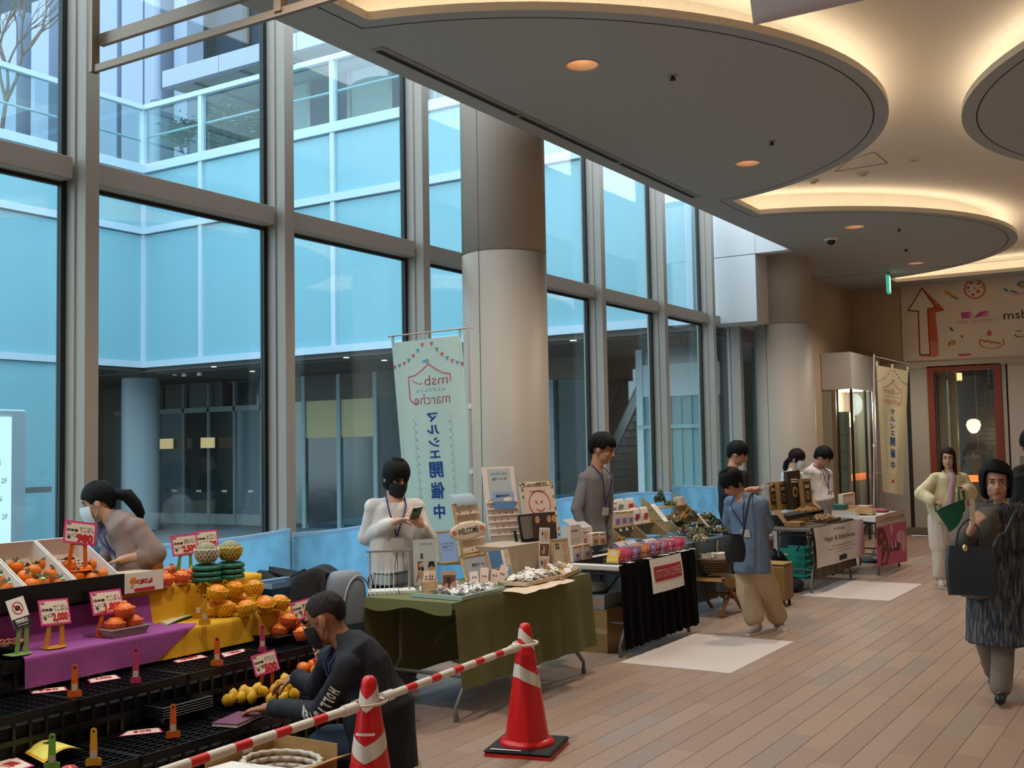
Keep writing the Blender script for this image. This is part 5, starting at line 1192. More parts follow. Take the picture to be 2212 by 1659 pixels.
# big white earring board, shell frame with the smiling face, mirror
F, w, h = lean(p1(1270, 275), p1(1600, 255), p1(1650, 960), p1(1390, 970), RZT, .22)
t, F, w, h = panel('earring_board', 'big white shelved earring board under a clear sheet on the riser', 'display', (p1(1270, 275), p1(1600, 255), p1(1660, 955), p1(1385, 970)), RZT, .2, None, mat('board_white', 'e6d6cc', .6), .014, lines=[('すべてチタンポスト', (.62, .05), 0, .40, 1), ('金属アレルギー対応', (.5, .05), 0, .33, 1)])
MB().box((-w*.36, h*.05, .001), (w*.36, h*.47, .002)).build('clear_sheet', mat('sheet_grey', 'b9c3c4', .2), t)
m = MB(); F2 = Matrix.Translation((0, 0, .0025)); join_text(m, 'すべてチタンポスト', .1, Matrix.Translation((0, h*.40, .003)), fit=(w*.56, h*.04)); join_text(m, '金属アレルギー対応', .1, Matrix.Translation((0, h*.33, .003)), fit=(w*.46, h*.04)); m.build('lettering', mat('ink_grey', '6b6462', .7), t)
MB().box((-w*.30, -h*.09, .026), (w*.36, h*.14, .028)).build('blue_print', SKYP, t); m = MB(); flat(m, [(-w*.30, -h*.09), (w*.36, -h*.09), (w*.36, .0), (-w*.3, -.0)], 1, .0285); flat(m, [(-w*.3, 0), (w*.36, 0), (w*.36, .008), (-w*.3, .008)], 2, .0287); disc(m, w*.15, h*.04, w*.14, h*.03, 3, .0284); join_text(m, '試着できます', .1, Matrix.Translation((0, h*.09, .0295)), m=0, fit=(w*.42, h*.03), bold=.003); m.build('print', [INK, BLUEP, mat('print_olive', '8a8a5c', .6), PAPER], t)
for k in range(6):
    y = h*(.02-.088*k); MB().box((-w*.48, y-.01, .0), (w*.48, y, .022)).build('shelf', mat('board_shelf', 'ead9cd', .6), t); m = MB()
    for i in range(3+k % 3): m.ell((-w*.4+w*.2*i+.01*k, y+.008, .012), (.007, .005, .008), 7, 5, m=(i*k) % 3)
    m.build('earrings', [mat('gem_dark', '5a3f34', .4), mat('gem_black', '15120f', .4), mat('gem_green', '5a8a52', .4)], t, kind='stuff')
def smile(m, w, h):
    cx, cy, R = w*.02, h*.10, w*.32
    def stroke(pts, r, mi):
        for a_, b_ in zip(pts, pts[1:]):
            d = Vector((b_[0]-a_[0], b_[1]-a_[1], 0)); n = Vector((-d.y, d.x, 0)).normalized()*r; m.add([(a_[0]-n.x, a_[1]-n.y, .0015), (b_[0]-n.x, b_[1]-n.y, .0015), (b_[0]+n.x, b_[1]+n.y, .0015), (a_[0]+n.x, a_[1]+n.y, .0015)], [(0, 1, 2, 3)], m=mi)
    stroke([(cx+R*math.cos(a_), cy+R*.95*math.sin(a_)) for a_ in [i*2*PI/28-.6 for i in range(24)]], .0035, 2); stroke([(cx+R*.5*math.cos(a_), cy-R*.05+R*.5*math.sin(a_)) for a_ in [PI+.7+i*.2 for i in range(10)]], .003, 2)
    for x in (-.32, .2): disc(m, cx+R*x, cy+R*.12, R*.08, R*.1, 2)
    disc(m, cx-R*.1, cy-R*.02, R*.04, R*.05, 2); disc(m, w*.14, -h*.12, w*.2, h*.045, 2, .0018)
t, F, w, h = panel('shell_frame', 'cream picture frame decorated with shells around a drawn smiling face', 'frame', (p1(1625, 420), p1(1945, 398), p1(2050, 920), p1(1745, 945)), RZT, .2, mat('frame_cream', 'e0cdb4', .6), mat('paper_pink', 'e8cfc2', .6), .02, .03, art=smile, lines=[('がんばって生きよう', (.5, .04), 0, .33, 1)])
rnd = random.Random(9); m = MB()
for k in range(26):
    s_ = k % 4; u = rnd.uniform(-.5, .5); x, y = ((u*w, h*.47) if s_ < 2 else ((w*.46 if s_ == 2 else -w*.46), u*h)); m.ell((x, y, .009), (.010, .007, .006), 7, 5, m=k % 3)
m.build('shells', [mat('shell_brown', '6d5a48', .5), mat('shell_pale', 'e5d8c6', .5), mat('shell_grey', '7c7a74', .5)], t, kind='stuff')
F, w, h = lean(p1(1622, 735), p1(1760, 712), p1(1828, 960), p1(1680, 975), RZT, .18); t = thing('table_mirror', 'black-framed table mirror on the riser', 'mirror'); t.matrix_world = F
def rrect(w, h, r, z, n=6): return [(sx*(w/2-r)+r*math.cos(a0+i*PI/2/n), sy*(h/2-r)+r*math.sin(a0+i*PI/2/n), z) for sx, sy, a0 in ((1, 1, 0), (-1, 1, PI/2), (-1, -1, PI), (1, -1, 3*PI/2)) for i in range(n+1)]
MB().prism(rrect(w, h, .02, -.012), (0, 0, .014)).build('frame', BLACKP, t); m = MB(); q = rrect(w*.84, h*.87, .014, .003); m.add(q, [tuple(range(len(q)))]); m.build('glass', mat('mirror_glass', 'b5aca2', .25, .7), t)
MB().box((-w*.6, -h*.55, -.06), (-w*.5, -h*.05, -.045)).box((w*.5, -h*.55, -.06), (w*.6, -h*.05, -.045)).box((-w*.6, -h*.56, -.07), (w*.6, -h*.5, .05)).build('stand', BLACKP, t)
# photo cards of ears standing on the far end of the green table
def ears(m, w, h):
    for k in range(3): flat(m, [(-w*.45, -h*.48+h*.33*k), (w*.45, -h*.48+h*.33*k), (w*.45, -h*.2+h*.33*k), (-w*.45, -h*.2+h*.33*k)], k % 2); disc(m, w*.1*(-1)**k, -h*.34+h*.33*k, w*.16, h*.10, 2, .0016); disc(m, -w*.22, -h*.3+h*.33*k, w*.07, h*.05, 3, .0017)
EM = [mat('photo_pale', 'cfc4ba', .5), BROWNP, SKINP, INK]
panel('photo_strip', 'tall narrow strip of ear photos standing on the green table', 'sign stand', (p1(1828, 840), p1(1935, 850), p1(1932, 1262), p1(1845, 1268)), TB+.004, .05, None, PAPER, .006, art=ears, mats=EM)
panel('photo_stand', 'small photo stand of ears leaning against the shell frame', 'sign stand', (p1(1765, 705), p1(1995, 690), p1(2000, 950), p1(1800, 965)), RZT, .1, None, mat('photo_brown', '4a3830', .5), .006, art=lambda m, w, h: [disc(m, w*x, h*.25, w*.1, h*.14, 2) for x in (-.32, .2, .42)], mats=EM)
panel('photo_stand', 'low photo card of a couple below the narrow strip of ear photos', 'sign stand', (p1(1855, 1130), p1(1930, 1122), p1(1960, 1245), p1(1885, 1258)), TB, .2, None, PAPER, .006, art=ears, mats=EM)
panel('ear_frame', 'wooden frame of pale earring photos at the far end of the green table', 'frame', (p1(1930, 955), p1(2092, 945), p1(2150, 1200), p1(1990, 1215)), TB+.03, .2, WOOD, mat('frame_beige', 'c9b9a2', .5), .02, .014, art=lambda m, w, h: [disc(m, -w*.22+w*.12*(i % 2), h*.28-h*.12*(i//2), w*.045, h*.05, 3) for i in range(4)]+[disc(m, w*.25, h*.18, w*.1, h*.16, 2), disc(m, w*.25, -h*.2, w*.1, h*.16, 2)], mats=EM)
# low beige block and black box behind
t = thing('storage_box', 'clear lidded storage box behind the photo stand', 'box', (PZ(*p1(560, 1420), TB).x-.22, PZ(*p1(560, 1420), TB).y+.12, TB+.003)); MB().box((-.07, -.11, 0), (.07, .11, .08), bev=.008).build('body', mat('box_frost', 'aeb6b8', .3), t); MB().box((-.075, -.115, .08), (.075, .115, .095), bev=.004).build('lid', mat('box_lid', '9ea3a6', .3), t)
# ---------------------------------------------------------------- coffee stall
p2 = lambda a, b: (1200+a/5.53, 1050+b/5.53)
def shelf_unit(name, lab, FBL, BTL, FBR, z, wd, nsh, mid=None):
    fb = PZ(*FBL, z); Yl = fb.y; bt = PY(*BTL, Yl); fr = PZ(*FBR, z); Yr = fr.y; xf = (fb.x+fr.x)/2; xb = bt.x; H = bt.z-z
    t = thing(name, lab, 'shelf', (xb, Yl, z+.001)); D = xf-xb; W = Yr-Yl; o = {'X': (xb, xf), 'Y': (Yl, Yr), 'z': z, 'H': H}
    for y in (0, W*.5, W) if mid else (0, W):
        MB().prism([(0, y-.006, 0), (D, y-.006, 0), (D, y-.006, .03), (.03, y-.006, H), (0, y-.006, H)], (0, .012, 0)).build('side_panel', wd, t)
    o['sh'] = []
    for k in range(nsh):
        zz = H*(.36+.32*k); x1 = D*(1-zz/H*.93); MB().box((0, -.01, zz), (x1, W+.01, zz+.012)).build('shelf', wd, t); o['sh'].append((z+zz+.013, xb+x1))
    return t, o
_, S = shelf_unit('step_shelf', 'plywood step shelf of the coffee stall', p2(850, 680), p2(345, 240), p2(1310, 585), TB, PLY, 2, True)
BOXC = mat('coffee_box', 'e3d3c6', .6)
def goods(name, lab, cat, pxL, pxR, pyT, pyB, X, z, depth, kind, col, grp=None):
    mid = (pyT+pyB)/2; y0, y1 = PX(pxL, mid, X).y, PX(pxR, mid, X).y; h = max(.03, PX((pxL+pxR)/2, pyT, X).z-PX((pxL+pxR)/2, pyB, X).z); t = thing(name, lab, cat, (X, y0, z), group=grp); W = y1-y0; m_ = mat('goods_'+col, col, .6)
    if kind == 'box':
        MB().box((-depth, 0, 0), (0, W, h), bev=.002).build('carton', BOXC, t); MB().box((0, W*.06, h*.86), (.0012, W*.94, h*.97)).build('band', mat('band_ochre', 'c79a3e', .6), t); MB().box((0, W*.12, h*.12), (.0012, W*.88, h*.55)).build('print', m_, t); MB().ell((.001, W*.5, h*.36), (.0015, W*.2, h*.14), 12, 6).build('emblem', mat('emblem_mauve', '8d6aa0', .6), t)
    elif kind == 'open':
        MB().box((-depth, 0, 0), (0, W, h)).build('carton', BOXC, t); MB().prism([(0, 0, h), (0, W, h), (-depth*.9, W, h+depth*.55), (-depth*.9, 0, h+depth*.55)], (0, 0, .004)).build('flap', mat('flap_grey', 'b3aaa6', .6), t); MB().box((0, W*.1, h*.05), (.0012, W*.9, h*.38)).build('print', m_, t); MB().box((0, W*.1, h*.72), (.0012, W*.7, h*.76)).build('caption', INK, t)
    elif kind == 'pouch':
        m = MB(); m.grid(lambda u, v: (-depth*(v if v < .5 else v)+.0, W*u, h*math.sin(min(1, (1-abs(1-2*v)))*PI/2)), 6, 12)
        for s_ in (0, W): m.add([(-depth*v, s_, h*math.sin((1-abs(1-2*v))*PI/2)) for v in [i/10 for i in range(11)]], [tuple(range(11))])
        m.build('pouch', mat('pouch_paper', 'e6d8cb', .55), t); MB().box((.0, W*.2, h*.3), (.003, W*.75, h*.62)).build('print', m_, t)
    return t
(z1, x1), (z2, x2) = S['sh']
rows = [(455, 575, 150, 372, 1, 'open', '9c7aa8', 'tall open carton with a mauve print at the left of the upper shelf'), (580, 660, 195, 345, 1, 'box', 'b98a9a', 'mauve-printed coffee carton on the upper shelf, next to the open one'), (668, 735, 195, 340, 1, 'box', '9a7fb0', 'coffee carton on the upper shelf, left of the pouches'), (738, 835, 175, 345, 1, 'pouch', '6b8a68', 'white pouch with a green label on the upper shelf'), (858, 955, 165, 330, 1, 'pouch', 'b8325a', 'white pouch with a crimson label on the upper shelf'),
        (708, 785, 375, 560, 0, 'box', 'a98aa8', 'first of three coffee cartons on the lower shelf'), (788, 865, 368, 545, 0, 'box', 'b08a7a', 'second of three coffee cartons on the lower shelf'), (872, 935, 360, 530, 0, 'box', '9a8ab0', 'third of three coffee cartons on the lower shelf'), (938, 1028, 330, 520, 0, 'pouch', 'b0305a', 'white pouch with a pink label on the lower shelf'), (1042, 1130, 305, 490, 0, 'pouch', 'c2542a', 'white pouch with an orange label on the lower shelf')]
for a, b, c_, d, lv, kd, col, lab in rows:
    za, xa = S['sh'][lv]; X = xa-.012; a0 = PX(1200+(a+b)/2/5.53, 1050+d/5.53, X)
    goods('coffee_pouch' if kd == 'pouch' else 'coffee_carton', lab, 'coffee', 1200+a/5.53, 1200+b/5.53, 1050+c_/5.53, 1050+d/5.53, X, za, .06 if lv else .09, kd, col, 'coffee on the step shelf')
for k in range(3):
    t = thing('shelf_tag', 'small cream price tag on the front of the lower shelf, %s' % ['left', 'middle', 'right'][k], 'tag', (x1+.004, PX(1200+(780+k*75)/5.53, 1157, x1).y, z1-.045), rot=(0, -.35, 0)); MB().box((-.001, -.022, 0), (.001, .022, .04)).build('card', CREAM, t); MB().box((-.004, -.022, .038), (.003, .022, .046)).build('clip', INK, t)
for k, (a, b, c_, d) in enumerate(((790, 900, 592, 690), (905, 1025, 585, 680), (1120, 1250, 560, 640))):
    goods('parcel_box', 'plain cream box on the table under the step shelf, %s' % ['left', 'middle', 'right'][k], 'box', *[1200+a/5.53, 1200+b/5.53, 1050+c_/5.53, 1050+d/5.53], -4.20+.02*k, TB+.004, .08, 'open', 'e0cfc0')
for a, b, c_, d, X, kd, col, lab, zz in ((180, 300, 470, 705, -4.40, 'open', 'cfc2bb', 'tall open carton at the near end of the coffee table, behind', .0), (328, 440, 500, 690, -4.39, 'open', 'c98a7a', 'open carton with a bean print at the near end of the coffee table', .0), (440, 522, 560, 710, -4.34, 'box', 'd8a93a', 'white carton with a yellow landscape print, left one of the pair', .0), (530, 606, 555, 700, -4.34, 'box', 'd8902a', 'white carton with a yellow landscape print, right one of the pair', .0), (205, 322, 715, 905, -4.38, 'box', 'c9c4c0', 'white printed carton at the front near corner of the coffee table', .0), (330, 440, 705, 895, -4.37, 'box', 'c4bcb8', 'white printed carton beside the one at the near corner', .0)):
    bz = PX(1200+(a+b)/2/5.53, 1050+d/5.53, X).z; goods('coffee_carton', lab, 'carton', 1200+a/5.53, 1200+b/5.53, 1050+c_/5.53, 1050+d/5.53, X, max(TB+.004, bz if bz > TB+.08 else TB+.004), .085, kd, col)
# wire racks of bright packets
PK = ['d9b32a', 'cf2b50', 'c8243f', 'd63a72', 'b9304a', '8f4a78', '5f5a68', 'd8801f', 'd9861f', 'c56a2a', '8a4a80', 'c8542a', '7a4a6a', 'c99aa0', 'd04a7a', 'b93048', 'c02848', 'd05a88', 'd83a60', 'c8202a', 'cf2030']
CHROME = mat('chrome_wire', 'c9c9cb', .2, .9)
ra, rb_ = PZ(1290, 1214, TB), PZ(1496, 1180, TB)
for k in range(4):
    y0 = 7.86+k*.345; t = thing('wire_rack', 'chrome wire rack of bright packets on the black table, %s' % ['nearest the camera', 'second along', 'third along', 'farthest'][k], 'rack', (-4.10, y0, TB+.004), group='wire racks of packets'); m = MB()
    for z in (.03, .11): m.tube([(0, 0, z), (.13, 0, z), (.13, .325, z), (0, .325, z)], .0022, 5, closed=True)
    for j in range(9): m.tube([(0, .325*j/8, .11), (0, .325*j/8, .002), (.13, .325*j/8, .002), (.13, .325*j/8, .11)], .0016, 4)
    m.build('wire', CHROME, t); MB().box((0, .004, .001), (.128, .32, .004)).build('base', CHROME, t); MB().box((.136, .12, -.002), (.175, .2, .0)).build('label', PAPER, t)
    for j in range(6):
        col = PK[(k*5+j) % len(PK)]; nm = {'d9': 'orange-yellow', 'cf': 'scarlet', 'c8': 'red', 'd6': 'pink', 'b9': 'dark red', '8f': 'plum', '5f': 'grey', 'd8': 'orange', 'c5': 'rust', '8a': 'purple', '7a': 'mauve', 'c9': 'dusty pink', 'd0': 'rose', 'c0': 'crimson'}[col[:2]]
        q = thing('coffee_packet', '%s coffee packet in the %s wire rack, %s' % (nm, ['nearest', 'second', 'third', 'farthest'][k], ['at its near end', 'second along it', 'third along it', 'fourth along it', 'fifth along it', 'at its far end'][j]), 'packet', (-4.035, y0+.02+j*.052, TB+.012), rot=(-.42, 0, 0), group='coffee packets in the wire racks')
        MB().box((-.055, 0, 0), (.05, .006, .105), bev=.002).build('packet', mat('pk_'+col, col, .35), q); MB().box((-.03, -.0012, .055), (.025, 0, .085)).build('label', mat('pk_label', 'd9b9a8', .5), q); MB().box((-.055, -.001, .094), (.05, .007, .107)).build('seal', mat('pks_'+col, col, .5), q)
for k, (px, py, w_) in enumerate(((852, 905, 'nearest'), (1072, 865, 'second'), (1266, 826, 'middle'), (1392, 800, 'fourth'), (1480, 783, 'fifth'), (1560, 768, 'sixth'), (1635, 752, 'farthest'))):
    q = PZ(*p2(px, py), TB+.003); t = thing('price_tag', 'white oval price tag along the front edge of the black table, %s' % w_, 'tag', (q.x, q.y, TB+.0035), group='white tags on the black table edge'); MB().lathe([(.0, 0), (.028, 0), (.028, .002), (0, .002)], 18, sy=1.5).build('tag', PAPER, t); MB().box((-.012, -.02, .002), (.012, .02, .0026)).build('caption', mat('ink_grey', '6b6462', .7), t)
for k in range(2): 
    q = PZ(*p2(690+k*60, 705-k*8), TB+.004)+Vector((.08, 0, 0)); t = thing('sample_packet', '%s packet leaning on the step shelf of the coffee stall' % ['small orange', 'small yellow'][k], 'packet', (q.x, q.y, TB+.006), rot=(0, -.4, 0)); MB().box((-.003, -.03, 0), (.003, .03, .075)).build('packet', mat('smp%d' % k, ['d9702a', 'dfae3a'][k], .5), t); MB().box((.003, -.02, .045), (.0042, .02, .065)).build('label', INK, t)
# hanging paper sign of the coffee stall
Xb = T2X1+.034; c = [PX(a, b, Xb) for a, b in ((1402, 1209), (1470, 1196), (1470, 1262), (1404, 1283))]
t = thing('stall_sign', 'white paper sign with red panel reading STITCH COFFEE on the black cloth', 'sign'); yb0, yb1 = c[0].y, c[1].y; zt, zb = c[0].z, c[3].z
def sg(u, v): return Vector((Xb+.012*math.sin(v*3)+.028*v*v+.012*math.sin(u*PI), yb0+(yb1-yb0)*u, zt-(zt-zb)*v))
MB().grid(sg, 14, 18).build('sheet', PAPER, t); MB().grid(lambda u, v: sg(.08+.86*u, .24+.44*v)+Vector((.002, 0, 0)), 14, 10).build('red_panel', mat('sign_red', 'b5282c', .6), t)
me = text_mesh('STITCH COFFEE', .1, Matrix.Identity(4), fit=(1, .55), bold=.0)
for v in me.vertices: q = sg(.51+v.co.x*.78, .46-v.co.y*.42); v.co = (q.x+.005, q.y, q.z)
me.materials.append(PAPER); link('lettering', me, t)
# ---------------------------------------------------------------- dried flower stall
_, S2 = shelf_unit('step_shelf', 'plywood step shelf of the dried flower stall', p2(1510, 562), p2(1025, 148), p2(1870, 495), TB-.02, PLY, 2)
def sprig(p, R, lab, cols, seed, n=70, flat_=.6, stems=True, grp='dried flower bunches'):
    rnd = random.Random(seed); t = thing('dried_bunch', lab, 'dried flowers', p, group=grp); m = MB()
    for i in range(n):
        a = rnd.uniform(0, 2*PI); rr = R*math.sqrt(rnd.random()); c = Vector((rr*math.cos(a), rr*1.2*math.sin(a), R*flat_*rnd.random()*(1.3-rr/R))); Rm = Matrix.Rotation(rnd.uniform(0, 6), 3, 'Z') @ Matrix.Rotation(rnd.uniform(-1.2, 1.2), 3, 'X'); s_ = rnd.uniform(.5, 1.2)*.03
        if i % 3: m.add([c+Rm @ Vector(v) for v in ((-s_*.45, 0, 0), (0, -s_, .004), (s_*.45, 0, 0), (0, s_, .006))], [(0, 1, 2, 3)], m=i % len(cols))
        else: m.ell(c, (s_*.35, s_*.35, s_*.35), 6, 4, m=i % len(cols))
    m.build('leaves', [mat('dry_'+c_, c_, .8) for c_ in cols], t, kind='stuff')
    if stems:
        m = MB()
        for i in range(7): m.tube([(rnd.uniform(-.01, .01), rnd.uniform(-.02, .02), .02), (rnd.uniform(-.03, .05), -R*1.5+rnd.uniform(-.02, .02), .004)], .002, 4)
        m.build('stems', mat('dry_stem', '6b5a3c', .8), t)
(za, xa), (zb_, xb_) = S2['sh']; G1, G2, G3, G4 = ['4f5438', '6b6a48', '414a34'], ['856452', 'ad9270', '98845f'], ['625c40', '7d7650', '9a8a5c'], ['505a42', '7a6852', 'b5a48a', '84585a']
bun = [(1245, 205, zb_, .055, G1, 'dark leafy cone bunch standing tall at the top of the flower shelf'), (1375, 200, zb_, .045, ['8a8f5c', '6f7a4a'], 'pale green bunch beside the dark cone at the top of the flower shelf'), (1420, 375, za, .06, G2, 'pinkish brown bunch at the left of the middle flower shelf'), (1530, 350, za, .04, ['c98a2a', 'b8741f'], 'mustard yellow bunch on the middle flower shelf'), (1620, 345, za, .06, G1, 'dark green bunch at the right of the middle flower shelf'), (1470, 460, TB, .06, G3, 'olive bunch hanging over the left of the flower table'), (1560, 530, TB, .06, G4, 'mixed bunch at the front left of the flower table'), (1700, 560, TB, .065, G3, 'olive and cream bunch at the front middle of the flower table'), (1800, 540, TB, .06, G1, 'dark green bunch at the front middle right of the flower table'), (1900, 530, TB, .06, G4, 'mixed bunch at the front right of the flower table'), (1990, 520, TB, .05, G3, 'olive bunch at the right end of the flower table, beside the shopper'), (1820, 360, TB+.12, .06, G3, 'fluffy olive bunch on the right of the flower shelf'), (1900, 430, TB+.06, .06, G1, 'drooping green bunch behind the shopper\'s shoulder'), (1730, 620, TB, .05, ['e5ddcf', 'b9a58a', '6a6a48'], 'bunch with white blossoms at the table edge'), (1650, 590, TB, .045, G4, 'small mauve bunch at the left table edge')]
for k, (a, b, z, R, cols, lab) in enumerate(bun):
    q = PZ(*p2(a, b), z+.03); sprig((q.x, q.y, z+(.05 if k == 0 else .004)), R*(1.1 if k == 0 else 1.45), lab, cols, 40+k, 190 if R > .05 else 120, 2.2 if k == 0 else .9, k > 1)
t = thing('book_stack', 'stack of pale paper bags on the top of the flower shelf', 'paper bags', (xb_-.07, min(PZ(*p2(1480, 205), zb_).y, S2['Y'][1]-.07), zb_+.002))
for k in range(5): MB().box((-.05, -.06, .017*k), (.05, .06, .017*k+.014)).build('bag', mat('bag_pink%d' % (k % 2), ['d9b9a5', 'e0cdb9'][k % 2], .7), t)
for k, (px, py, pz_, lab) in enumerate(((1240, 320, .0, 'white description card leaning on the left slope of the flower shelf'), (1775, 425, 0, 'narrow white card on the right slope of the flower shelf'))):
    q = PX(*p2(px, py), (-4.62 if k == 0 else -4.55)); t = thing('description_card', lab, 'card', q, rot=(0, .85, 0)); w_ = .05 if k == 0 else .02; MB().box((-.11, -w_, 0), (.11, w_, .003)).build('card', PAPER, t); m = MB(); [m.box((-.08+.03*i, -w_*.7, .003), (-.07+.03*i, w_*.7, .0036)) for i in range(5)]; m.build('lines', mat('ink_pink', 'cf9a94', .7), t)
t = thing('candle_tin', 'pale blue and black tins on the flower table', 'tin', (PZ(*p2(1660, 470), TB+.03).x, PZ(*p2(1660, 470), TB+.03).y, TB+.0)); MB().lathe([(.035, 0), (.035, .06), (.03, .064), (0, .064)], 20).build('tin', mat('tin_blue', '9ab4ba', .4), t); MB().lathe([(.036, .02), (.036, .035)], 20, cap=False).build('band', INK, t); MB().box((.04, -.03, 0), (.11, .04, .05)).build('box', INK, t)
q = PX(*p2(1925, 720), T5X1+.03); t = thing('striped_ribbon', 'black and white striped ribbon hanging down the slate cloth', 'ribbon', q); zt_ = PX(*p2(1940, 640), T5X1+.03).z-q.z; zb2 = PX(*p2(1905, 820), T5X1+.03).z-q.z
for k in range(14): MB().box((0, -.02+.02*k/14, zb2+(zt_-zb2)*k/14), (.003, .02+.02*k/14, zb2+(zt_-zb2)*(k+.55)/14)).build('stripe', PAPER, t)
MB().box((-.002, -.022, zb2), (0, .042, zt_)).build('backing', INK, t)
# folding stool with a basket, tan bench
TAN = mat('tan_leather', '8f6a34', .55); OAK = mat('stool_wood', '8a5a2c', .5)
f1 = PZ(1536, 1334, 0); t = thing('folding_stool', 'folding wooden stool with a tan canvas seat under the dried flowers', 'stool', (f1.x, f1.y+.25, 0)); H_ = .40
MB().grid(lambda u, v: (-.26+.40*u, -.24+.5*v, H_-.05*math.sin(v*PI)-.06*abs(2*v-1)**6), 8, 14).build('seat', TAN, t); MB().grid(lambda u, v: (.14+.003, -.24+.5*v, H_-.05*math.sin(v*PI)-.09*u), 3, 14).build('seat_flap', TAN, t)
for x in (-.22, .10): MB().bar((x, -.26, .02), (x, .24, H_-.02), .03, .02).build('leg', OAK, t); MB().bar((x+.025, .26, .02), (x+.025, -.24, H_-.02), .03, .02).build('leg', OAK, t)
MB().tube([(-.26, 0, H_*.5), (.16, 0, H_*.5)], .014, 8).build('axle', OAK, t)
bk2 = thing('bread_basket', 'wicker basket with paper-wrapped parcels on the folding stool', 'basket', (f1.x-.06, f1.y+.25, H_+.005)); m = MB()
for j in range(6): r = .13+.012*j; m.tube([((r+.004*(-1)**(i+j))*math.cos(2*PI*i/30), (r+.004*(-1)**(i+j))*math.sin(2*PI*i/30), .012+.024*j) for i in range(30)], .0125, 5, closed=True)
m.build('weave', mat('wicker', '6f5436', .75), bk2); MB().lathe([(0, .004), (.13, .004), (.17, .12), (0, .11)], 18).build('lining', mat('wicker_in', '4a3826', .8), bk2); m = MB(); rnd = random.Random(2)
for k in range(8): m.M = Tm((rnd.uniform(-.08, .08), rnd.uniform(-.08, .08), .15), rx=rnd.uniform(-.8, .8), rz=rnd.uniform(0, 3)); m.box((-.04, -.03, -.02), (.04, .03, .03))
m.M = None; m.build('parcels', mat('parcel_white', 'd6c8b4', .7), bk2)
q = PZ(1704, 1312, 0); t = thing('tan_bench', 'tan leather-covered bench end behind the shopper', 'bench', (q.x-.02, q.y, 0)); MB().box((-.42, -.05, .06), (.0, .22, .42), bev=.02).build('cover', TAN, t); MB().box((-.42, -.05, .42), (.0, .22, .44), bev=.009).build('cushion', mat('tan_top', 'a07a40', .5), t)
for x in (-.38, -.03): MB().lathe([(.015, 0), (.015, .06)], 8, c=(x, 0, 0)).lathe([(.015, 0), (.015, .06)], 8, c=(x, .17, 0)).build('leg', INK, t)
# ---------------------------------------------------------------- chocolate stall
CHO = mat('choco_board', '3c2c1c', .6); KRAFT = mat('kraft', '9a7444', .7); GOLD = mat('print_tan', 'b98d4c', .6)
def bags(m, w, h): flat(m, [(-w*.36, -h*.30), (w*.36, -h*.3), (w*.36, h*.4), (-w*.36, h*.4)], 0); disc(m, 0, -h*.05, w*.2, h*.14, 1, .0016); disc(m, 0, -h*.05, w*.11, h*.08, 0, .0018); flat(m, [(-w*.25, h*.2), (w*.25, h*.2), (w*.25, h*.23), (-w*.25, h*.23)], 2, .0016); flat(m, [(-w*.25, h*.26), (w*.25, h*.26), (w*.25, h*.29), (-w*.25, h*.29)], 2, .0016)
p3 = lambda a, b: (1500+a/4.424, 930+b/4.424)
for k, (a0, a1, tp, bt, nm) in enumerate(((712, 800, 505, 770, 'leftmost'), (808, 890, 495, 765, 'second from left'), (892, 1020, 395, 760, 'tallest, third from left'), (1035, 1118, 470, 755, 'rightmost'))):
    panel('chocolate_bag', 'dark printed chocolate bag standing at the back of the chocolate stall, %s' % nm, 'paper bag', (p3(a0, tp), p3(a1, tp-12), p3(a1+8, bt-10), p3(a0+12, bt)), TB+.12, .06, None, KRAFT if k != 2 else CHO, .05, art=bags, mats=[CHO, GOLD, mat('print_white', 'f2eee8', .7), INK])
q = PZ(*p3(950, 850), TB); t = thing('display_step', 'dark stepped display box under the chocolate bags', 'display', (-4.22, 12.22, TB+.004)); MB().box((0, 0, 0), (.20, .75, .115)).build('body', mat('step_black', '15120f', .7), t); MB().box((.2, 0, 0), (.205, .75, .06)).build('front_strip', KRAFT, t)
t = thing('open_carton', 'open kraft carton flaps leaning at the near end of the chocolate stall', 'box', (-4.02, 12.10, TB+.004)); MB().prism([(0, 0, .0), (.02, .16, .0), (-.12, .16, .17), (-.14, .0, .18)], (.004, -.006, .004)).build('flap', KRAFT, t); MB().box((-.02, 0, 0), (.16, .2, .05)).build('body', KRAFT, t)
nut = None; rnd = random.Random(11); NUT = mat('choco_nut', '8a5c30', .35, c2='c2935a', vscale=40); NUT2 = mat('choco_dark', '5a3a2a', .3, c2='a87a50', vscale=40)
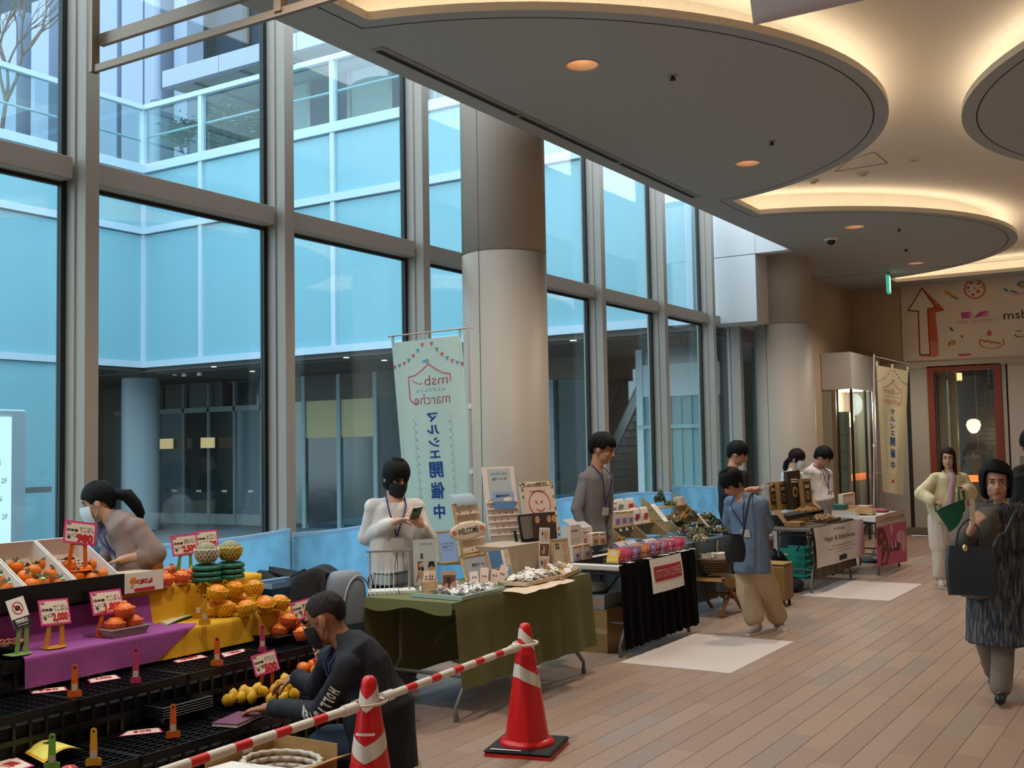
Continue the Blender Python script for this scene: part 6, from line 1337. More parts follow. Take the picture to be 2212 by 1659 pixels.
for g, (cx, cy, rx, ry, z0, n, lab, m_) in enumerate(((1060, 760, .10, .30, TB+.085, 70, 'golden-brown wrapped chocolate ball in the rear heap', NUT), (1230, 840, .10, .24, TB+.02, 62, 'dark wrapped chocolate ball in the front heap', NUT2))):
    q = PZ(*p3(cx, cy), z0+.02); o0 = None
    for i in range(n):
        a = rnd.uniform(0, 2*PI); rr = math.sqrt(rnd.random()); loc = (q.x+rx*rr*math.cos(a), q.y+ry*rr*math.sin(a), z0+.018+.05*(1-rr*rr)*rnd.random())
        if o0 is None:
            o0 = thing('chocolate_ball', lab, 'chocolate', loc, group='wrapped chocolate balls, '+['rear heap', 'front heap'][g]); MB().ell((0, 0, 0), (.023, .023, .021), 10, 7).build('ball', m_, o0); MB().lathe([(.004, .014), (.010, .021), (0, .018)], 7).build('wrapper', GOLD, o0)
        else: dup(o0, loc, (rnd.uniform(0, 1), rnd.uniform(0, 1), 0))
    t = thing('ball_tray', 'low kraft tray under the %s chocolate balls' % ['rear', 'front'][g], 'tray', (q.x, q.y, z0-.0)); MB().box((-rx-.03, -ry-.03, -(z0-TB)+.005), (rx+.03, ry+.03, .004)).build('base', CHO, t); MB().box((rx+.025, -ry-.03, -.02 if g == 0 else 0), (rx+.03, ry+.03, .025)).build('lip', KRAFT, t)
for k in range(3): q = PZ(*p3(950+k*75, 880+k*10-8), TB+.004); t = thing('leaflet', 'brown and cream leaflet on the near end of the chocolate stall, %s' % ['left', 'middle', 'right'][k], 'leaflet', (q.x-.03, q.y+.03, TB+.005+.003*k), rz=.5*k); MB().box((-.07, -.05, 0), (.07, .05, .002)).build('sheet', [CHO, CREAM, KRAFT][k], t); MB().box((-.04, -.02, .002), (.02, .02, .0026)).build('print', [GOLD, INK, CHO][k], t)
t = thing('sanitizer_bottle', 'white pump sanitizer bottle at the near end of the chocolate stall', 'bottle', (-4.32, 11.80, 0)); MB().lathe([(.14, 0), (.14, .02), (.015, .03), (.015, .70)], 16).build('stand', INK, t); MB().lathe([(.035, .70), (.035, .84), (.015, .86), (.012, .88), (0, .88)], 16).build('bottle', WHITEP, t); MB().tube([(0, 0, .88), (0, 0, .91), (.05, 0, .905)], .007, 6).build('pump', WHITEP, t)
# white cloth banner of the chocolate stall
Xb = T3X1+.045; c = [PX(a, b, Xb) for a, b in ((1757, 1140), (1862, 1121), (1867, 1199), (1761, 1228))]; t = thing('cloth_banner', 'white cloth banner with sweet shop lettering on the brown cloth', 'sign')
def cb(u, v): a, b = c[0].lerp(c[1], u), c[3].lerp(c[2], u); q = a.lerp(b, v); return Vector((Xb+.012*math.sin(u*14+v*3)*(1-v*.3)+.02*v, q.y, q.z))
MB().grid(cb, 24, 16).build('cloth', mat('banner_white', 'ded6d2', .8), t); m = MB()
for s_, uu, vv, wd, ht in (('YOFFAIR', .48, .13, .2, .06), ('Vegan & Ethical Sweet', .5, .36, .62, .16), ('100% Plant based chocolate', .52, .55, .42, .035), ('Organic Fairtrade Ingredients Japan', .52, .63, .55, .035), ('Vegan Sweets', .52, .71, .32, .035)):
    me = text_mesh(s_, .1, Matrix.Identity(4), fit=(wd, ht))
    m.add([cb(uu+v.co.x, vv-v.co.y)+Vector((.003, 0, 0)) for v in me.vertices], [tuple(p.vertices) for p in me.polygons]); bpy.data.meshes.remove(me)
m.grid(lambda u, v: cb(.42+.18*u, .82+.13*v)+Vector((.003, 0, 0)), 4, 3); m.build('lettering', INK, t)
# bags and crates under and behind the tables
def soft_bag(p, r, lab, m_, nm='bag', strap=True, seed=1):
    t = thing(nm, lab, 'bag', p); m = MB(); m.grid(lambda u, v: (r[0]*math.cos(2*PI*u)*math.sin(PI*v)**.6*(1+.12*noise.noise(Vector((u*5, v*4, seed)))), r[1]*math.sin(2*PI*u)*math.sin(PI*v)**.6*(1+.12*noise.noise(Vector((u*5+9, v*4, seed)))), r[2]*(1-math.cos(PI*v))*(1+.10*noise.noise(Vector((math.cos(2*PI*u)*2, v*3, seed))))+.002), 28, 16); m.build('body', m_, t)
    if strap: MB().tube([(-r[0]*.5, 0, r[2]*1.8), (-r[0]*.2, 0, r[2]*2.2), (r[0]*.2, 0, r[2]*2.2), (r[0]*.5, 0, r[2]*1.8)], .012, 6).build('strap', m_, t)
    return t
q = PZ(1720, 1275, 0); soft_bag((-4.30, 12.40, 0), (.2, .30, .20), 'big black bag under the grey table of the chocolate stall', mat('bag_black', '0e1013', .7), seed=3)
soft_bag((-4.05, 12.2, 0), (.16, .26, .07), 'dark denim bag lying on the floor under the chocolate stall', mat('bag_denim', '1f242c', .8), strap=False, seed=5)
t = thing('green_crate', 'green plastic crate behind the brown cloth', 'crate', (-4.55, 13.35, 0)); GC = mat('crate_green', '1f8f7c', .5); MB().box((0, 0, 0), (.34, .4, .02)).build('base', GC, t)
for k in range(4): MB().box((0, 0, .05+.085*k), (.34, .012, .11+.085*k)).box((.33, 0, .05+.085*k), (.342, .4, .11+.085*k)).box((0, .39, .05+.085*k), (.34, .402, .11+.085*k)).build('slat', GC, t)
for x in (0, .328): MB().box((x, -.001, 0), (x+.014, .013, .4)).build('corner_post', GC, t)
t = thing('printed_carton', 'white printed carton of cakes on the floor behind the chocolate stall table', 'box', (-4.75, 12.75, .0)); MB().box((0, 0, 0), (.26, .3, .55)).build('body', mat('carton_shade2', 'b9b2a8', .7), t)
for k in range(3): MB().box((.26, .04, .1+.15*k), (.262, .26, .2+.15*k)).build('print', mat('carton_plum', '7a3a44', .6), t)
t = thing('cardboard_box', 'brown carton under the white end of the coffee table', 'box', (-4.48, 7.95, 0)); MB().box((0, 0, 0), (.35, .4, .34)).build('body', CB, t); MB().box((.0, -.002, .15), (.35, .0, .19)).build('tape', mat('tape', 'c9ab7a', .4), t)
t = thing('clear_box', 'clear box of little bags on the brown carton under the coffee table', 'box', (-4.46, 7.97, .343)); MB().box((0, 0, 0), (.30, .34, .11)).build('body', mat('box_frost', 'aeb6b8', .3), t); MB().box((-.0, -.002, .02), (.3, 0, .085)).build('print', mat('label_orange', 'c9a08a', .6), t); soft_bag((-4.33, 8.12, .456), (.12, .13, .04), 'white crumpled bags on the clear box under the coffee table', mat('bag_white', 'b9bdb2', .6), strap=False, seed=8)
t = thing('grey_bin', 'small dark grey bin behind the white end of the coffee table', 'bin', (-4.72, 8.2, 0)); MB().box((-.1, -.1, 0), (.1, .1, .62), bev=.01).build('body', mat('bin_grey', '4a4a46', .6), t); MB().box((-.11, -.11, .58), (.11, .11, .62), bev=.01).build('rim', mat('bin_grey', '4a4a46', .6), t)
# ---------------------------------------------------------------- far table
p4 = lambda a, b: (1812+a/5.53, 900+b/5.53)
t = thing('pink_poster', 'pink and brown poster hanging from the far table', 'poster'); Xb = T4X1+.05; c = [PX(a, b, Xb) for a, b in ((1891, 1115), (1956, 1100), (1957, 1212), (1893, 1226))]
def pp(u, v, o=0.): q = c[0].lerp(c[1], u).lerp(c[3].lerp(c[2], u), v); return Vector((Xb+.01*math.sin(u*9)+.012*v+o, q.y, q.z))
MB().grid(pp, 14, 14).build('sheet', mat('poster_pink', 'cf5f86', .6), t); MB().grid(lambda u, v: pp(u, .22*v, .002), 10, 4).build('header', mat('poster_cream', 'd6bfae', .6), t)
m = MB(); me = text_mesh('~らくがきせんべい中~', .1, Matrix.Identity(4), fit=(.88, .11)); m.add([pp(.5+v.co.x, .11-v.co.y, .004) for v in me.vertices], [tuple(p.vertices) for p in me.polygons]); me = text_mesh('謝謝', .1, Matrix.Identity(4), fit=(.3, .16)); m.add([pp(.58+v.co.x, .68-v.co.y, .004) for v in me.vertices], [tuple(p.vertices) for p in me.polygons]); m.build('lettering', mat('poster_ink', '6a3a3a', .6), t)
m = MB(); m.add([pp(u, v, .004) for u, v in ((.04, .24), (.2, .26), (.34, .5), (.42, .75), (.3, .98), (.1, .98), (.14, .7), (.03, .5))], [tuple(range(8))], m=0)
for u, v in ((.12, .4), (.22, .55), (.1, .62), (.25, .75), (.16, .9)): m.add([pp(u-.06, v, .006), pp(u, v-.06, .006), pp(u+.06, v, .006), pp(u, v+.06, .006)], [(0, 1, 2, 3)], m=1)
for cx, cy, rx, ry in ((.78, .5, .14, .12), (.5, .32, .05, .1), (.85, .62, .08, .2)): m.add([pp(cx+rx*math.cos(2*PI*i/16), cy+ry*math.sin(2*PI*i/16), .005) for i in range(16)], [tuple(range(16))], m=2)
m.build('print', [mat('poster_brown', '6a2a22', .6), mat('poster_orange', 'b86a2a', .6), mat('poster_pale', 'e3b0b4', .6)], t)
q = PZ(*p4(230, 1165), TB+.01); t = thing('pen_case', 'open wooden case with two compartments tilted on the far table', 'case', (-3.78, 14.22, TB+.03), rz=.12); t.rotation_euler = (0, .16, .1)
MB().box((-.17, 0, 0), (.17, .32, .008)).box((-.17, 0, 0), (.17, .008, .07)).box((-.17, .312, 0), (.17, .32, .07)).box((-.17, .156, 0), (.17, .164, .07)).box((-.17, 0, 0), (-.162, .32, .07)).box((.162, 0, 0), (.17, .32, .07)).build('body', WOOD, t)
for y in (.03, .19): MB().box((-.14, y, .03), (.12, y+.1, .045)).build('cards', PAPER, t); MB().box((-.06, y+.02, .046), (-.04, y+.09, .052)).build('clip', INK, t)
goods('pink_box', 'pink printed box standing at the back of the far table', 'box', *[p4(45, 0)[0], p4(190, 0)[0], p4(0, 780)[1], p4(0, 1020)[1]], -4.0, TB+.004, .06, 'box', 'd99a94')
t = thing('pink_carton', 'pale pink carton behind the wooden case', 'box', (-3.98, 14.66, TB+.004)); MB().box((0, 0, 0), (.2, .34, .085)).build('body', mat('carton_pink', 'd9b5a8', .6), t); MB().box((0, 0, .085), (.2, .34, .09)).build('lid', mat('carton_pinklid', 'cfa8b0', .6), t)
t = thing('green_box', 'flat dark green box on the near end of the far table', 'box', (-4.06, 14.08, TB+.08)); MB().box((0, 0, 0), (.15, .17, .04)).build('body', mat('box_green', '2f6a5c', .5), t); MB().box((-.003, -.003, .04), (.153, .173, .065)).build('lid', mat('box_green2', '3a7a68', .5), t)
t = thing('cream_box', 'cream wooden box under the green box', 'box', (-4.07, 14.07, TB+.004)); MB().box((0, 0, 0), (.3, .2, .065)).build('body', CREAM, t); MB().box((0, 0, .065), (.3, .2, .074)).build('lid', WOOD, t)
t = thing('red_pouch', 'crimson pouch at the far corner of the far table', 'pouch', (-3.72, 15.0, TB+.005)); MB().box((-.12, -.14, 0), (.12, .14, .05), bev=.02).build('body', mat('pouch_red', '9a3a4c', .4), t); MB().box((-.11, -.005, .05), (.11, .005, .055)).build('zip', mat('zip', '5a2a34', .5), t)
# black folding chair frame behind the far table
t = thing('folding_chair', 'black folding chair frame between the two far tables', 'chair', (-4.35, 13.86, 0)); m = [((0, 0, 0), (.1, 0, .62)), ((.34, 0, 0), (0, 0, .42)), ((0, .38, 0), (.1, .38, .62)), ((.34, .38, 0), (0, .38, .42))]
for a, b in m: MB().tube([a, b], .012, 8).build('leg', INK, t)
MB().box((0, 0, .42), (.36, .38, .45), bev=.01).build('seat', INK, t); MB().box((.08, 0, .5), (.1, .38, .62), bev=.006).build('backrest', INK, t)
# ---------------------------------------------------------------- suitcase, jacket, backpack and wire wheel behind the stalls
q = PX(640, 1290, -5.25); t = thing('suitcase', 'dark blue hard suitcase with a silver band under a black jacket', 'suitcase', (-5.3, q.y-.12, 0)); NB = mat('case_blue', '1d3a52', .35)
MB().box((-.16, -.22, .06), (.16, .20, .80), bev=.03).build('shell', NB, t); MB().box((-.03, -.225, .055), (.03, .205, .81)).build('band', mat('case_band', '7a9ab8', .35), t); MB().box((.158, -.14, .15), (.166, -.10, .66)).box((.158, .06, .15), (.166, .1, .66)).build('rib', NB, t)
for x in (-.12, .12):
    for y in (-.18, .16): MB().lathe([(.03, -.012), (.03, .012)], 12).build('wheel', INK, t, loc=(x, y, .03), rot=(PI/2, 0, 0))
t = thing('black_jacket', 'black jacket thrown over the suitcase', 'jacket', (-5.3, q.y+.04, .80)); m = MB()
def jk(u, v): x = -.26+.52*u; y = -.30+.74*v; dz = -.5*max(0, (abs(y-.03)-.24)/.2)**1.1 if y > 0 else -.20*max(0, (abs(y-.03)-.2)/.13)-.3*max(0, (abs(x)-.17)/.1)**1.2; return (x*(1+.05*math.sin(v*7)), y, .03+.035*math.sin(u*7+v*5)+max(dz, -.6))
m.grid(jk, 28, 30); m.build('cloth', mat('jacket_black', '0f0f11', .85, bump=.2, bscale=40), t); MB().tube([jk(.2, .3), jk(.5, .34), jk(.8, .3)], .018, 6).build('collar', mat('jacket_black', '0f0f11', .85), t)
bp = PX(745, 1300, -5.0); t = thing('backpack', 'grey backpack standing on a stool behind the green table', 'backpack', (-5.0, bp.y, .30)); GB = mat('backpack_grey', '7f848c', .75, bump=.1, bscale=150); GD = mat('backpack_dark', '3b4048', .75)
m = MB(); m.grid(lambda u, v: (.13*math.cos(2*PI*u)*(math.sin(PI*v)**.35), .17*math.sin(2*PI*u)*(math.sin(PI*v)**.35), .27*(1-math.cos(PI*v))), 32, 20); m.build('body', GB, t); m = MB(); m.grid(lambda u, v: (.145*math.cos(2*PI*u)*(math.sin(PI*(.03+.42*v))**.3), .185*math.sin(2*PI*u)*(math.sin(PI*(.03+.42*v))**.3), .24*(1-math.cos(PI*(.03+.42*v)))), 32, 10); m.build('lower_pocket', GD, t)
MB().tube([(.115*1.0, .05*math.cos(a_)*3.0, .27+.24*math.sin(a_)) for a_ in [PI*i/14 for i in range(15)]], .006, 6).build('zip', mat('zip_pale', 'a9aeb4', .5), t); MB().box((.13, .04, .1), (.15, .1, .2)).build('label', PAPER, t)
st = thing('low_stool', 'small black stool under the grey backpack', 'stool', (-5.0, bp.y, 0)); MB().lathe([(0, .26), (.17, .26), (.17, .295), (0, .295)], 24).build('seat', INK, st)
for a_ in range(4): MB().tube([(.11*math.cos(a_*PI/2), .11*math.sin(a_*PI/2), .26), (.17*math.cos(a_*PI/2), .17*math.sin(a_*PI/2), 0)], .012, 6).build('leg', INK, st)
wc = PX(680, 1272, -5.15); t = thing('cart_wheel', 'thin silver spoked wheel of a folded cart beside the backpack', 'wheel', (-5.12, wc.y, .22), rot=(0, 0, PI/2-.6)); R_ = .12
MB().tube([(R_*math.cos(2*PI*i/36), 0, R_*math.sin(2*PI*i/36)) for i in range(36)], .009, 8, closed=True).build('rim', CHROME, t)
for k in range(12): MB().tube([(0, 0, 0), (R_*math.cos(PI*k/6), 0, R_*math.sin(PI*k/6))], .002, 4).build('spoke', CHROME, t)
MB().tube([(0, -.03, 0), (0, .03, 0)], .02, 10).build('hub', INK, t); t.location.z = wc.z-.0; MB().tube([(0, 0, -.03), (0, .0, -wc.z)], .008, 6).build('stay', INK, t)
# ---------------------------------------------------------------- tall banners
def banner(lab, c, mirror, cloth, pole_pts, pole_side, arm):
    t = thing('tall_banner', lab, 'banner'); BW, BH = .6, 1.8; ins = (EYE-c[0]); ins.z = 0; ins.normalize(); sgn = -1 if mirror else 1
    def P(x, y, o=.003):       # x in [-.3,.3], y in [0 top, 1.8 bottom]
        u = .5+x*sgn/BW; q = c[0].lerp(c[1], u).lerp(c[3].lerp(c[2], u), y/BH); w = .018*math.sin(u*8+y*1.5)*min(1, y*2)+.01*math.sin(y*5+u*3)
        return q+ins*(o+w)
    MB().grid(lambda u, v: P((u-.5)*BW, v*BH, 0), 20, 44).build('cloth', cloth, t)
    def txt(s_, w, h, x, y, m_, vert=False, bold=0.):
        me = text_mesh(s_, .1, Matrix.Identity(4), fit=(w, h), bold=bold)
        for v in me.vertices: v.co = P(x+v.co.x, y-v.co.y)
        me.materials.clear(); me.materials.append(m_); link('lettering', me, t)
    def line(pts, r, m_, nm='print', closed=False):
        m = MB(); n = len(pts)
        for i in range(n if closed else n-1):
            a, b = Vector((*pts[i], 0)), Vector((*pts[(i+1) % n], 0)); d = (b-a)
            if d.length < 1e-6: continue
            e = d.normalized()*r*.5; s_ = Vector((-d.y, d.x, 0)).normalized()*r; m.add([P(*(a-e-s_)[:2]), P(*(b+e-s_)[:2]), P(*(b+e+s_)[:2]), P(*(a-e+s_)[:2])], [(0, 1, 2, 3)])
        m.build(nm, m_, t)
    PK_ = mat('banner_pink', 'd0566f', .7); BL_ = mat('banner_blue', '2a68b0', .7); LB = mat('banner_sky', '4f93b8', .7); GR = mat('banner_grey', '8f9a98', .7)
    for k, (a, b) in enumerate((((-.29, .215), (-.04, .03)), ((.04, .03), (.29, .19)))):
        for i in range(7):
            s_ = i/6; x = a[0]+(b[0]-a[0])*s_; y = a[1]+(b[1]-a[1])*s_+.035*math.sin(PI*s_); m = MB(); m.add([P(x-.016, y), P(x+.016, y), P(x, y+.036)], [(0, 1, 2)]); m.build('pennant', PK_ if i % 2 == 0 else LB, t)
    # tent outline with the words inside
    Y_ = lambda pts: [(x, .165+(y-.275)*.67) for x, y in pts]
    line(Y_([(-.18, .56), (-.18, .47), (-.12, .455), (-.06, .40), (0, .33), (.06, .40), (.12, .455), (.18, .47), (.18, .74), (.15, .79), (.12, .80)]), .0045, PK_); line(Y_([(0, .33), (0, .275), (.05, .295), (.005, .31)]), .004, LB)
    txt('msb', .20, .080, -.055, .335, PK_, bold=-.001); txt('marche', .31, .085, -.01, .485, PK_, bold=-.001); txt('ムスブマルシェ', .26, .030, -.005, .412, LB); line([(.06, .35), (.085, .362), (.11, .35), (.14, .337), (.15, .32)], .003, PK_)
    for i, (ch, w, h) in enumerate(zip('マルシェ開催中', (.095, .11, .10, .09, .12, .12, .10), (.075, .075, .08, .06, .13, .135, .12))): txt(ch, w, h, .0, (.635, .735, .838, .935, 1.06, 1.225, 1.395)[i], BL_, bold=.003)
    for sx in (-1, 1): line([(sx*(.15+.018*(k % 2)), .62+.031*k) for k in range(27)], .0016, GR); line([(sx*.275, .06), (sx*.275, 1.74)], .0012, GR)
    for sx in (-1, 1):
        m = MB()
        for k in range(12):
            x, y = sx*.145, .68+.066*k; m.add([P(x+.006*math.cos(a_), y+.006*math.sin(a_)) for a_ in [i*PI/4 for i in range(8)]], [tuple(range(8))])
        m.build('dots', LB, t)
    m = MB(); m.add([P(-.06, 1.65), P(-.02, 1.60), P(.06, 1.60), P(.02, 1.65)], [(0, 1, 2, 3)]); m.build('print', PK_, t)
    # pole, arm and tapes
    a, b = pole_pts; MB().tube([a, b], [.011, .013], 10).build('pole', mat('pole_grey', 'b9a9a4', .4), t); MB().tube(list(arm), .006, 8).build('arm', mat('pole_grey', 'b9a9a4', .4), t)
    for s_ in (.02, .5, .98): q = c[0].lerp(c[1], s_); MB().bar(q-Vector((0, 0, .01)), q+Vector((0, 0, (arm[0].lerp(arm[1], s_ if pole_side == 'R' else 1-s_).z-q.z) if False else .055)), .03, .003).build('tape', cloth, t)
    e0 = c[1] if pole_side == 'R' else c[0]; e1 = c[2] if pole_side == 'R' else c[3]
    for s_ in (.12, .35, .6, .85):
        q = e0.lerp(e1, s_); pq = a.lerp(b, max(0, min(1, (a.z-q.z)/(a.z-b.z)))); MB().bar(q, pq, .02, .003).build('tape', cloth, t)
    for s_ in (.25, .45): q = a.lerp(b, s_); MB().lathe([(.017, -.02), (.017, .02)], 10, c=q).build('collar', WHITEP, t)
    MB().lathe([(.0, 0), (.2, 0), (.2, .04), (.16, .07), (.03, .075), (.02, .16), (0, .16)], 24, c=(b.x, b.y, 0)).build('base', mat('banner_base', '3a3d40', .5), t)
def at_dist(px, py, ref_px, y): return PY(px, py, y)
BA = PX(1008, 705, -4.97); BB = Vector((-5.515, 7.0, 0))
def onray(px, py, ref): d = ray(px, py); h = Vector((d.x, d.y)).length; k = (Vector((ref.x, ref.y))-Vector((0, 0))).length/h; return EYE+d*k
R1, L1_ = Vector((BA.x-.03, BA.y, 0)), BB
cl = translucent('banner_cloth', 'cfe6dc', .45)
banner('tall white marche banner seen from behind, lettering reversed, by the big pillar', [onray(846, 741, L1_), onray(997, 724, R1), onray(1029, 1212, R1), onray(886, 1216, L1_)], True, cl, (onray(1011, 703, BA), Vector((BA.x+.03, BA.y+.02, .05))), 'R', (onray(838, 727, L1_), onray(1024, 707, BA)))
A2, B2 = Vector((-3.93, 15.62, 0)), Vector((-3.50, 16.0, 0))
cl2 = translucent('banner_cloth2', 'd8cba4', .35)
banner('tall cream marche banner with readable lettering by the far table', [onray(1893, 789, A2), onray(1962, 801, B2), onray(1951, 1070, B2), onray(1907, 1062, A2)], False, cl2, (onray(1888, 765, A2), Vector((A2.x-.03, A2.y, .05))), 'L', (onray(1888, 770, A2), onray(1965, 787, B2)))
# ---------------------------------------------------------------- kiosk beside the far wall
KX, KY = -4.90, 18.3; kz0, kz1 = PY(1834, 840, KY).z, PY(1834, 760, KY).z
t = thing('glass_kiosk', 'white-topped glass kiosk room at the far left end of the hall', 'kiosk', (0, 0, 0))
MB().box((-5.39, KY, kz0), (KX, 20.25, kz1)).build('fascia', mat('kiosk_white', 'c2bdb6', .4), t)
KG = glass('kiosk_glass', (.82, .88, .86), .06); xl = PY(1737, 900, KY).x
def kp(px): return PY(px, 900, KY).x
MB().box((-5.39, KY+.02, .0), (kp(1768), KY+.03, kz0)).build('pane', KG, t); MB().box((kp(1768), KY+.01, 0), (kp(1800), KY+.08, kz0)).build('door_panel', mat('kiosk_door', '9a9b88', .5), t); MB().box((kp(1800), KY, 0), (kp(1806), KY+.09, kz0)).build('door_edge', mat('kiosk_edge', '8a6f54', .5), t)
MB().box((kp(1806), KY+.02, 0), (kp(1829), KY+.03, kz0)).build('pane', KG, t); MB().box((KX-.035, KY, 0), (KX, KY+.04, kz0)).build('corner_post', INK, t); MB().box((kp(1808), KY+.01, 0), (kp(1811), KY+.04, kz0)).build('mullion', INK, t)
MB().box((KX-.02, KY+.04, 0), (KX-.01, 19.5, kz0)).build('pane', KG, t)
for y in (19.15, 19.5, 19.62, 19.8): MB().box((KX-.035, y, 0), (KX, y+.05, kz0)).build('mullion', INK if y < 19.6 else STEEL, t)
MB().box((KX-.03, 19.85, 0), (KX-.005, 20.25, kz0)).build('side_panel', mat('kiosk_panel', 'a9a296', .5), t)
MB().box((-5.39, 20.1, 0), (KX-.06, 20.2, kz0)).build('rear_wall', mat('kiosk_rear', '8f9384', .6), t)
m = MB()
for px, y0, y1 in ((1758, 860, 1120), (1822, 870, 1090)): a, b = PY(px, y0, KY+.06), PY(px, y1, KY+.06); m.box((a.x-.09, KY+.05, b.z), (a.x+.09, KY+.055, a.z-.15))
m.build('notice_sheet', mat('notice', 'aab4b4', .5), t); m = MB()
for k, px in enumerate((1746, 1822)):
    for i, s_ in enumerate(('ようこそ', 'カフェ', '営業中', 'メニュー')): a = PY(px, 940+i*36, KY+.0); join_text(m, s_, .05, face_frame((a.x, KY+.012, a.z), (1, 0, 0), (0, 0, 1)))
m.build('lettering', mat('notice_ink', '4a5356', .6), t)
MB().tube([(KX-.25, 19.0, 1.05), (KX-.25, 20.0, 1.05)], .06, 10).build('counter_light', mat('neon_orange', 'ff7a3a', .5, emit=1.6), t)
pendant((KX-.28, 19.0, 2.05), 'drop-shaped glowing pendant lamp inside the glass kiosk', 'drop')
MB().tube([(FX(2090)-.2, 20.75, .98), (FX(2140), 20.75, .98)], .06, 10).build('counter_neon', mat('neon_orange', 'ff7a3a', .5, emit=1.6), label='orange glowing rail low in the red-framed window', cat='light')
kl = bpy.data.lights.new('kiosk_light', 'POINT'); kl.energy = 45; kl.color = (1, .9, .78); kl.shadow_soft_size = .2
ko = bpy.data.objects.new('kiosk_light', kl); COL.objects.link(ko); ko.location = (-5.1, 19.2, 2.3)
# ---------------------------------------------------------------- painted pictures on the arrow wall
def wp(px, py, o=.004): q = PY(px, py, FY-o); return q
def mural(name, lab, items, cat='wall print'):
    t = thing(name, lab, cat)
    for k, (nm, c_, polys) in enumerate(items):
        m = MB()
        for pts in polys: m.add([wp(a, b, .003+.0015*k) for a, b in pts], [tuple(range(len(pts)))])
        m.build(nm, mat('mural_'+c_, c_, .7), t)
    return t
p5 = lambda a, b: (1700+a/4.32, 530+b/4.32)
def P5(*l): return [p5(a, b) for a, b in l]
def ring(cx, cy, rx, ry, n=22, a0=0, a1=2*PI, k=.86): 
    o = [p5(cx+rx*math.cos(a0+(a1-a0)*i/n), cy+ry*math.sin(a0+(a1-a0)*i/n)) for i in range(n+1)]; i_ = [p5(cx+rx*k*math.cos(a0+(a1-a0)*i/n), cy+ry*k*math.sin(a0+(a1-a0)*i/n)) for i in range(n+1)]
    return [[o[i], o[i+1], i_[i+1], i_[i]] for i in range(n)]
def dsc(cx, cy, rx, ry, n=18): return [p5(cx+rx*math.cos(2*PI*i/n), cy+ry*math.sin(2*PI*i/n)) for i in range(n)]
def strk(pts, r):
    out = []
    for a, b in zip(pts, pts[1:]):
        d = Vector((b[0]-a[0], b[1]-a[1])); n = Vector((-d.y, d.x)).normalized()*r; e = d.normalized()*r*.5; out.append(P5((a[0]-n.x-e.x, a[1]-n.y-e.y), (b[0]-n.x+e.x, b[1]-n.y+e.y), (b[0]+n.x+e.x, b[1]+n.y+e.y), (a[0]+n.x-e.x, a[1]+n.y-e.y)))
    return out
arr = [(1258, 400), (1385, 580), (1312, 597), (1335, 1020), (1240, 1022), (1225, 615), (1130, 608), (1258, 400)]
mural('wall_arrow_print', 'big hand-painted red arrow pointing up on the far wall', [('body', 'cfc3b4', [P5((1258, 405), (1385, 580), (1312, 597)), P5((1258, 405), (1312, 597), (1225, 610)), P5((1258, 405), (1225, 610), (1140, 605)), P5((1312, 597), (1335, 1020), (1240, 1022), (1225, 610))]), ('shade', 'b5502c', [P5((1262, 400), (1370, 500), (1460, 590), (1385, 585)), P5((1312, 597), (1385, 582), (1462, 605), (1385, 620), (1410, 900), (1330, 900)), ]), ('shade', 'c06a55', [P5((1330, 900), (1410, 900), (1412, 1030), (1380, 1042), (1250, 1040), (1250, 1022), (1335, 1020))]), ('outline', '8a2c20', strk(arr, 6)+strk([(1385, 580), (1462, 602), (1385, 620)], 5))])
mural('wall_pizza_print', 'painted pizza on the far wall', [('crust', 'b0682e', [dsc(1752, 408, 104, 95)]), ('top', 'd3bfae', [dsc(1752, 408, 85, 78)]), ('topping', 'b8433a', [dsc(x, y, 16, 14) for x, y in ((1690, 395), (1785, 355), (1783, 430), (1735, 460), (1718, 352))]), ('topping', '8f9a8a', [dsc(x, y, 13, 11) for x, y in ((1745, 348), (1815, 390), (1698, 430), (1752, 400))])])
mural('wall_cutter_print', 'painted pizza cutter beside the painted pizza', [('handle', 'b5803c', strk([(1478, 428), (1545, 478)], 13)), ('wheel', 'c6ab98', [dsc(1585, 500, 26, 26)]), ('yoke', '4d7d96', strk([(1545, 478), (1590, 500)], 8))])
mural('wall_logo_print', 'magenta geometric logo with faint lettering on the far wall', [('block', 'b03a80', [P5((1625, 628), (1700, 618), (1703, 680), (1628, 684)), P5((1735, 678), (1800, 620), (1878, 610), (1800, 668))]), ('block', 'c9729f', [P5((1700, 618), (1735, 650), (1703, 680)), P5((1800, 668), (1878, 610), (1882, 665))])])
for body, px, py, w_, h_, c_, lab in (('msb Tamachi', 1755, 705, 330, 42, 'b09a90', 'faint lettering under the magenta logo'), ('msb', 2135, 645, 230, 80, '2a2625', 'dark lettering at the right picture edge, upper line'), ('こ', 2165, 825, 80, 62, '2a2625', 'dark lettering at the right picture edge, lower line')):
    a, b = wp(*p5(px-w_/2, py)), wp(*p5(px+w_/2, py)); hh_ = abs(wp(*p5(px, py-h_/2)).z-wp(*p5(px, py+h_/2)).z)
    me = text_mesh(body, .1, face_frame((a+b)/2, (1, 0, 0), (0, 0, 1)), fit=((b-a).length, hh_)); me.materials.append(mat('mural_'+c_, c_, .7)); o = link('wall_lettering', me, None, label=lab, cat='lettering')
mural('wall_cake_print', 'painted plate of cake with a strawberry on the far wall', [('plate', 'b8683c', ring(1910, 905, 122, 62, 22, -.55, 3.7, .88)), ('berry', 'b84a4c', [P5((1890, 785), (1915, 820), (1900, 845), (1870, 842), (1865, 815))]), ('cream', 'b0604a', strk([(1820, 885), (1850, 898), (1880, 893), (1910, 908), (1950, 905), (1990, 920)], 7))])
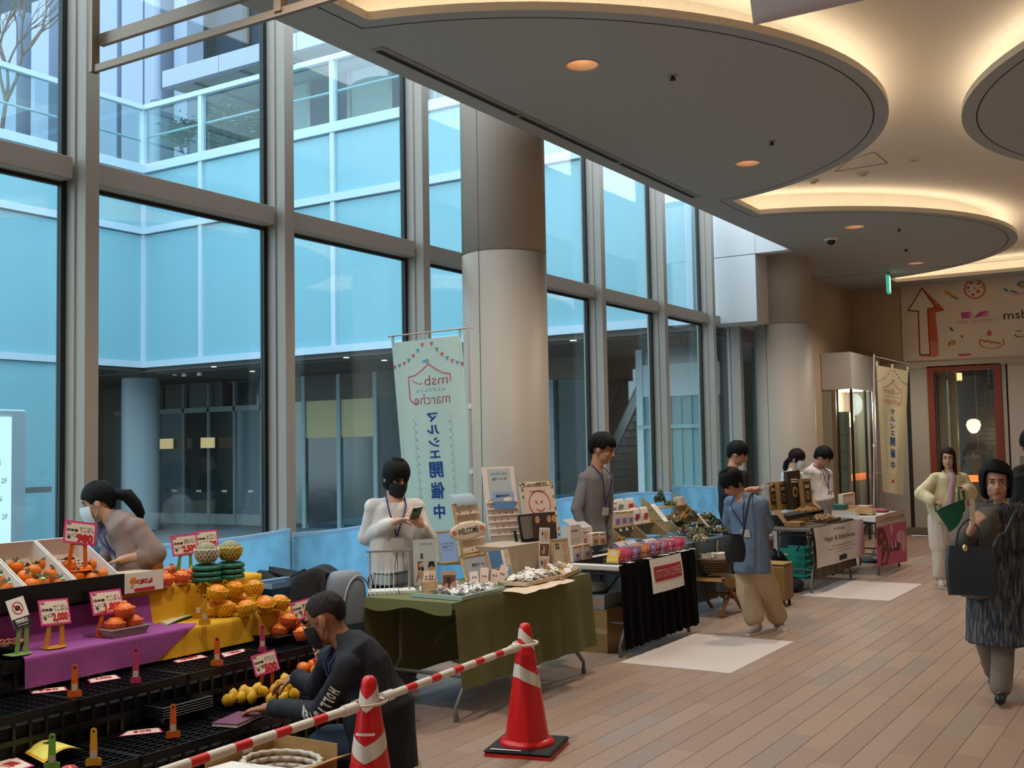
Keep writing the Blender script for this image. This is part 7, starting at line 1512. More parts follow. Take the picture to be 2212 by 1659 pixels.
mural('wall_lemon_print', 'small painted lemon and leaves below the arrow\'s right side', [('lemon', 'b5803a', [dsc(1545, 908, 32, 24)]), ('leaf', '54503c', strk([(1512, 905), (1510, 940)], 5)+strk([(1522, 770), (1545, 795)], 10)), ('berry', 'b0505a', [dsc(1632, 850, 12, 14)]), ('stroke', 'b5485a', [P5((1595, 1015), (1710, 1010), (1718, 1025), (1640, 1035), (1595, 1028))])])
mural('wall_bird_print', 'painted blue and pink bird at the upper right of the far wall', [('body', 'c79c8c', [P5((2060, 445), (2130, 470), (2205, 460), (2230, 420), (2180, 435))]), ('wing', '46718a', [P5((2140, 370), (2165, 335), (2205, 330), (2215, 380), (2175, 390))]+strk([(2025, 405), (2060, 425)], 10)+strk([(2090, 425), (2145, 440)], 9)), ('breast', 'b8803c', [dsc(2195, 375, 26, 28)])])
MB().box((wp(2203, 990).x, FY-.01, wp(2203, 1010).z), (wp(2212, 990).x+.1, FY, wp(2203, 985).z)).build('wall_plate', mat('plate_grey', '857d76', .5), label='small grey control plate on the wall at the right picture edge', cat='plate')
# ================================================================ people
FWH = Vector((FW.x, FW.y, 0)).normalized(); RTH = Vector((RT.x, RT.y, 0)).normalized(); UP = Vector((0, 0, 1))
def AD(px, py, depth): return EYE + ray(px, py)*depth           # point on a sight line at a real distance into the hall
def cdir(r, t, u): return (RTH*r - FWH*t + UP*u).normalized()
def curve(pts, n=6):            # Catmull-Rom through the points
    pts = [Vector(p) for p in pts]; out = []
    for i in range(len(pts)-1):
        a, b, c, d = pts[max(0, i-1)], pts[i], pts[i+1], pts[min(len(pts)-1, i+2)]
        for k in range(n): t = k/n; out.append(.5*((2*b)+(c-a)*t+(2*a-5*b+4*c-d)*t*t+(3*b-a-3*c+d)*t**3))
    return out+[pts[-1]]
def cap(m, p, q, r1, r2, n=12):
    p, q = Vector(p), Vector(q); d = q-p; L = d.length
    if L < 1e-5: return m.ell(p, (r1, r1, r1), 12, 8)
    d /= L; x = d.cross(UP) if abs(d.z) < .95 else d.cross(Vector((1, 0, 0))); x.normalize(); y = d.cross(x); rows = []
    for k in range(4): a = PI/2*(1-k/4); rows.append((-r1*math.sin(a), r1*math.cos(a)))
    for k in range(5): a = PI/2*k/4; rows.append((L+r2*math.sin(a), r2*math.cos(a)))
    vs = []; fs = []
    for z, r in rows:
        for i in range(n): a = 2*PI*i/n; vs.append(p+d*z+x*(r*math.cos(a))+y*(r*math.sin(a)))
    K = len(rows)
    for k in range(K-1):
        for i in range(n): fs.append((k*n+i, k*n+(i+1) % n, (k+1)*n+(i+1) % n, (k+1)*n+i))
    fs.append(tuple(range(n-1, -1, -1))); fs.append(tuple((K-1)*n+i for i in range(n)))
    return m.add(vs, fs, True)
def loft(m, rings, n=24):       # rings: (centre, lateral axis*rx, depth axis*ry)
    vs = []; fs = []; K = len(rings)
    for c, a, b in rings:
        for i in range(n): t = 2*PI*i/n; vs.append(c+a*math.cos(t)+b*math.sin(t))
    for k in range(K-1):
        for i in range(n): fs.append((k*n+i, k*n+(i+1) % n, (k+1)*n+(i+1) % n, (k+1)*n+i))
    fs.append(tuple(range(n-1, -1, -1))); fs.append(tuple((K-1)*n+i for i in range(n)))
    return m.add(vs, fs, True)
def fuse(m, name, material, parent, origin, voxel=.008, smooth=4, wrinkle=0., wscale=9., fac=.5):
    """Grow overlapping volumes into one continuous surface."""
    me = bpy.data.meshes.new('tmp'); me.from_pydata([tuple(Vector(v)-origin) for v in m.v], [], m.f); me.update()
    o = bpy.data.objects.new('tmp', me)
    r = o.modifiers.new('r', 'REMESH'); r.mode = 'VOXEL'; r.voxel_size = voxel
    s = o.modifiers.new('s', 'SMOOTH'); s.factor = fac; s.iterations = smooth
    out = evaluated(o); bpy.data.meshes.remove(me)
    out.name = name
    if wrinkle:
        n = len(out.vertices); co = [0.]*(3*n); no = [0.]*(3*n); out.vertices.foreach_get('co', co); out.vertex_normals.foreach_get('vector', no)
        for i in range(0, 3*n, 3):
            x, y, z = co[i:i+3]; a = wrinkle*(noise.noise((x*wscale, y*wscale, z*wscale*.55))+.5*noise.noise((x*wscale*2.3, y*wscale*2.3, z*wscale)))
            co[i] = x+no[i]*a; co[i+1] = y+no[i+1]*a; co[i+2] = z+no[i+2]*a
        out.vertices.foreach_set('co', co)
    out.materials.clear(); out.materials.append(material); out.polygons.foreach_set('use_smooth', [True]*len(out.polygons)); out.update()
    return link(name, out, parent)
def skin(c): return mat('skin_'+c, c, .5, var=.04, vscale=8, spec=.35)
HAIRM = {}
def hairm(c): return mat('hair_'+c, c, .62, bump=.5, bscale=22, stretch=(5, 5, .5), spec=.18, var=.35, vscale=14)
def hand(m, w, d, n, s, curl=.5, thumb=1, spread=.16, grip=0.):
    """Palm with four unequal fingers and a thumb leaving the side near the wrist; d points along the fingers, n out of the palm."""
    d = Vector(d).normalized(); n = Vector(n); n = (n-d*n.dot(d)).normalized(); x = d.cross(n).normalized()*thumb
    k0 = w+d*.012*s; k1 = w+d*.078*s
    for i in range(4):
        o = (i-1.5)*.0195*s; cap(m, k0+x*o*-.62, k1-x*o, .0125*s, .0108*s, 8)
    for i, L in enumerate((.070, .078, .073, .057)):
        o = (1.5-i)*.0200*s; p = k1+x*o; a = -.05
        for j, f in enumerate((.45, .31, .24)):
            a += curl*(.55 if j == 0 else 1.0); dd = (d*math.cos(a)+n*math.sin(a)+x*((1.5-i)*spread*.35)).normalized(); q = p+dd*(L*f*1.05*s); cap(m, p, q, (.0094-.0008*j)*s, (.0086-.0009*j)*s, 8); p = q
    p = w+d*.022*s+x*.026*s; a = .55
    for j, L in enumerate((.036, .030, .024)):
        dd = (d*math.cos(a)*.82+x*math.sin(.75-.25*j)*.8+n*(.25+curl*.5*j)).normalized(); q = p+dd*L*s; cap(m, p, q, (.0125-.0015*j)*s, (.0108-.0013*j)*s, 8); p = q; a += .1
def person(lab, D0, s, J, face, look, female=False, skin_c='c99878', hair=None, top=None, pants=None, shoes=None, hands=None, mask=None, glasses=False, lanyard=None, expr=None, voxel=.0075, group=None, neckline=.0, skirt=None, extra_top=None, flat_foot=None, lipc='a85c50'):
    P = {k: AD(v[0], v[1], D0+(v[2] if len(v) > 2 else 0)) for k, v in J.items()}
    F = Vector((face.x, face.y, 0)).normalized(); X = F.cross(UP)          # X = the person's right
    pel, wai, che, nek, hed = P['pelvis'], P['waist'], P['chest'], P['neck'], P['head']
    hw = .088*s
    for sd, sg in (('R', 1), ('L', -1)):
        P.setdefault('hip'+sd, pel+X*sg*hw-UP*.03*s); P.setdefault('ank'+sd, Vector((P['hip'+sd].x, P['hip'+sd].y, .085*s))+X*sg*.01)
        P.setdefault('kne'+sd, (P['hip'+sd]+P['ank'+sd])/2+F*.02)
    root = Vector(((P['ankR'].x+P['ankL'].x)/2, (P['ankR'].y+P['ankL'].y)/2, 0)); t = thing('person', lab, 'person', root, group=group); SK = skin(skin_c)
    # ---- body: head, neck, trunk, arms with hands, legs with feet, grown into one surface
    m = MB(); Z = Vector(look).normalized(); hf = Z; hx = hf.cross(UP).normalized(); hu = hx.cross(hf).normalized(); H = Matrix(((hx.x, hf.x, hu.x), (hx.y, hf.y, hu.y), (hx.z, hf.z, hu.z))); hs = 1.04*s
    def h(x, y, z): return hed+H @ (Vector((x, y, z))*hs)
    def he(c, r): m.ell(h(*c), [q*hs for q in r], 20, 14, R=H)
    he((0, -.012, .030), (.074, .092, .090)); he((0, .014, -.035), (.061, .074, .076)); he((0, .050, -.092), (.027, .025, .022)); he((0, .078, .030), (.044, .014, .012))
    for sg in (-1, 1):
        he((sg*.030, .050, -.030), (.027, .028, .030)); he((sg*.036, .022, -.066), (.020, .036, .026)); he((sg*.077, -.010, -.012), (.009, .020, .032)); he((sg*.011, .094, -.032), (.008, .009, .007))
    cap(m, h(0, .084, .014), h(0, .104, -.028), .0075*hs, .0115*hs); he((0, .084, -.058), (.022, .010, .010))
    cap(m, h(0, -.022, -.06), nek, .052*s, .056*s); tr = [(pel-UP*.07*s, .145, .105), (pel, .163 if not female else .168, .115), (wai, .132 if female else .142, .098), (che, .150 if female else .165, .112), (che.lerp(nek, .55), .155 if female else .172, .095), (che.lerp(nek, .86), .09, .07), (nek, .056, .055)]
    def rings(off=0., kx=1., pts=tr):
        out = []
        for i, (c, a, b) in enumerate(pts):
            tg = (pts[min(i+1, len(pts)-1)][0]-pts[max(i-1, 0)][0]).normalized(); lx = (P['shoR']-P['shoL']).normalized() if i >= 3 else X; dpt = tg.cross(lx).normalized(); lx = dpt.cross(tg).normalized(); out.append((c, lx*((a*kx)*s+off), dpt*(b*s+off)))
        return out
    loft(m, rings(-.008))
    hands = hands or {}
    for sd, sg in (('R', 1), ('L', -1)):
        sh, el, wr = P['sho'+sd], P['elb'+sd], P['wri'+sd]; cap(m, che.lerp(nek, .55), sh, .07*s, .052*s); ka = s*(.84 if top and top.get('sleeve', 1.) > .9 else 1.); cap(m, sh, el, .046*ka, .037*ka); cap(m, el, wr, .036*ka, .026*s)
        hd = hands.get(sd, {}); d = Vector(hd.get('d', (wr-el))); n = Vector(hd.get('n', F if abs(F.dot(d.normalized())) < .9 else UP)); hand(m, wr, d, n, s*1.02, hd.get('curl', .45), hd.get('thumb', 1 if sd == 'R' else -1)); m.M = None; cap(m, wr-d.normalized()*.03, wr+d.normalized()*.03*s, .027*s, .025*s)
        hp, kn, an = P['hip'+sd], P['kne'+sd], P['ank'+sd]; cap(m, hp, kn, .078*s, .052*s); cap(m, kn, an, .050*s, .034*s); ft = (P['toe'+sd]-an) if 'toe'+sd in P else F*.13*s-UP*.055*s; cap(m, an-F*.02*s-UP*.03*s, an+ft, .036*s, .026*s)
    fuse(m, 'body', SK, t, root, voxel, 3)
    # ---- face
    EY = [mat('eye_white', 'd9d2c8', .3), mat('eye_dark', '15100d', .2)]; gaze = expr or 'open'
    for sg in (-1, 1):
        m = MB(); m.ell(h(sg*.031, .0795, .004)-root, (.0145*hs, .006*hs, (.0062 if gaze == 'open' else .003)*hs), 12, 8, m=0 if gaze == 'open' else 1, R=H); m.ell(h(sg*.031, .0835, .0042)-root, (.0058*hs, .0042*hs, (.0055 if gaze == 'open' else .0025)*hs), 10, 8, m=1, R=H); m.ell(h(sg*.031, .0825, .0095)-root, (.0155*hs, .005*hs, .0018*hs), 10, 6, m=1, R=H); m.build('eye', EY, t)
        m = MB(); cap(m, h(sg*.016, .0895, .024)-root, h(sg*.046, .078, .026)-root, .0034*hs, .0022*hs, 6); m.build('eyebrow', mat('brow', '2a1c16', .7), t)
    if not mask: m = MB(); m.ell(h(0, .0935, -.0555)-root, (.020*hs, .005*hs, .0042*hs), 14, 8, R=H); m.ell(h(0, .0925, -.0635)-root, (.017*hs, .006*hs, .0050*hs), 14, 8, R=H); m.build('lips', mat('lips_'+lipc, lipc, .4), t)
    else:
        m = MB()
        def mk(u, v): a = (u-.5)*2.5; z = -.012-.092*v; rr = 1+.10*math.sin(PI*v); c = math.cos(a); return h(.0675*rr*math.sin(a)*(1-.20*v*v), .012+(.091*c if c > 0 else .04*c)*rr*(1+.17*(1-.6*v)*max(0, 1-abs(a)*1.8)), z+.012*math.cos(a*1.2)*(1-v)-.01*v*abs(a))-root
        m.grid(mk, 24, 10); m.build('face_mask', mat('mask_'+mask, mask, .8), t); m = MB()
        for sg in (-1, 1): m.tube([h(sg*.066, .03, -.02)-root, h(sg*.080, .0, .012)-root, h(sg*.082, -.02, .002)-root], .0016, 5); m.tube([h(sg*.062, .03, -.085)-root, h(sg*.080, -.01, -.04)-root], .0016, 5)
        m.build('mask_loop', mat('mask_'+mask, mask, .8), t)
    if glasses:
        m = MB()
        for sg in (-1, 1): m.tube([h(sg*.032+.021*math.cos(a), .098, .002+.015*math.sin(a))-root for a in [2*PI*i/16 for i in range(16)]], .0016, 5, closed=True); m.tube([h(sg*.053, .096, .006)-root, h(sg*.078, .04, .010)-root, h(sg*.080, -.012, .006)-root], .0016, 5)
        m.build('glasses', mat('glasses', '7a6a55', .3, .5), t)
    # ---- hair
    hr = hair; HM = hairm(hr['c'])
    def zl(az):             # lower edge of the hair by azimuth from the face
        a = abs(az); f, sd_, b = hr.get('front', .05), hr.get('side', .0), hr.get('back', -.06)
        if a < .75: return f+(.010*math.sin(az*9)+.008*math.sin(az*23)+.006*math.sin(az*51) if hr.get('fringe', 1) else .0025*math.sin(az*31)+.008*math.sin(az*2.2+.6))
        if a < 1.15: k = (a-.75)/.4; return f+(sd_-f)*k*k*(3-2*k)
        if a < 1.9: return sd_
        k = min(1, (a-1.9)/.6); return sd_+(b-sd_)*k
    th = hr.get('th', .012); A, B, C, cz = .076+th, .096+th, .094+th, .030
    def hp_(az, v, o):
        z0 = zl(az); z = cz+C-(cz+C-z0)*(v**.8); zr = (z-cz)/C; k = math.sqrt(max(0, 1-zr*zr)) if zr > 0 else 1-hr.get('taper', .30)*min(1.6, (-zr))**1.5; flare = hr.get('flare', 0)*max(0, -zr); nz = 1+hr.get('rough', .02)*noise.noise(Vector((math.cos(az)*5, math.sin(az)*5, v*1.2)))+.5*th*12*.028*noise.noise(Vector((az*7, v*1.6, 3)))+th*(.9 if hr.get('fringe', 1) else .35)*noise.noise(Vector((az*19, v*1.2, 8)))
        kk = k*nz*(1+flare)-o; return h(A*kk*math.sin(az), -.013+B*kk*math.cos(az), z-(o*.1 if v > .98 else 0))-root
    m = MB(); n1, n2 = 110, 26
    for o in (0, .16): 
        vs = [hp_(-PI+2*PI*i/n1, j/n2, o if j > 1 else 0) for i in range(n1) for j in range(n2+1)]; m.add(vs, [(i*(n2+1)+j, ((i+1) % n1)*(n2+1)+j, ((i+1) % n1)*(n2+1)+j+1, i*(n2+1)+j+1) for i in range(n1) for j in range(n2)], True)
    vs = [hp_(-PI+2*PI*i/n1, 1, o) for o in (0, .16) for i in range(n1)]; m.add(vs, [(i, (i+1) % n1, n1+(i+1) % n1, n1+i) for i in range(n1)], True)
    if hr.get('tail'):
        pts = [h(*q)-root for q in hr['tail']]; m.tube(pts, [r*s for r in hr['tail_r']], 14); m.tube([pts[1]+(H @ Vector((.03*math.cos(a), 0, .03*math.sin(a))))*s for a in [2*PI*i/12 for i in range(12)]], .007, 6, closed=True)
    m.build('hair', HM, t)
    # ---- clothes
    if top:
        m = MB(); off = top.get('off', .016); hem = top.get('hem', 0.); pts = list(tr); pts[0] = (pel-UP*(.02+hem)*s, .15+top.get('flare', 0), .118+top.get('flare', 0)); pts[1] = (pel+UP*.03*s, .16+top.get('flare', 0)*.6, .116+top.get('flare', 0)*.5)
        pts[2] = (wai, max(.148, tr[2][1])+top.get('loose', .012), .108+top.get('loose', .012)); pts = pts[:6]+[(nek-UP*.012*s+(UP*.02 if top.get('high') else -UP*.01), .064, .060)]
        loft(m, rings(off, 1., pts))
        for sd in 'RL':
            sh, el, wr = P['sho'+sd], P['elb'+sd], P['wri'+sd]; lo = top.get('loose_sleeve', .014); cap(m, che.lerp(nek, .5), sh, .08*s+off*.5, .056*s+off*.6); L_ = top.get('sleeve', 1.)
            if L_ <= .5: e = sh.lerp(el, L_*2); cap(m, sh, e, .052*s+off*.6, .044*s+lo)
            else: cap(m, sh, el, .052*s+off*.6, .042*s+lo); e = el.lerp(wr, (L_-.5)*2-.06); cap(m, el, e, .042*s+lo, .032*s+lo*.7)
        sh_ = fuse(m, top.get('name', 'shirt'), top['m'], t, root, .009, 3, top.get('wr', .006), top.get('ws', 10))
        if extra_top: extra_top(t, P, root, s, X, F, rings, pts)
    if pants:
        m = MB(); w0, w1, w2 = pants.get('w', (.10, .075, .055)); end = pants.get('end', 1.); loft(m, rings(pants.get('off', .012), 1., [(pel-UP*.12*s, .12, .10), (pel-UP*.05*s, .155, .115), (pel+UP*.02*s, .162, .116), (wai.lerp(pel, .45), .145, .108)]))
        for sd in 'RL': hp, kn, an = P['hip'+sd], P['kne'+sd], P['ank'+sd]; e = kn.lerp(an, end); cap(m, hp, kn, w0*s, w1*s); cap(m, kn, e, w1*s, w2*s)
        fuse(m, 'trousers', pants['m'], t, root, .010, 3, pants.get('wr', .006), 8)
    if shoes:
        for sd in 'RL':
            an = P['ank'+sd]; to = P['toe'+sd] if 'toe'+sd in P else an+F*.14*s-UP*.05*s; m = MB(); dirv = (to-an); dirv.z = 0; dirv.normalize(); hl = an-dirv*.03*s; hl.z = max(.035, an.z-.045*s); cap(m, hl, to, .040*s, .034*s)
            if shoes.get('high', 1): cap(m, an+UP*.0, hl.lerp(to, .35), .042*s, .038*s)
            sh_ = fuse(m, 'shoe', shoes['m'], t, root, .007, 3)
            z0 = min(hl.z, to.z)-.036*s; q = [hl-dirv*.045*s, to+dirv*.035*s]; sx = dirv.cross(UP)*.036*s; mm = MB().prism([Vector((p.x, p.y, 0))-root+UP*(max(0.001, z0)) for p in (q[0]-sx*.8, q[0].lerp(q[1], .7)-sx, q[1]-sx*.5, q[1]+sx*.5, q[0].lerp(q[1], .7)+sx, q[0]+sx*.8)], (0, 0, .018)); 
            if shoes.get('sole'): so = mm.build('sole', shoes['sole'], t); so.parent = t
    if lanyard is not None:
        tn = UP.cross((P['shoR']-P['shoL'])); tg = (nek-che).normalized(); tn = (tn-tg*tn.dot(tg)).normalized(); lx = tn.cross(tg)*-1; dq = (.112*s+(top or {}).get('off', .016)+.012); up_ = tg
        m = MB(); c = che-up_*.10*s+tn*(dq+.012+(top or {}).get('loose', 0)*.6); b = nek+up_*.015*s-tn*.055*s; xr = (P['shoR']-P['shoL']).normalized()
        for sg in (-1, 1): m.tube([b-root, nek+xr*sg*.066*s+up_*.012*s-root, che.lerp(nek, .72)+xr*sg*.064*s+tn*(dq*.90)-root, che.lerp(nek, .35)+xr*sg*.05*s+tn*(dq+.004)-root, che+xr*sg*.03*s+tn*(dq+.006)-root, c-root], .0055, 6)
        m.build('lanyard', mat('lanyard_blue', '22246a', .6), t)
        if lanyard.get('badge', 1): m = MB(); M_ = face_frame(c-up_*.045*s-root+tn*.01, xr*-1, up_); m.M = M_; m.box((-.045, -.035, -.002), (.045, .035, .002)); m.build('badge', mat('badge', 'cfc6bb', .4), t)
    return t, P, root, X, F, h
def knit(name, c, c2=None, **k): return mat(name, c, .85, bump=.2, bscale=180, c2=c2, **k)
SHOEW = mat('shoe_white', 'cfc6bf', .6); SOLE = mat('sole_white', 'e2dcd4', .5); SHOEB = mat('shoe_black', '0d0d0f', .5)
# ponytailed woman behind the fruit boxes
person('woman with a long black ponytail and white mask bending over the fruit boxes', 6.62, .93, dict(head=(212, 1084), neck=(240, 1122), chest=(278, 1160), waist=(298, 1212), pelvis=(306, 1262), shoR=(256, 1134, .16), shoL=(296, 1140, -.10), elbL=(334, 1196, -.13), wriL=(272, 1206, -.17), elbR=(240, 1195, .14), wriR=(215, 1222, .02)),
       cdir(-1, .12, 0), cdir(-.95, .1, -.32), True, 'c99a7c', dict(c='0b0b0d', front=.052, side=.004, back=-.055, th=.010, fringe=0, rough=.0, tail=[(0, -.085, .0), (0, -.125, .005), (.01, -.175, -.02), (.02, -.20, -.09), (.03, -.21, -.16), (.03, -.20, -.20)], tail_r=[.03, .034, .046, .042, .03, .008]),
       dict(m=knit('mauve_knit', '8b766f'), name='sweater', sleeve=.72, off=.02, loose=.03, hem=.1, loose_sleeve=.03), dict(m=mat('trouser_dark', '23252b', .8)), dict(m=SHOEB), dict(L=dict(d=cdir(-1, .1, -.25), n=-UP, curl=.35), R=dict(d=cdir(-.6, .2, -.7), n=-UP)), mask='d9dfe2', lanyard=dict(badge=0))
# woman with the phone
tp, P, root, X, F, h = person('woman in a white sweatshirt and black mask looking at her phone', 7.8, 1.0, dict(head=(856, 1031), neck=(853, 1074), chest=(852, 1122), waist=(850, 1196), pelvis=(850, 1250), shoR=(806, 1096, -.03), shoL=(899, 1096, .04), elbR=(794, 1160, .0), wriR=(852, 1128, -.20), elbL=(921, 1166, .0), wriL=(911, 1136, -.20)),
       cdir(.45, .9, 0), cdir(.55, .75, -.42), True, 'cf9f80', dict(c='100d0c', front=.028, side=-.075, back=-.105, th=.014, taper=.22), dict(m=knit('white_sweat', 'd9d2cb'), name='sweatshirt', sleeve=.97, off=.014, loose=.008, hem=.06, loose_sleeve=.022, wr=.009), dict(m=mat('trouser_navy', '1e2733', .8), w=(.11, .09, .07)), dict(m=SHOEB),
       dict(R=dict(d=cdir(.85, .35, .25), n=cdir(.2, .2, -1), curl=.35), L=dict(d=cdir(-.55, .5, .65), n=cdir(-.6, -.6, .2), curl=.55)), mask='0e0f11', lanyard=dict(), expr='down')
ph = thing('smartphone', 'dark green smartphone held by the woman in the white sweatshirt', 'phone'); ph.matrix_world = face_frame(AD(898, 1110, 7.52), cdir(.86, -.1, .42), cdir(.45, .55, .65)) @ Matrix.Rotation(-.5, 4, 'Z')
MB().prism(rrect(.072, .145, .012, -.004), (0, 0, .008)).build('body', mat('phone_green', '4a5750', .3), ph); MB().prism(rrect(.03, .034, .008, .004), (0, 0, .0015), ).build('camera_bump', mat('phone_green2', '3f4a44', .3), ph, loc=(-.016, .05, 0))
m = MB(); [m.lathe([(.0065, .0055), (.0065, .008), (0, .008)], 12, c=(-.016+dx, .05+dy, 0)) for dx, dy in ((-.007, .008), (-.007, -.008), (.008, 0))]; m.build('lens', INK, ph)
# crouching man
NAVY = knit('navy_jersey', '12161f')
tm, P, root, X, F, h = person('man in a navy long-sleeved shirt crouching over the lemons', 5.25, 1.0, dict(head=(704, 1336, .02), neck=(742, 1384), chest=(782, 1440, -.02), waist=(818, 1530, -.04), pelvis=(826, 1600, -.05), shoR=(715, 1422, .20), shoL=(752, 1442, -.19), elbL=(694, 1540, -.05), wriL=(583, 1528, .34), elbR=(684, 1486, .36), wriR=(640, 1462, .46), kneR=(712, 1600, .30), kneL=(700, 1610, .0), ankR=(735, 1662, .35), ankL=(745, 1690, .12), toeR=(700, 1668, .45), toeL=(705, 1696, .2)),
       cdir(-.95, -.25, 0), cdir(-.9, -.2, -.42), False, 'a06a4c', dict(c='2a221e', front=.082, side=.030, back=-.022, th=.0015, taper=.42, fringe=0, rough=.0), dict(m=NAVY, name='long_sleeve_shirt', sleeve=.98, off=.022, loose=.04, hem=.16, flare=.03, loose_sleeve=.018, wr=.008), dict(m=mat('denim', '24364a', .85, var=.1, vscale=40), w=(.10, .08, .07)), dict(m=SHOEB),
       dict(L=dict(d=cdir(-.95, -.1, -.12), n=-UP, curl=.28), R=dict(d=cdir(-.85, -.1, -.35), n=-UP, curl=.45)), mask='0c0c0e', glasses=True, lanyard=dict(badge=0), expr='down', voxel=.0065)
# lettering printed along the near sleeve
sl = [AD(752, 1442, 5.06), AD(694, 1540, 5.20), AD(583, 1528, 5.59)]
def sleeve_pt(sv, off):
    L1, L2 = (sl[1]-sl[0]).length, (sl[2]-sl[1]).length; k = sv
    if k < L1*.80: p = sl[0].lerp(sl[1], k/L1); d = (sl[1]-sl[0]).normalized()
    elif k > L1*1.20: p = sl[1].lerp(sl[2], (k-L1)/L2); d = (sl[2]-sl[1]).normalized()
    else: a = sl[0].lerp(sl[1], .8); c = sl[1].lerp(sl[2], L1*.2/L2); u = (k-L1*.8)/(L1*.4); p = a.lerp(sl[1], u).lerp(sl[1].lerp(c, u), u); d = ((sl[1]-a).lerp(c-sl[1], u)).normalized()
    v = (EYE-p).normalized(); n = (v-d*v.dot(d)).normalized(); y = n.cross(d); r = .066; a_ = off/r; return p+n*(r*math.cos(a_))+y*(r*math.sin(a_))-root
m = MB()
for i, ch in enumerate('HOLLISTER'):
    me = text_mesh(ch, .1, Matrix.Identity(4), fit=((.012, .055) if ch == 'I' else (.026, .055)), bold=.006, extr=0)
    for p in me.polygons: pass
    b_ = bmesh.new(); b_.from_mesh(me); bmesh.ops.subdivide_edges(b_, edges=b_.edges[:], cuts=1); b_.to_mesh(me); b_.free()
    s0 = .105+i*.0345; m.add([sleeve_pt(s0+v.co.x, v.co.y) for v in me.vertices], [tuple(p.vertices) for p in me.polygons]); bpy.data.meshes.remove(me)
m.build('lettering', mat('print_cream', 'cfc8bd', .7), tm)
q = AD(838, 1650, 5.15); t = thing('low_stool', 'low wooden stool with a beige cushion under the crouching man', 'stool', (q.x, q.y, 0), rz=.6); MB().box((-.15, -.15, .10), (.15, .15, .125)).build('seat', OAK, t); MB().box((-.15, -.15, .125), (.15, .15, .175), bev=.02).build('cushion', mat('cushion_beige', 'b8a890', .8), t)
for x in (-.12, .12):
    for y in (-.12, .12): MB().box((x-.02, y-.02, 0), (x+.02, y+.02, .10)).build('leg', OAK, t)
# grey-sweater man of the coffee stall
person('young man in a grey sweater standing behind the coffee stall', 9.9, 1.06, dict(head=(1302, 970), neck=(1289, 1008), chest=(1283, 1062), waist=(1280, 1126), pelvis=(1279, 1170), shoR=(1263, 1034, -.10), shoL=(1311, 1034, .14), elbR=(1246, 1100, -.16), wriR=(1262, 1158, -.20), elbL=(1312, 1104, .16), wriL=(1312, 1160, .1)), cdir(.9, .35, 0), cdir(.88, .35, -.28), False, 'b07f60', dict(c='0c0b0b', front=.058, side=.020, back=-.045, th=.020, rough=.06),
       dict(m=knit('grey_knit', '7b7674'), name='sweater', off=.006, loose=-.01, hem=.06, loose_sleeve=.012), dict(m=mat('trouser_slate', '2b3540', .8)), dict(m=SHOEB), None, lanyard=dict(), expr='down')
# man in black behind the flowers, with a plastic pack in his hands
tb, P, root, X, F, h = person('man in a black polo shirt holding a clear packet behind the dried flowers', 12.0, 1.02, dict(head=(1594, 980), neck=(1583, 1008), chest=(1581, 1048), waist=(1583, 1098), pelvis=(1584, 1132), shoR=(1564, 1026, -.10), shoL=(1604, 1028, .14), elbR=(1572, 1072, -.16), wriR=(1624, 1056, -.28), elbL=(1612, 1070, .1), wriL=(1640, 1056, -.05)), cdir(.85, .25, 0), cdir(.85, .3, -.32), False, 'bd8a6c', dict(c='0b0a0a', front=.040, side=.004, back=-.055, th=.017),
       dict(m=mat('polo_black', '15161b', .85, bump=.15, bscale=150), name='polo_shirt', sleeve=.45, off=.016, loose=.03, hem=.06, loose_sleeve=.03), dict(m=mat('trouser_dark', '23252b', .8)), dict(m=SHOEB), dict(R=dict(d=cdir(1, .1, .1), n=cdir(0, .3, 1), curl=.5), L=dict(d=cdir(.9, .3, .1), n=cdir(0, -.3, 1), curl=.5)), expr='down')
t = thing('clear_packet', 'clear plastic packet held by the man in the black polo shirt', 'packet'); t.matrix_world = face_frame(AD(1652, 1064, 11.66), cdir(.8, .5, 0), UP); m = MB(); m.grid(lambda u, v: ((u-.5)*.09, (v-.5)*.17, .012*math.sin(u*PI)*math.sin(v*PI)), 8, 8); m.grid(lambda u, v: ((u-.5)*.09, (v-.5)*.17, -.012*math.sin(u*PI)*math.sin(v*PI)), 8, 8); m.build('film', mat('film', 'aab0b2', .15, alpha=.6), t); MB().box((-.03, -.06, -.002), (.03, .0, .002)).build('label', PAPER, t)
# shopper in blue bending over the flowers
ts, P, root, X, F, h = person('shopper in a blue shirt and wide beige trousers bending over the dried flowers', 9.72, .96, dict(head=(1580, 1042, -.02), neck=(1602, 1072), chest=(1616, 1106), waist=(1622, 1160), pelvis=(1624, 1200), shoR=(1580, 1086, .12), shoL=(1646, 1090, -.10), elbL=(1660, 1134, -.06), wriL=(1642, 1166, .08), elbR=(1572, 1128, .18), wriR=(1600, 1160, .12), hipR=(1608, 1212, .08), hipL=(1640, 1212, -.05), kneR=(1616, 1282, .02), kneL=(1660, 1280, .06), ankR=(1634, 1344, -.1), ankL=(1682, 1340, .12), toeR=(1618, 1364, -.2), toeL=(1694, 1362, .0)),
       cdir(-.75, .6, 0), cdir(-.62, .35, -.62), False, 'c28e72', dict(c='120e0d', front=.03, side=-.035, back=-.075, th=.016, rough=.04), dict(m=mat('chambray', '64788e', .85, bump=.15, bscale=200), name='shirt', off=.018, loose=.012, hem=.13, flare=.012, loose_sleeve=.016, wr=.009), dict(m=mat('beige_linen', 'c3aa88', .85, bump=.15, bscale=150), w=(.108, .105, .098), end=.78, wr=.012, off=.0), dict(m=mat('shoe_greige', 'a89f9c', .7), sole=SOLE), None, lanyard=dict(), expr='down')
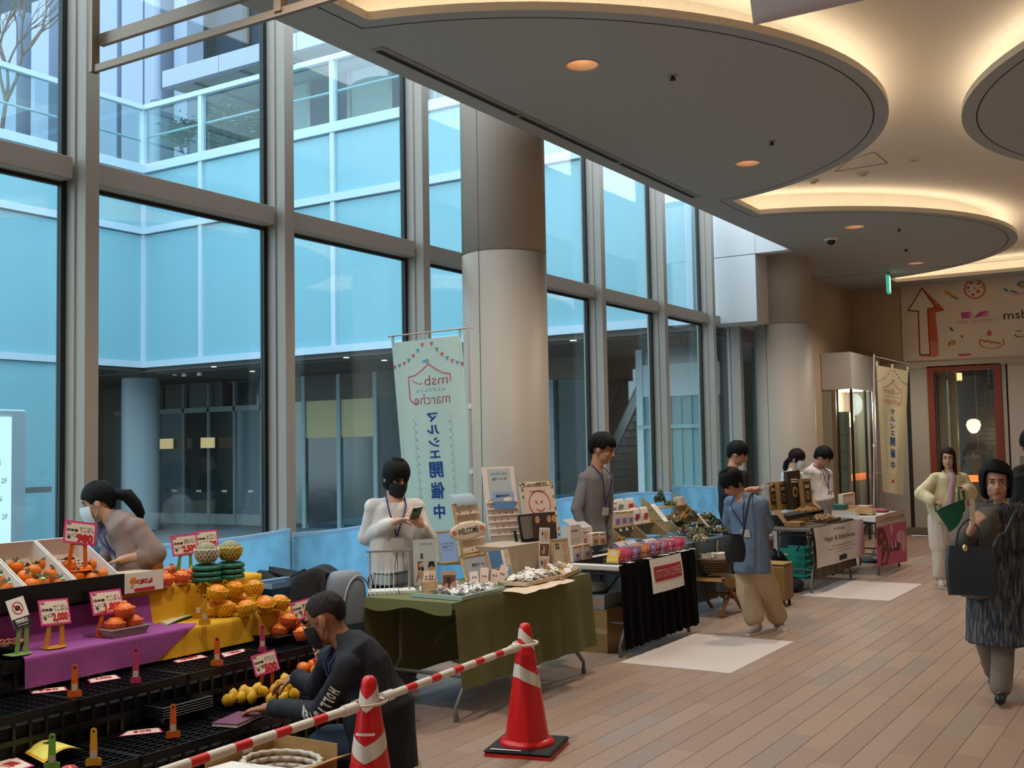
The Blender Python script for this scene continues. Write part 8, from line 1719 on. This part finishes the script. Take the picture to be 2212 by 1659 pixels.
bg = thing('shoulder_bag', 'black shoulder bag hanging in front of the shopper in blue', 'bag'); c = AD(1588, 1184, 9.42); bg.location = c; m = MB(); m.grid(lambda u, v: (RTH*(.085*math.cos(2*PI*u)*(.35+.65*math.sin(PI*(.1+.8*v))**.5)*(1+.25*(v-.3)))+FWH*(.045*math.sin(2*PI*u))+UP*(.115-.23*v))+RTH*.0, 24, 12); m.add([RTH*(.085*math.cos(2*PI*i/24)*.55)+FWH*(.045*math.sin(2*PI*i/24))-UP*.115 for i in range(24)], [tuple(range(24))]); BBK = mat('bag_black2', '0d0f13', .6); m.build('body', BBK, bg)
MB().tube(curve([Vector(p)-c for p in (AD(1603, 1164, 9.42), AD(1609, 1130, 9.45), AD(1616, 1090, 9.50), AD(1623, 1066, 9.60), AD(1632, 1076, 9.88))]), .010, 6).build('strap', BBK, bg)
# woman with white mask and man in the white T-shirt behind the chocolate stall
person('woman with dark hair and a white mask behind the chocolate stall', 14.25, .97, dict(head=(1722, 991), neck=(1717, 1016), chest=(1712, 1046), waist=(1712, 1088), pelvis=(1712, 1116), shoR=(1698, 1028, -.08), shoL=(1730, 1030, .12), elbR=(1692, 1068, -.06), wriR=(1704, 1100, -.08), elbL=(1734, 1068, .12), wriL=(1736, 1100, .0)), cdir(.8, .5, 0), cdir(.75, .5, -.3), True, 'cb9c80', dict(c='1d0f0e', front=.035, side=-.03, back=-.06, th=.013, tail=[(0, -.08, -.03), (0, -.105, -.05), (.0, -.12, -.10), (0, -.115, -.17), (0, -.10, -.22)], tail_r=[.03, .03, .04, .034, .01]),
       dict(m=knit('white_blouse', 'd3d6d8'), name='blouse', off=.02, loose=.03, hem=.05, loose_sleeve=.025), None, dict(m=SHOEW), None, mask='dfe2e4', extra_top=lambda t, P, root, s, X, F, rings, pts: [loft(q := MB(), rings(.034, .8, [(P['waist'], .13, .10), (P['chest'], .14, .115), (P['chest'].lerp(P['neck'], .5), .12, .10)])), fuse(q, 'vest', mat('vest_black', '131316', .85), t, root, .01, 3), loft(r := MB(), rings(.02, 1., [(P['pelvis']-UP*.42, .2, .16), (P['pelvis'], .175, .125), (P['waist'], .14, .105)])), fuse(r, 'skirt', mat('skirt_dark', '1d1d22', .85), t, root, .012, 3, .006)])
person('man in a white T-shirt and brown trousers looking down behind the chocolate stall', 14.45, 1.04, dict(head=(1779, 988), neck=(1764, 1008), chest=(1762, 1036), waist=(1766, 1076), pelvis=(1768, 1104), shoR=(1746, 1022, -.12), shoL=(1785, 1024, .15), elbR=(1744, 1060, -.16), wriR=(1756, 1086, -.26), elbL=(1786, 1062, .15), wriL=(1784, 1092, .0)), cdir(.85, .3, 0), cdir(.78, .35, -.52), False, 'bd8a6c', dict(c='0b0a0a', front=.045, side=.006, back=-.05, th=.019),
       dict(m=mat('tee_white', 'd8cfc8', .85, bump=.1, bscale=150), name='t_shirt', sleeve=.47, off=.03, loose=.07, hem=.02, loose_sleeve=.04, wr=.010), dict(m=mat('trouser_brown', '3a2f2b', .8), w=(.11, .09, .07)), dict(m=SHOEB), dict(R=dict(d=cdir(.6, .4, -.5), n=-UP)), lanyard=dict(), expr='down')
# young woman with the green tote
ty, P, root, X, F, h = person('young woman in a cream jacket and pale cargo trousers holding a green tote', 12.75, .97, dict(head=(2047, 990), neck=(2051, 1018), chest=(2050, 1050), waist=(2046, 1092), pelvis=(2042, 1118), shoR=(2020, 1034, .0), shoL=(2079, 1034, .03), elbR=(1991, 1066, -.03), wriR=(2012, 1082, -.2), elbL=(2096, 1064, -.03), wriL=(2088, 1056, -.24), kneR=(2030, 1180, -.03), kneL=(2056, 1180, .03), ankR=(2032, 1244, -.05), ankL=(2062, 1240, .12), toeR=(2034, 1264, -.18), toeL=(2068, 1258, .02)),
       cdir(-.2, 1, 0), cdir(-.35, .93, -.06), True, 'd3a78e', dict(c='2b1a14', front=.068, side=-.20, back=-.24, th=.014, taper=.0, flare=.05, fringe=0, rough=.05), dict(m=mat('cream_jacket', 'd9cda6', .8, bump=.15, bscale=120), name='jacket', off=.03, loose=.06, hem=.04, loose_sleeve=.045, wr=.010), dict(m=mat('pale_cargo', 'cbbfb2', .85, bump=.1, bscale=120), w=(.125, .115, .085), end=.95, wr=.010), dict(m=SHOEW, sole=SOLE), dict(R=dict(d=cdir(.75, .4, -.25), n=cdir(.2, -.2, -1), curl=.9), L=dict(d=cdir(-.9, .35, 0), n=cdir(0, -.3, -1), curl=.8)), lipc='b0685c',
       extra_top=lambda t, P, root, s, X, F, rings, pts: [loft(q := MB(), [(c+F*.033*s, a*.36, b*.95) for c, a, b in rings(.026, 1., pts[1:6]+[(P['neck']-UP*.01, .075, .062)])]), fuse(q, 'pink_top', mat('pink_top', 'c4a0ab', .8), t, root, .009, 3, .003)])
tg = thing('tote_bag', 'dark green tote bag held open by the young woman', 'bag'); c = AD(2052, 1110, 12.42); tg.location = c; GT = mat('tote_green', '14563f', .8)
m = MB(); a, b, d, e = [AD(*q, 12.42)-c for q in ((2022, 1104), (2084, 1078), (2086, 1118), (2052, 1150))]; m.grid(lambda u, v: a.lerp(b, u).lerp(e.lerp(d, u), v)-FWH*(.05*math.sin(u*PI)*(1-v*.6))+UP*(-.02*math.sin(u*PI)*(1-v)), 12, 10); m.grid(lambda u, v: a.lerp(b, u).lerp(e.lerp(d, u), v)+FWH*(.05*math.sin(u*PI)*(1-v*.6)), 12, 10); m.build('body', GT, tg)
MB().tube([a+Vector((0, 0, -.01)), AD(2018, 1088, 12.45)-c, AD(2024, 1090, 12.5)-c], .010, 6).tube([AD(2072, 1084, 12.42)-c, AD(2070, 1052, 12.44)-c, AD(2078, 1054, 12.5)-c, b], .013, 6).build('handle', GT, tg)
# older woman walking towards the camera
def tunic_mat():
    m = mat('tunic_print', '2e3238', .9, bump=.3, bscale=90); N = m.node_tree.nodes; L = m.node_tree.links; b = N['Principled BSDF']; tc = N.new('ShaderNodeTexCoord'); mp = N.new('ShaderNodeMapping'); mp.inputs['Scale'].default_value = (75, 75, 7); nz = N.new('ShaderNodeTexNoise'); nz.inputs['Scale'].default_value = 1.; nz.inputs['Detail'].default_value = 2
    L.new(tc.outputs['Object'], mp.inputs[0]); L.new(mp.outputs[0], nz.inputs['Vector']); rp = N.new('ShaderNodeValToRGB'); e = rp.color_ramp.elements; e[0].position = .36; e[0].color = (*lin('24272d'), 1); e[1].position = .66; e[1].color = (*lin('6f6962'), 1); q = e.new(.5); q.color = (*lin('3f4650'), 1); L.new(nz.outputs['Fac'], rp.inputs[0]); L.new(rp.outputs[0], b.inputs['Base Color']); return m
CARD = knit('grey_cardigan', '5c5650')
def cardigan(t, P, root, s, X, F, rings, pts):
    m = MB(); rr = rings(.046, 1., [(P['pelvis']-UP*.06*s, .20, .155)]+pts[1:6])
    for sg in (1, -1): loft(m, [(c+a*(.66*sg), a*.46, b*1.0) for c, a, b in rr])
    loft(m, [(c-b*.35, a, b*.72) for c, a, b in rr])
    for sd in 'RL': cap(m, P['chest'].lerp(P['neck'], .5), P['sho'+sd], .085, .074); cap(m, P['sho'+sd], P['elb'+sd], .074, .064); cap(m, P['elb'+sd], P['elb'+sd].lerp(P['wri'+sd], .68), .066, .060)
    fuse(m, 'cardigan', CARD, t, root, .010, 3, .007)
    m = MB(); FL = mat('cardigan_flower', '3a2c26', .9)
    for dx, z in ((.10, .05), (.12, -.04), (.09, -.16), (.13, .12)):
        c = P['chest']-X*dx*1.15+F*.155+UP*z
        for k in range(5): m.ell(c-root+X*(.016*math.cos(k*1.257))+UP*(.018*math.sin(k*1.257)), (.014, .012, .014), 8, 6)
    m.build('flower_patch', FL, t)
to, P, root, X, F, h = person('older woman in a grey cardigan and patterned tunic walking towards the camera', 7.05, .97, dict(head=(2152, 1042), neck=(2156, 1084), chest=(2160, 1130), waist=(2166, 1205), pelvis=(2168, 1268), shoR=(2110, 1112, .0), shoL=(2208, 1112, .06), elbR=(2074, 1176, -.06), wriR=(2100, 1142, -.24), elbL=(2226, 1196, .08), wriL=(2222, 1262, -.05), hipR=(2146, 1282, .02), hipL=(2184, 1282, .0), kneR=(2134, 1392, .10), kneL=(2168, 1386, -.07), ankR=(2148, 1452, .52), ankL=(2162, 1488, -.12), toeR=(2146, 1478, .42), toeL=(2160, 1512, -.24)),
       cdir(-.28, .95, 0), cdir(-.34, .93, -.03), True, 'cb987e', dict(c='0c0a0a', front=.074, side=-.085, back=-.10, th=.026, taper=.12, fringe=0, rough=.04), dict(m=tunic_mat(), name='tunic', off=.014, loose=.03, hem=.34, flare=.085, sleeve=.3, wr=.010), dict(m=mat('trouser_greige', '7d746a', .85, bump=.1, bscale=120), w=(.10, .082, .068), end=.95), dict(m=SHOEB, high=0), dict(R=dict(d=cdir(.35, .35, .85), n=cdir(.75, -.5, -.1), curl=1.15), L=dict(d=(0, 0, -1), n=cdir(-.3, 1, 0))), extra_top=cardigan, lipc='a35a50')
t = thing('paper_fan', 'cream folded paper strip held up by the older woman', 'paper'); t.matrix_world = face_frame(AD(2101, 1103, 6.74), cdir(1, .1, 0), cdir(-.08, 0, 1)); MB().box((-.014, -.085, -.002), (.014, .075, .002)).build('strip', mat('strip_cream', 'ddc3a4', .6), t); MB().box((-.017, .069, -.003), (.017, .076, .003)).build('edge', mat('strip_edge', 'c9a880', .6), t)
hb = thing('handbag', 'dark grey leather handbag carried by the older woman', 'bag'); c = AD(2098, 1232, 6.72); hb.location = c; LB_ = mat('leather_grey', '2e3237', .35, bump=.1, bscale=80, spec=.5); r1, r2 = cdir(.92, .35, 0), cdir(-.35, .92, 0)
def hbp(x, y, z): return r1*x+r2*y+UP*z
m = MB(); W_, H_, D_ = .135, .145, .06
m.grid(lambda u, v: hbp((W_+.012*math.sin(v*PI))*max(-1, min(1, 1.5*math.cos(2*PI*u))), D_*(1-.75*(1-v)**2)*max(-1, min(1, 1.5*math.sin(2*PI*u))), H_*(1-2*v)), 32, 12); m.add([hbp(W_*max(-1, min(1, 1.5*math.cos(2*PI*i/32))), D_*max(-1, min(1, 1.5*math.sin(2*PI*i/32))), -H_) for i in range(32)], [tuple(range(32))]); m.build('body', LB_, hb)
MB().tube(curve([hbp(-.08, .0, H_-.01), hbp(-.06, .0, H_+.10), hbp(.0, -.03, H_+.16), hbp(.05, 0, H_+.10), hbp(.06, 0, H_-.01)]), .007, 6).build('handle', LB_, hb); MB().tube(curve([hbp(.12, -.02, H_-.03), hbp(.17, -.08, H_+.06), AD(2172, 1150, 6.76)-c, AD(2194, 1104, 6.82)-c, AD(2204, 1086, 6.96)-c]), .011, 6).build('strap', LB_, hb); MB().ell(hbp(-.03, D_*.35, H_-.01), (.018, .012, .022), 10, 8).build('clasp', mat('clasp_gold', 'd9c98a', .25, .8), hb)
# person in black at the picture edge
person('person in black at the right picture edge, behind the older woman', 9.0, 1.02, dict(head=(2232, 962), neck=(2234, 1004), chest=(2236, 1050), waist=(2236, 1110), pelvis=(2236, 1160), shoR=(2206, 1024, .0), shoL=(2268, 1024, .04), elbR=(2198, 1088, -.02), wriR=(2206, 1144, -.06), elbL=(2276, 1088, .0), wriL=(2268, 1144, -.06)), cdir(-.2, 1, 0), cdir(-.2, 1, -.1), False, 'bd8a6c', dict(c='0b0a0a', front=.045, side=.0, back=-.055, th=.018), dict(m=mat('coat_black', '0e0e10', .85), name='coat', off=.03, loose=.04, hem=.2, loose_sleeve=.03), dict(m=mat('trouser_dark', '23252b', .8)), dict(m=SHOEB))

bpy.data.scenes.remove(TMP)
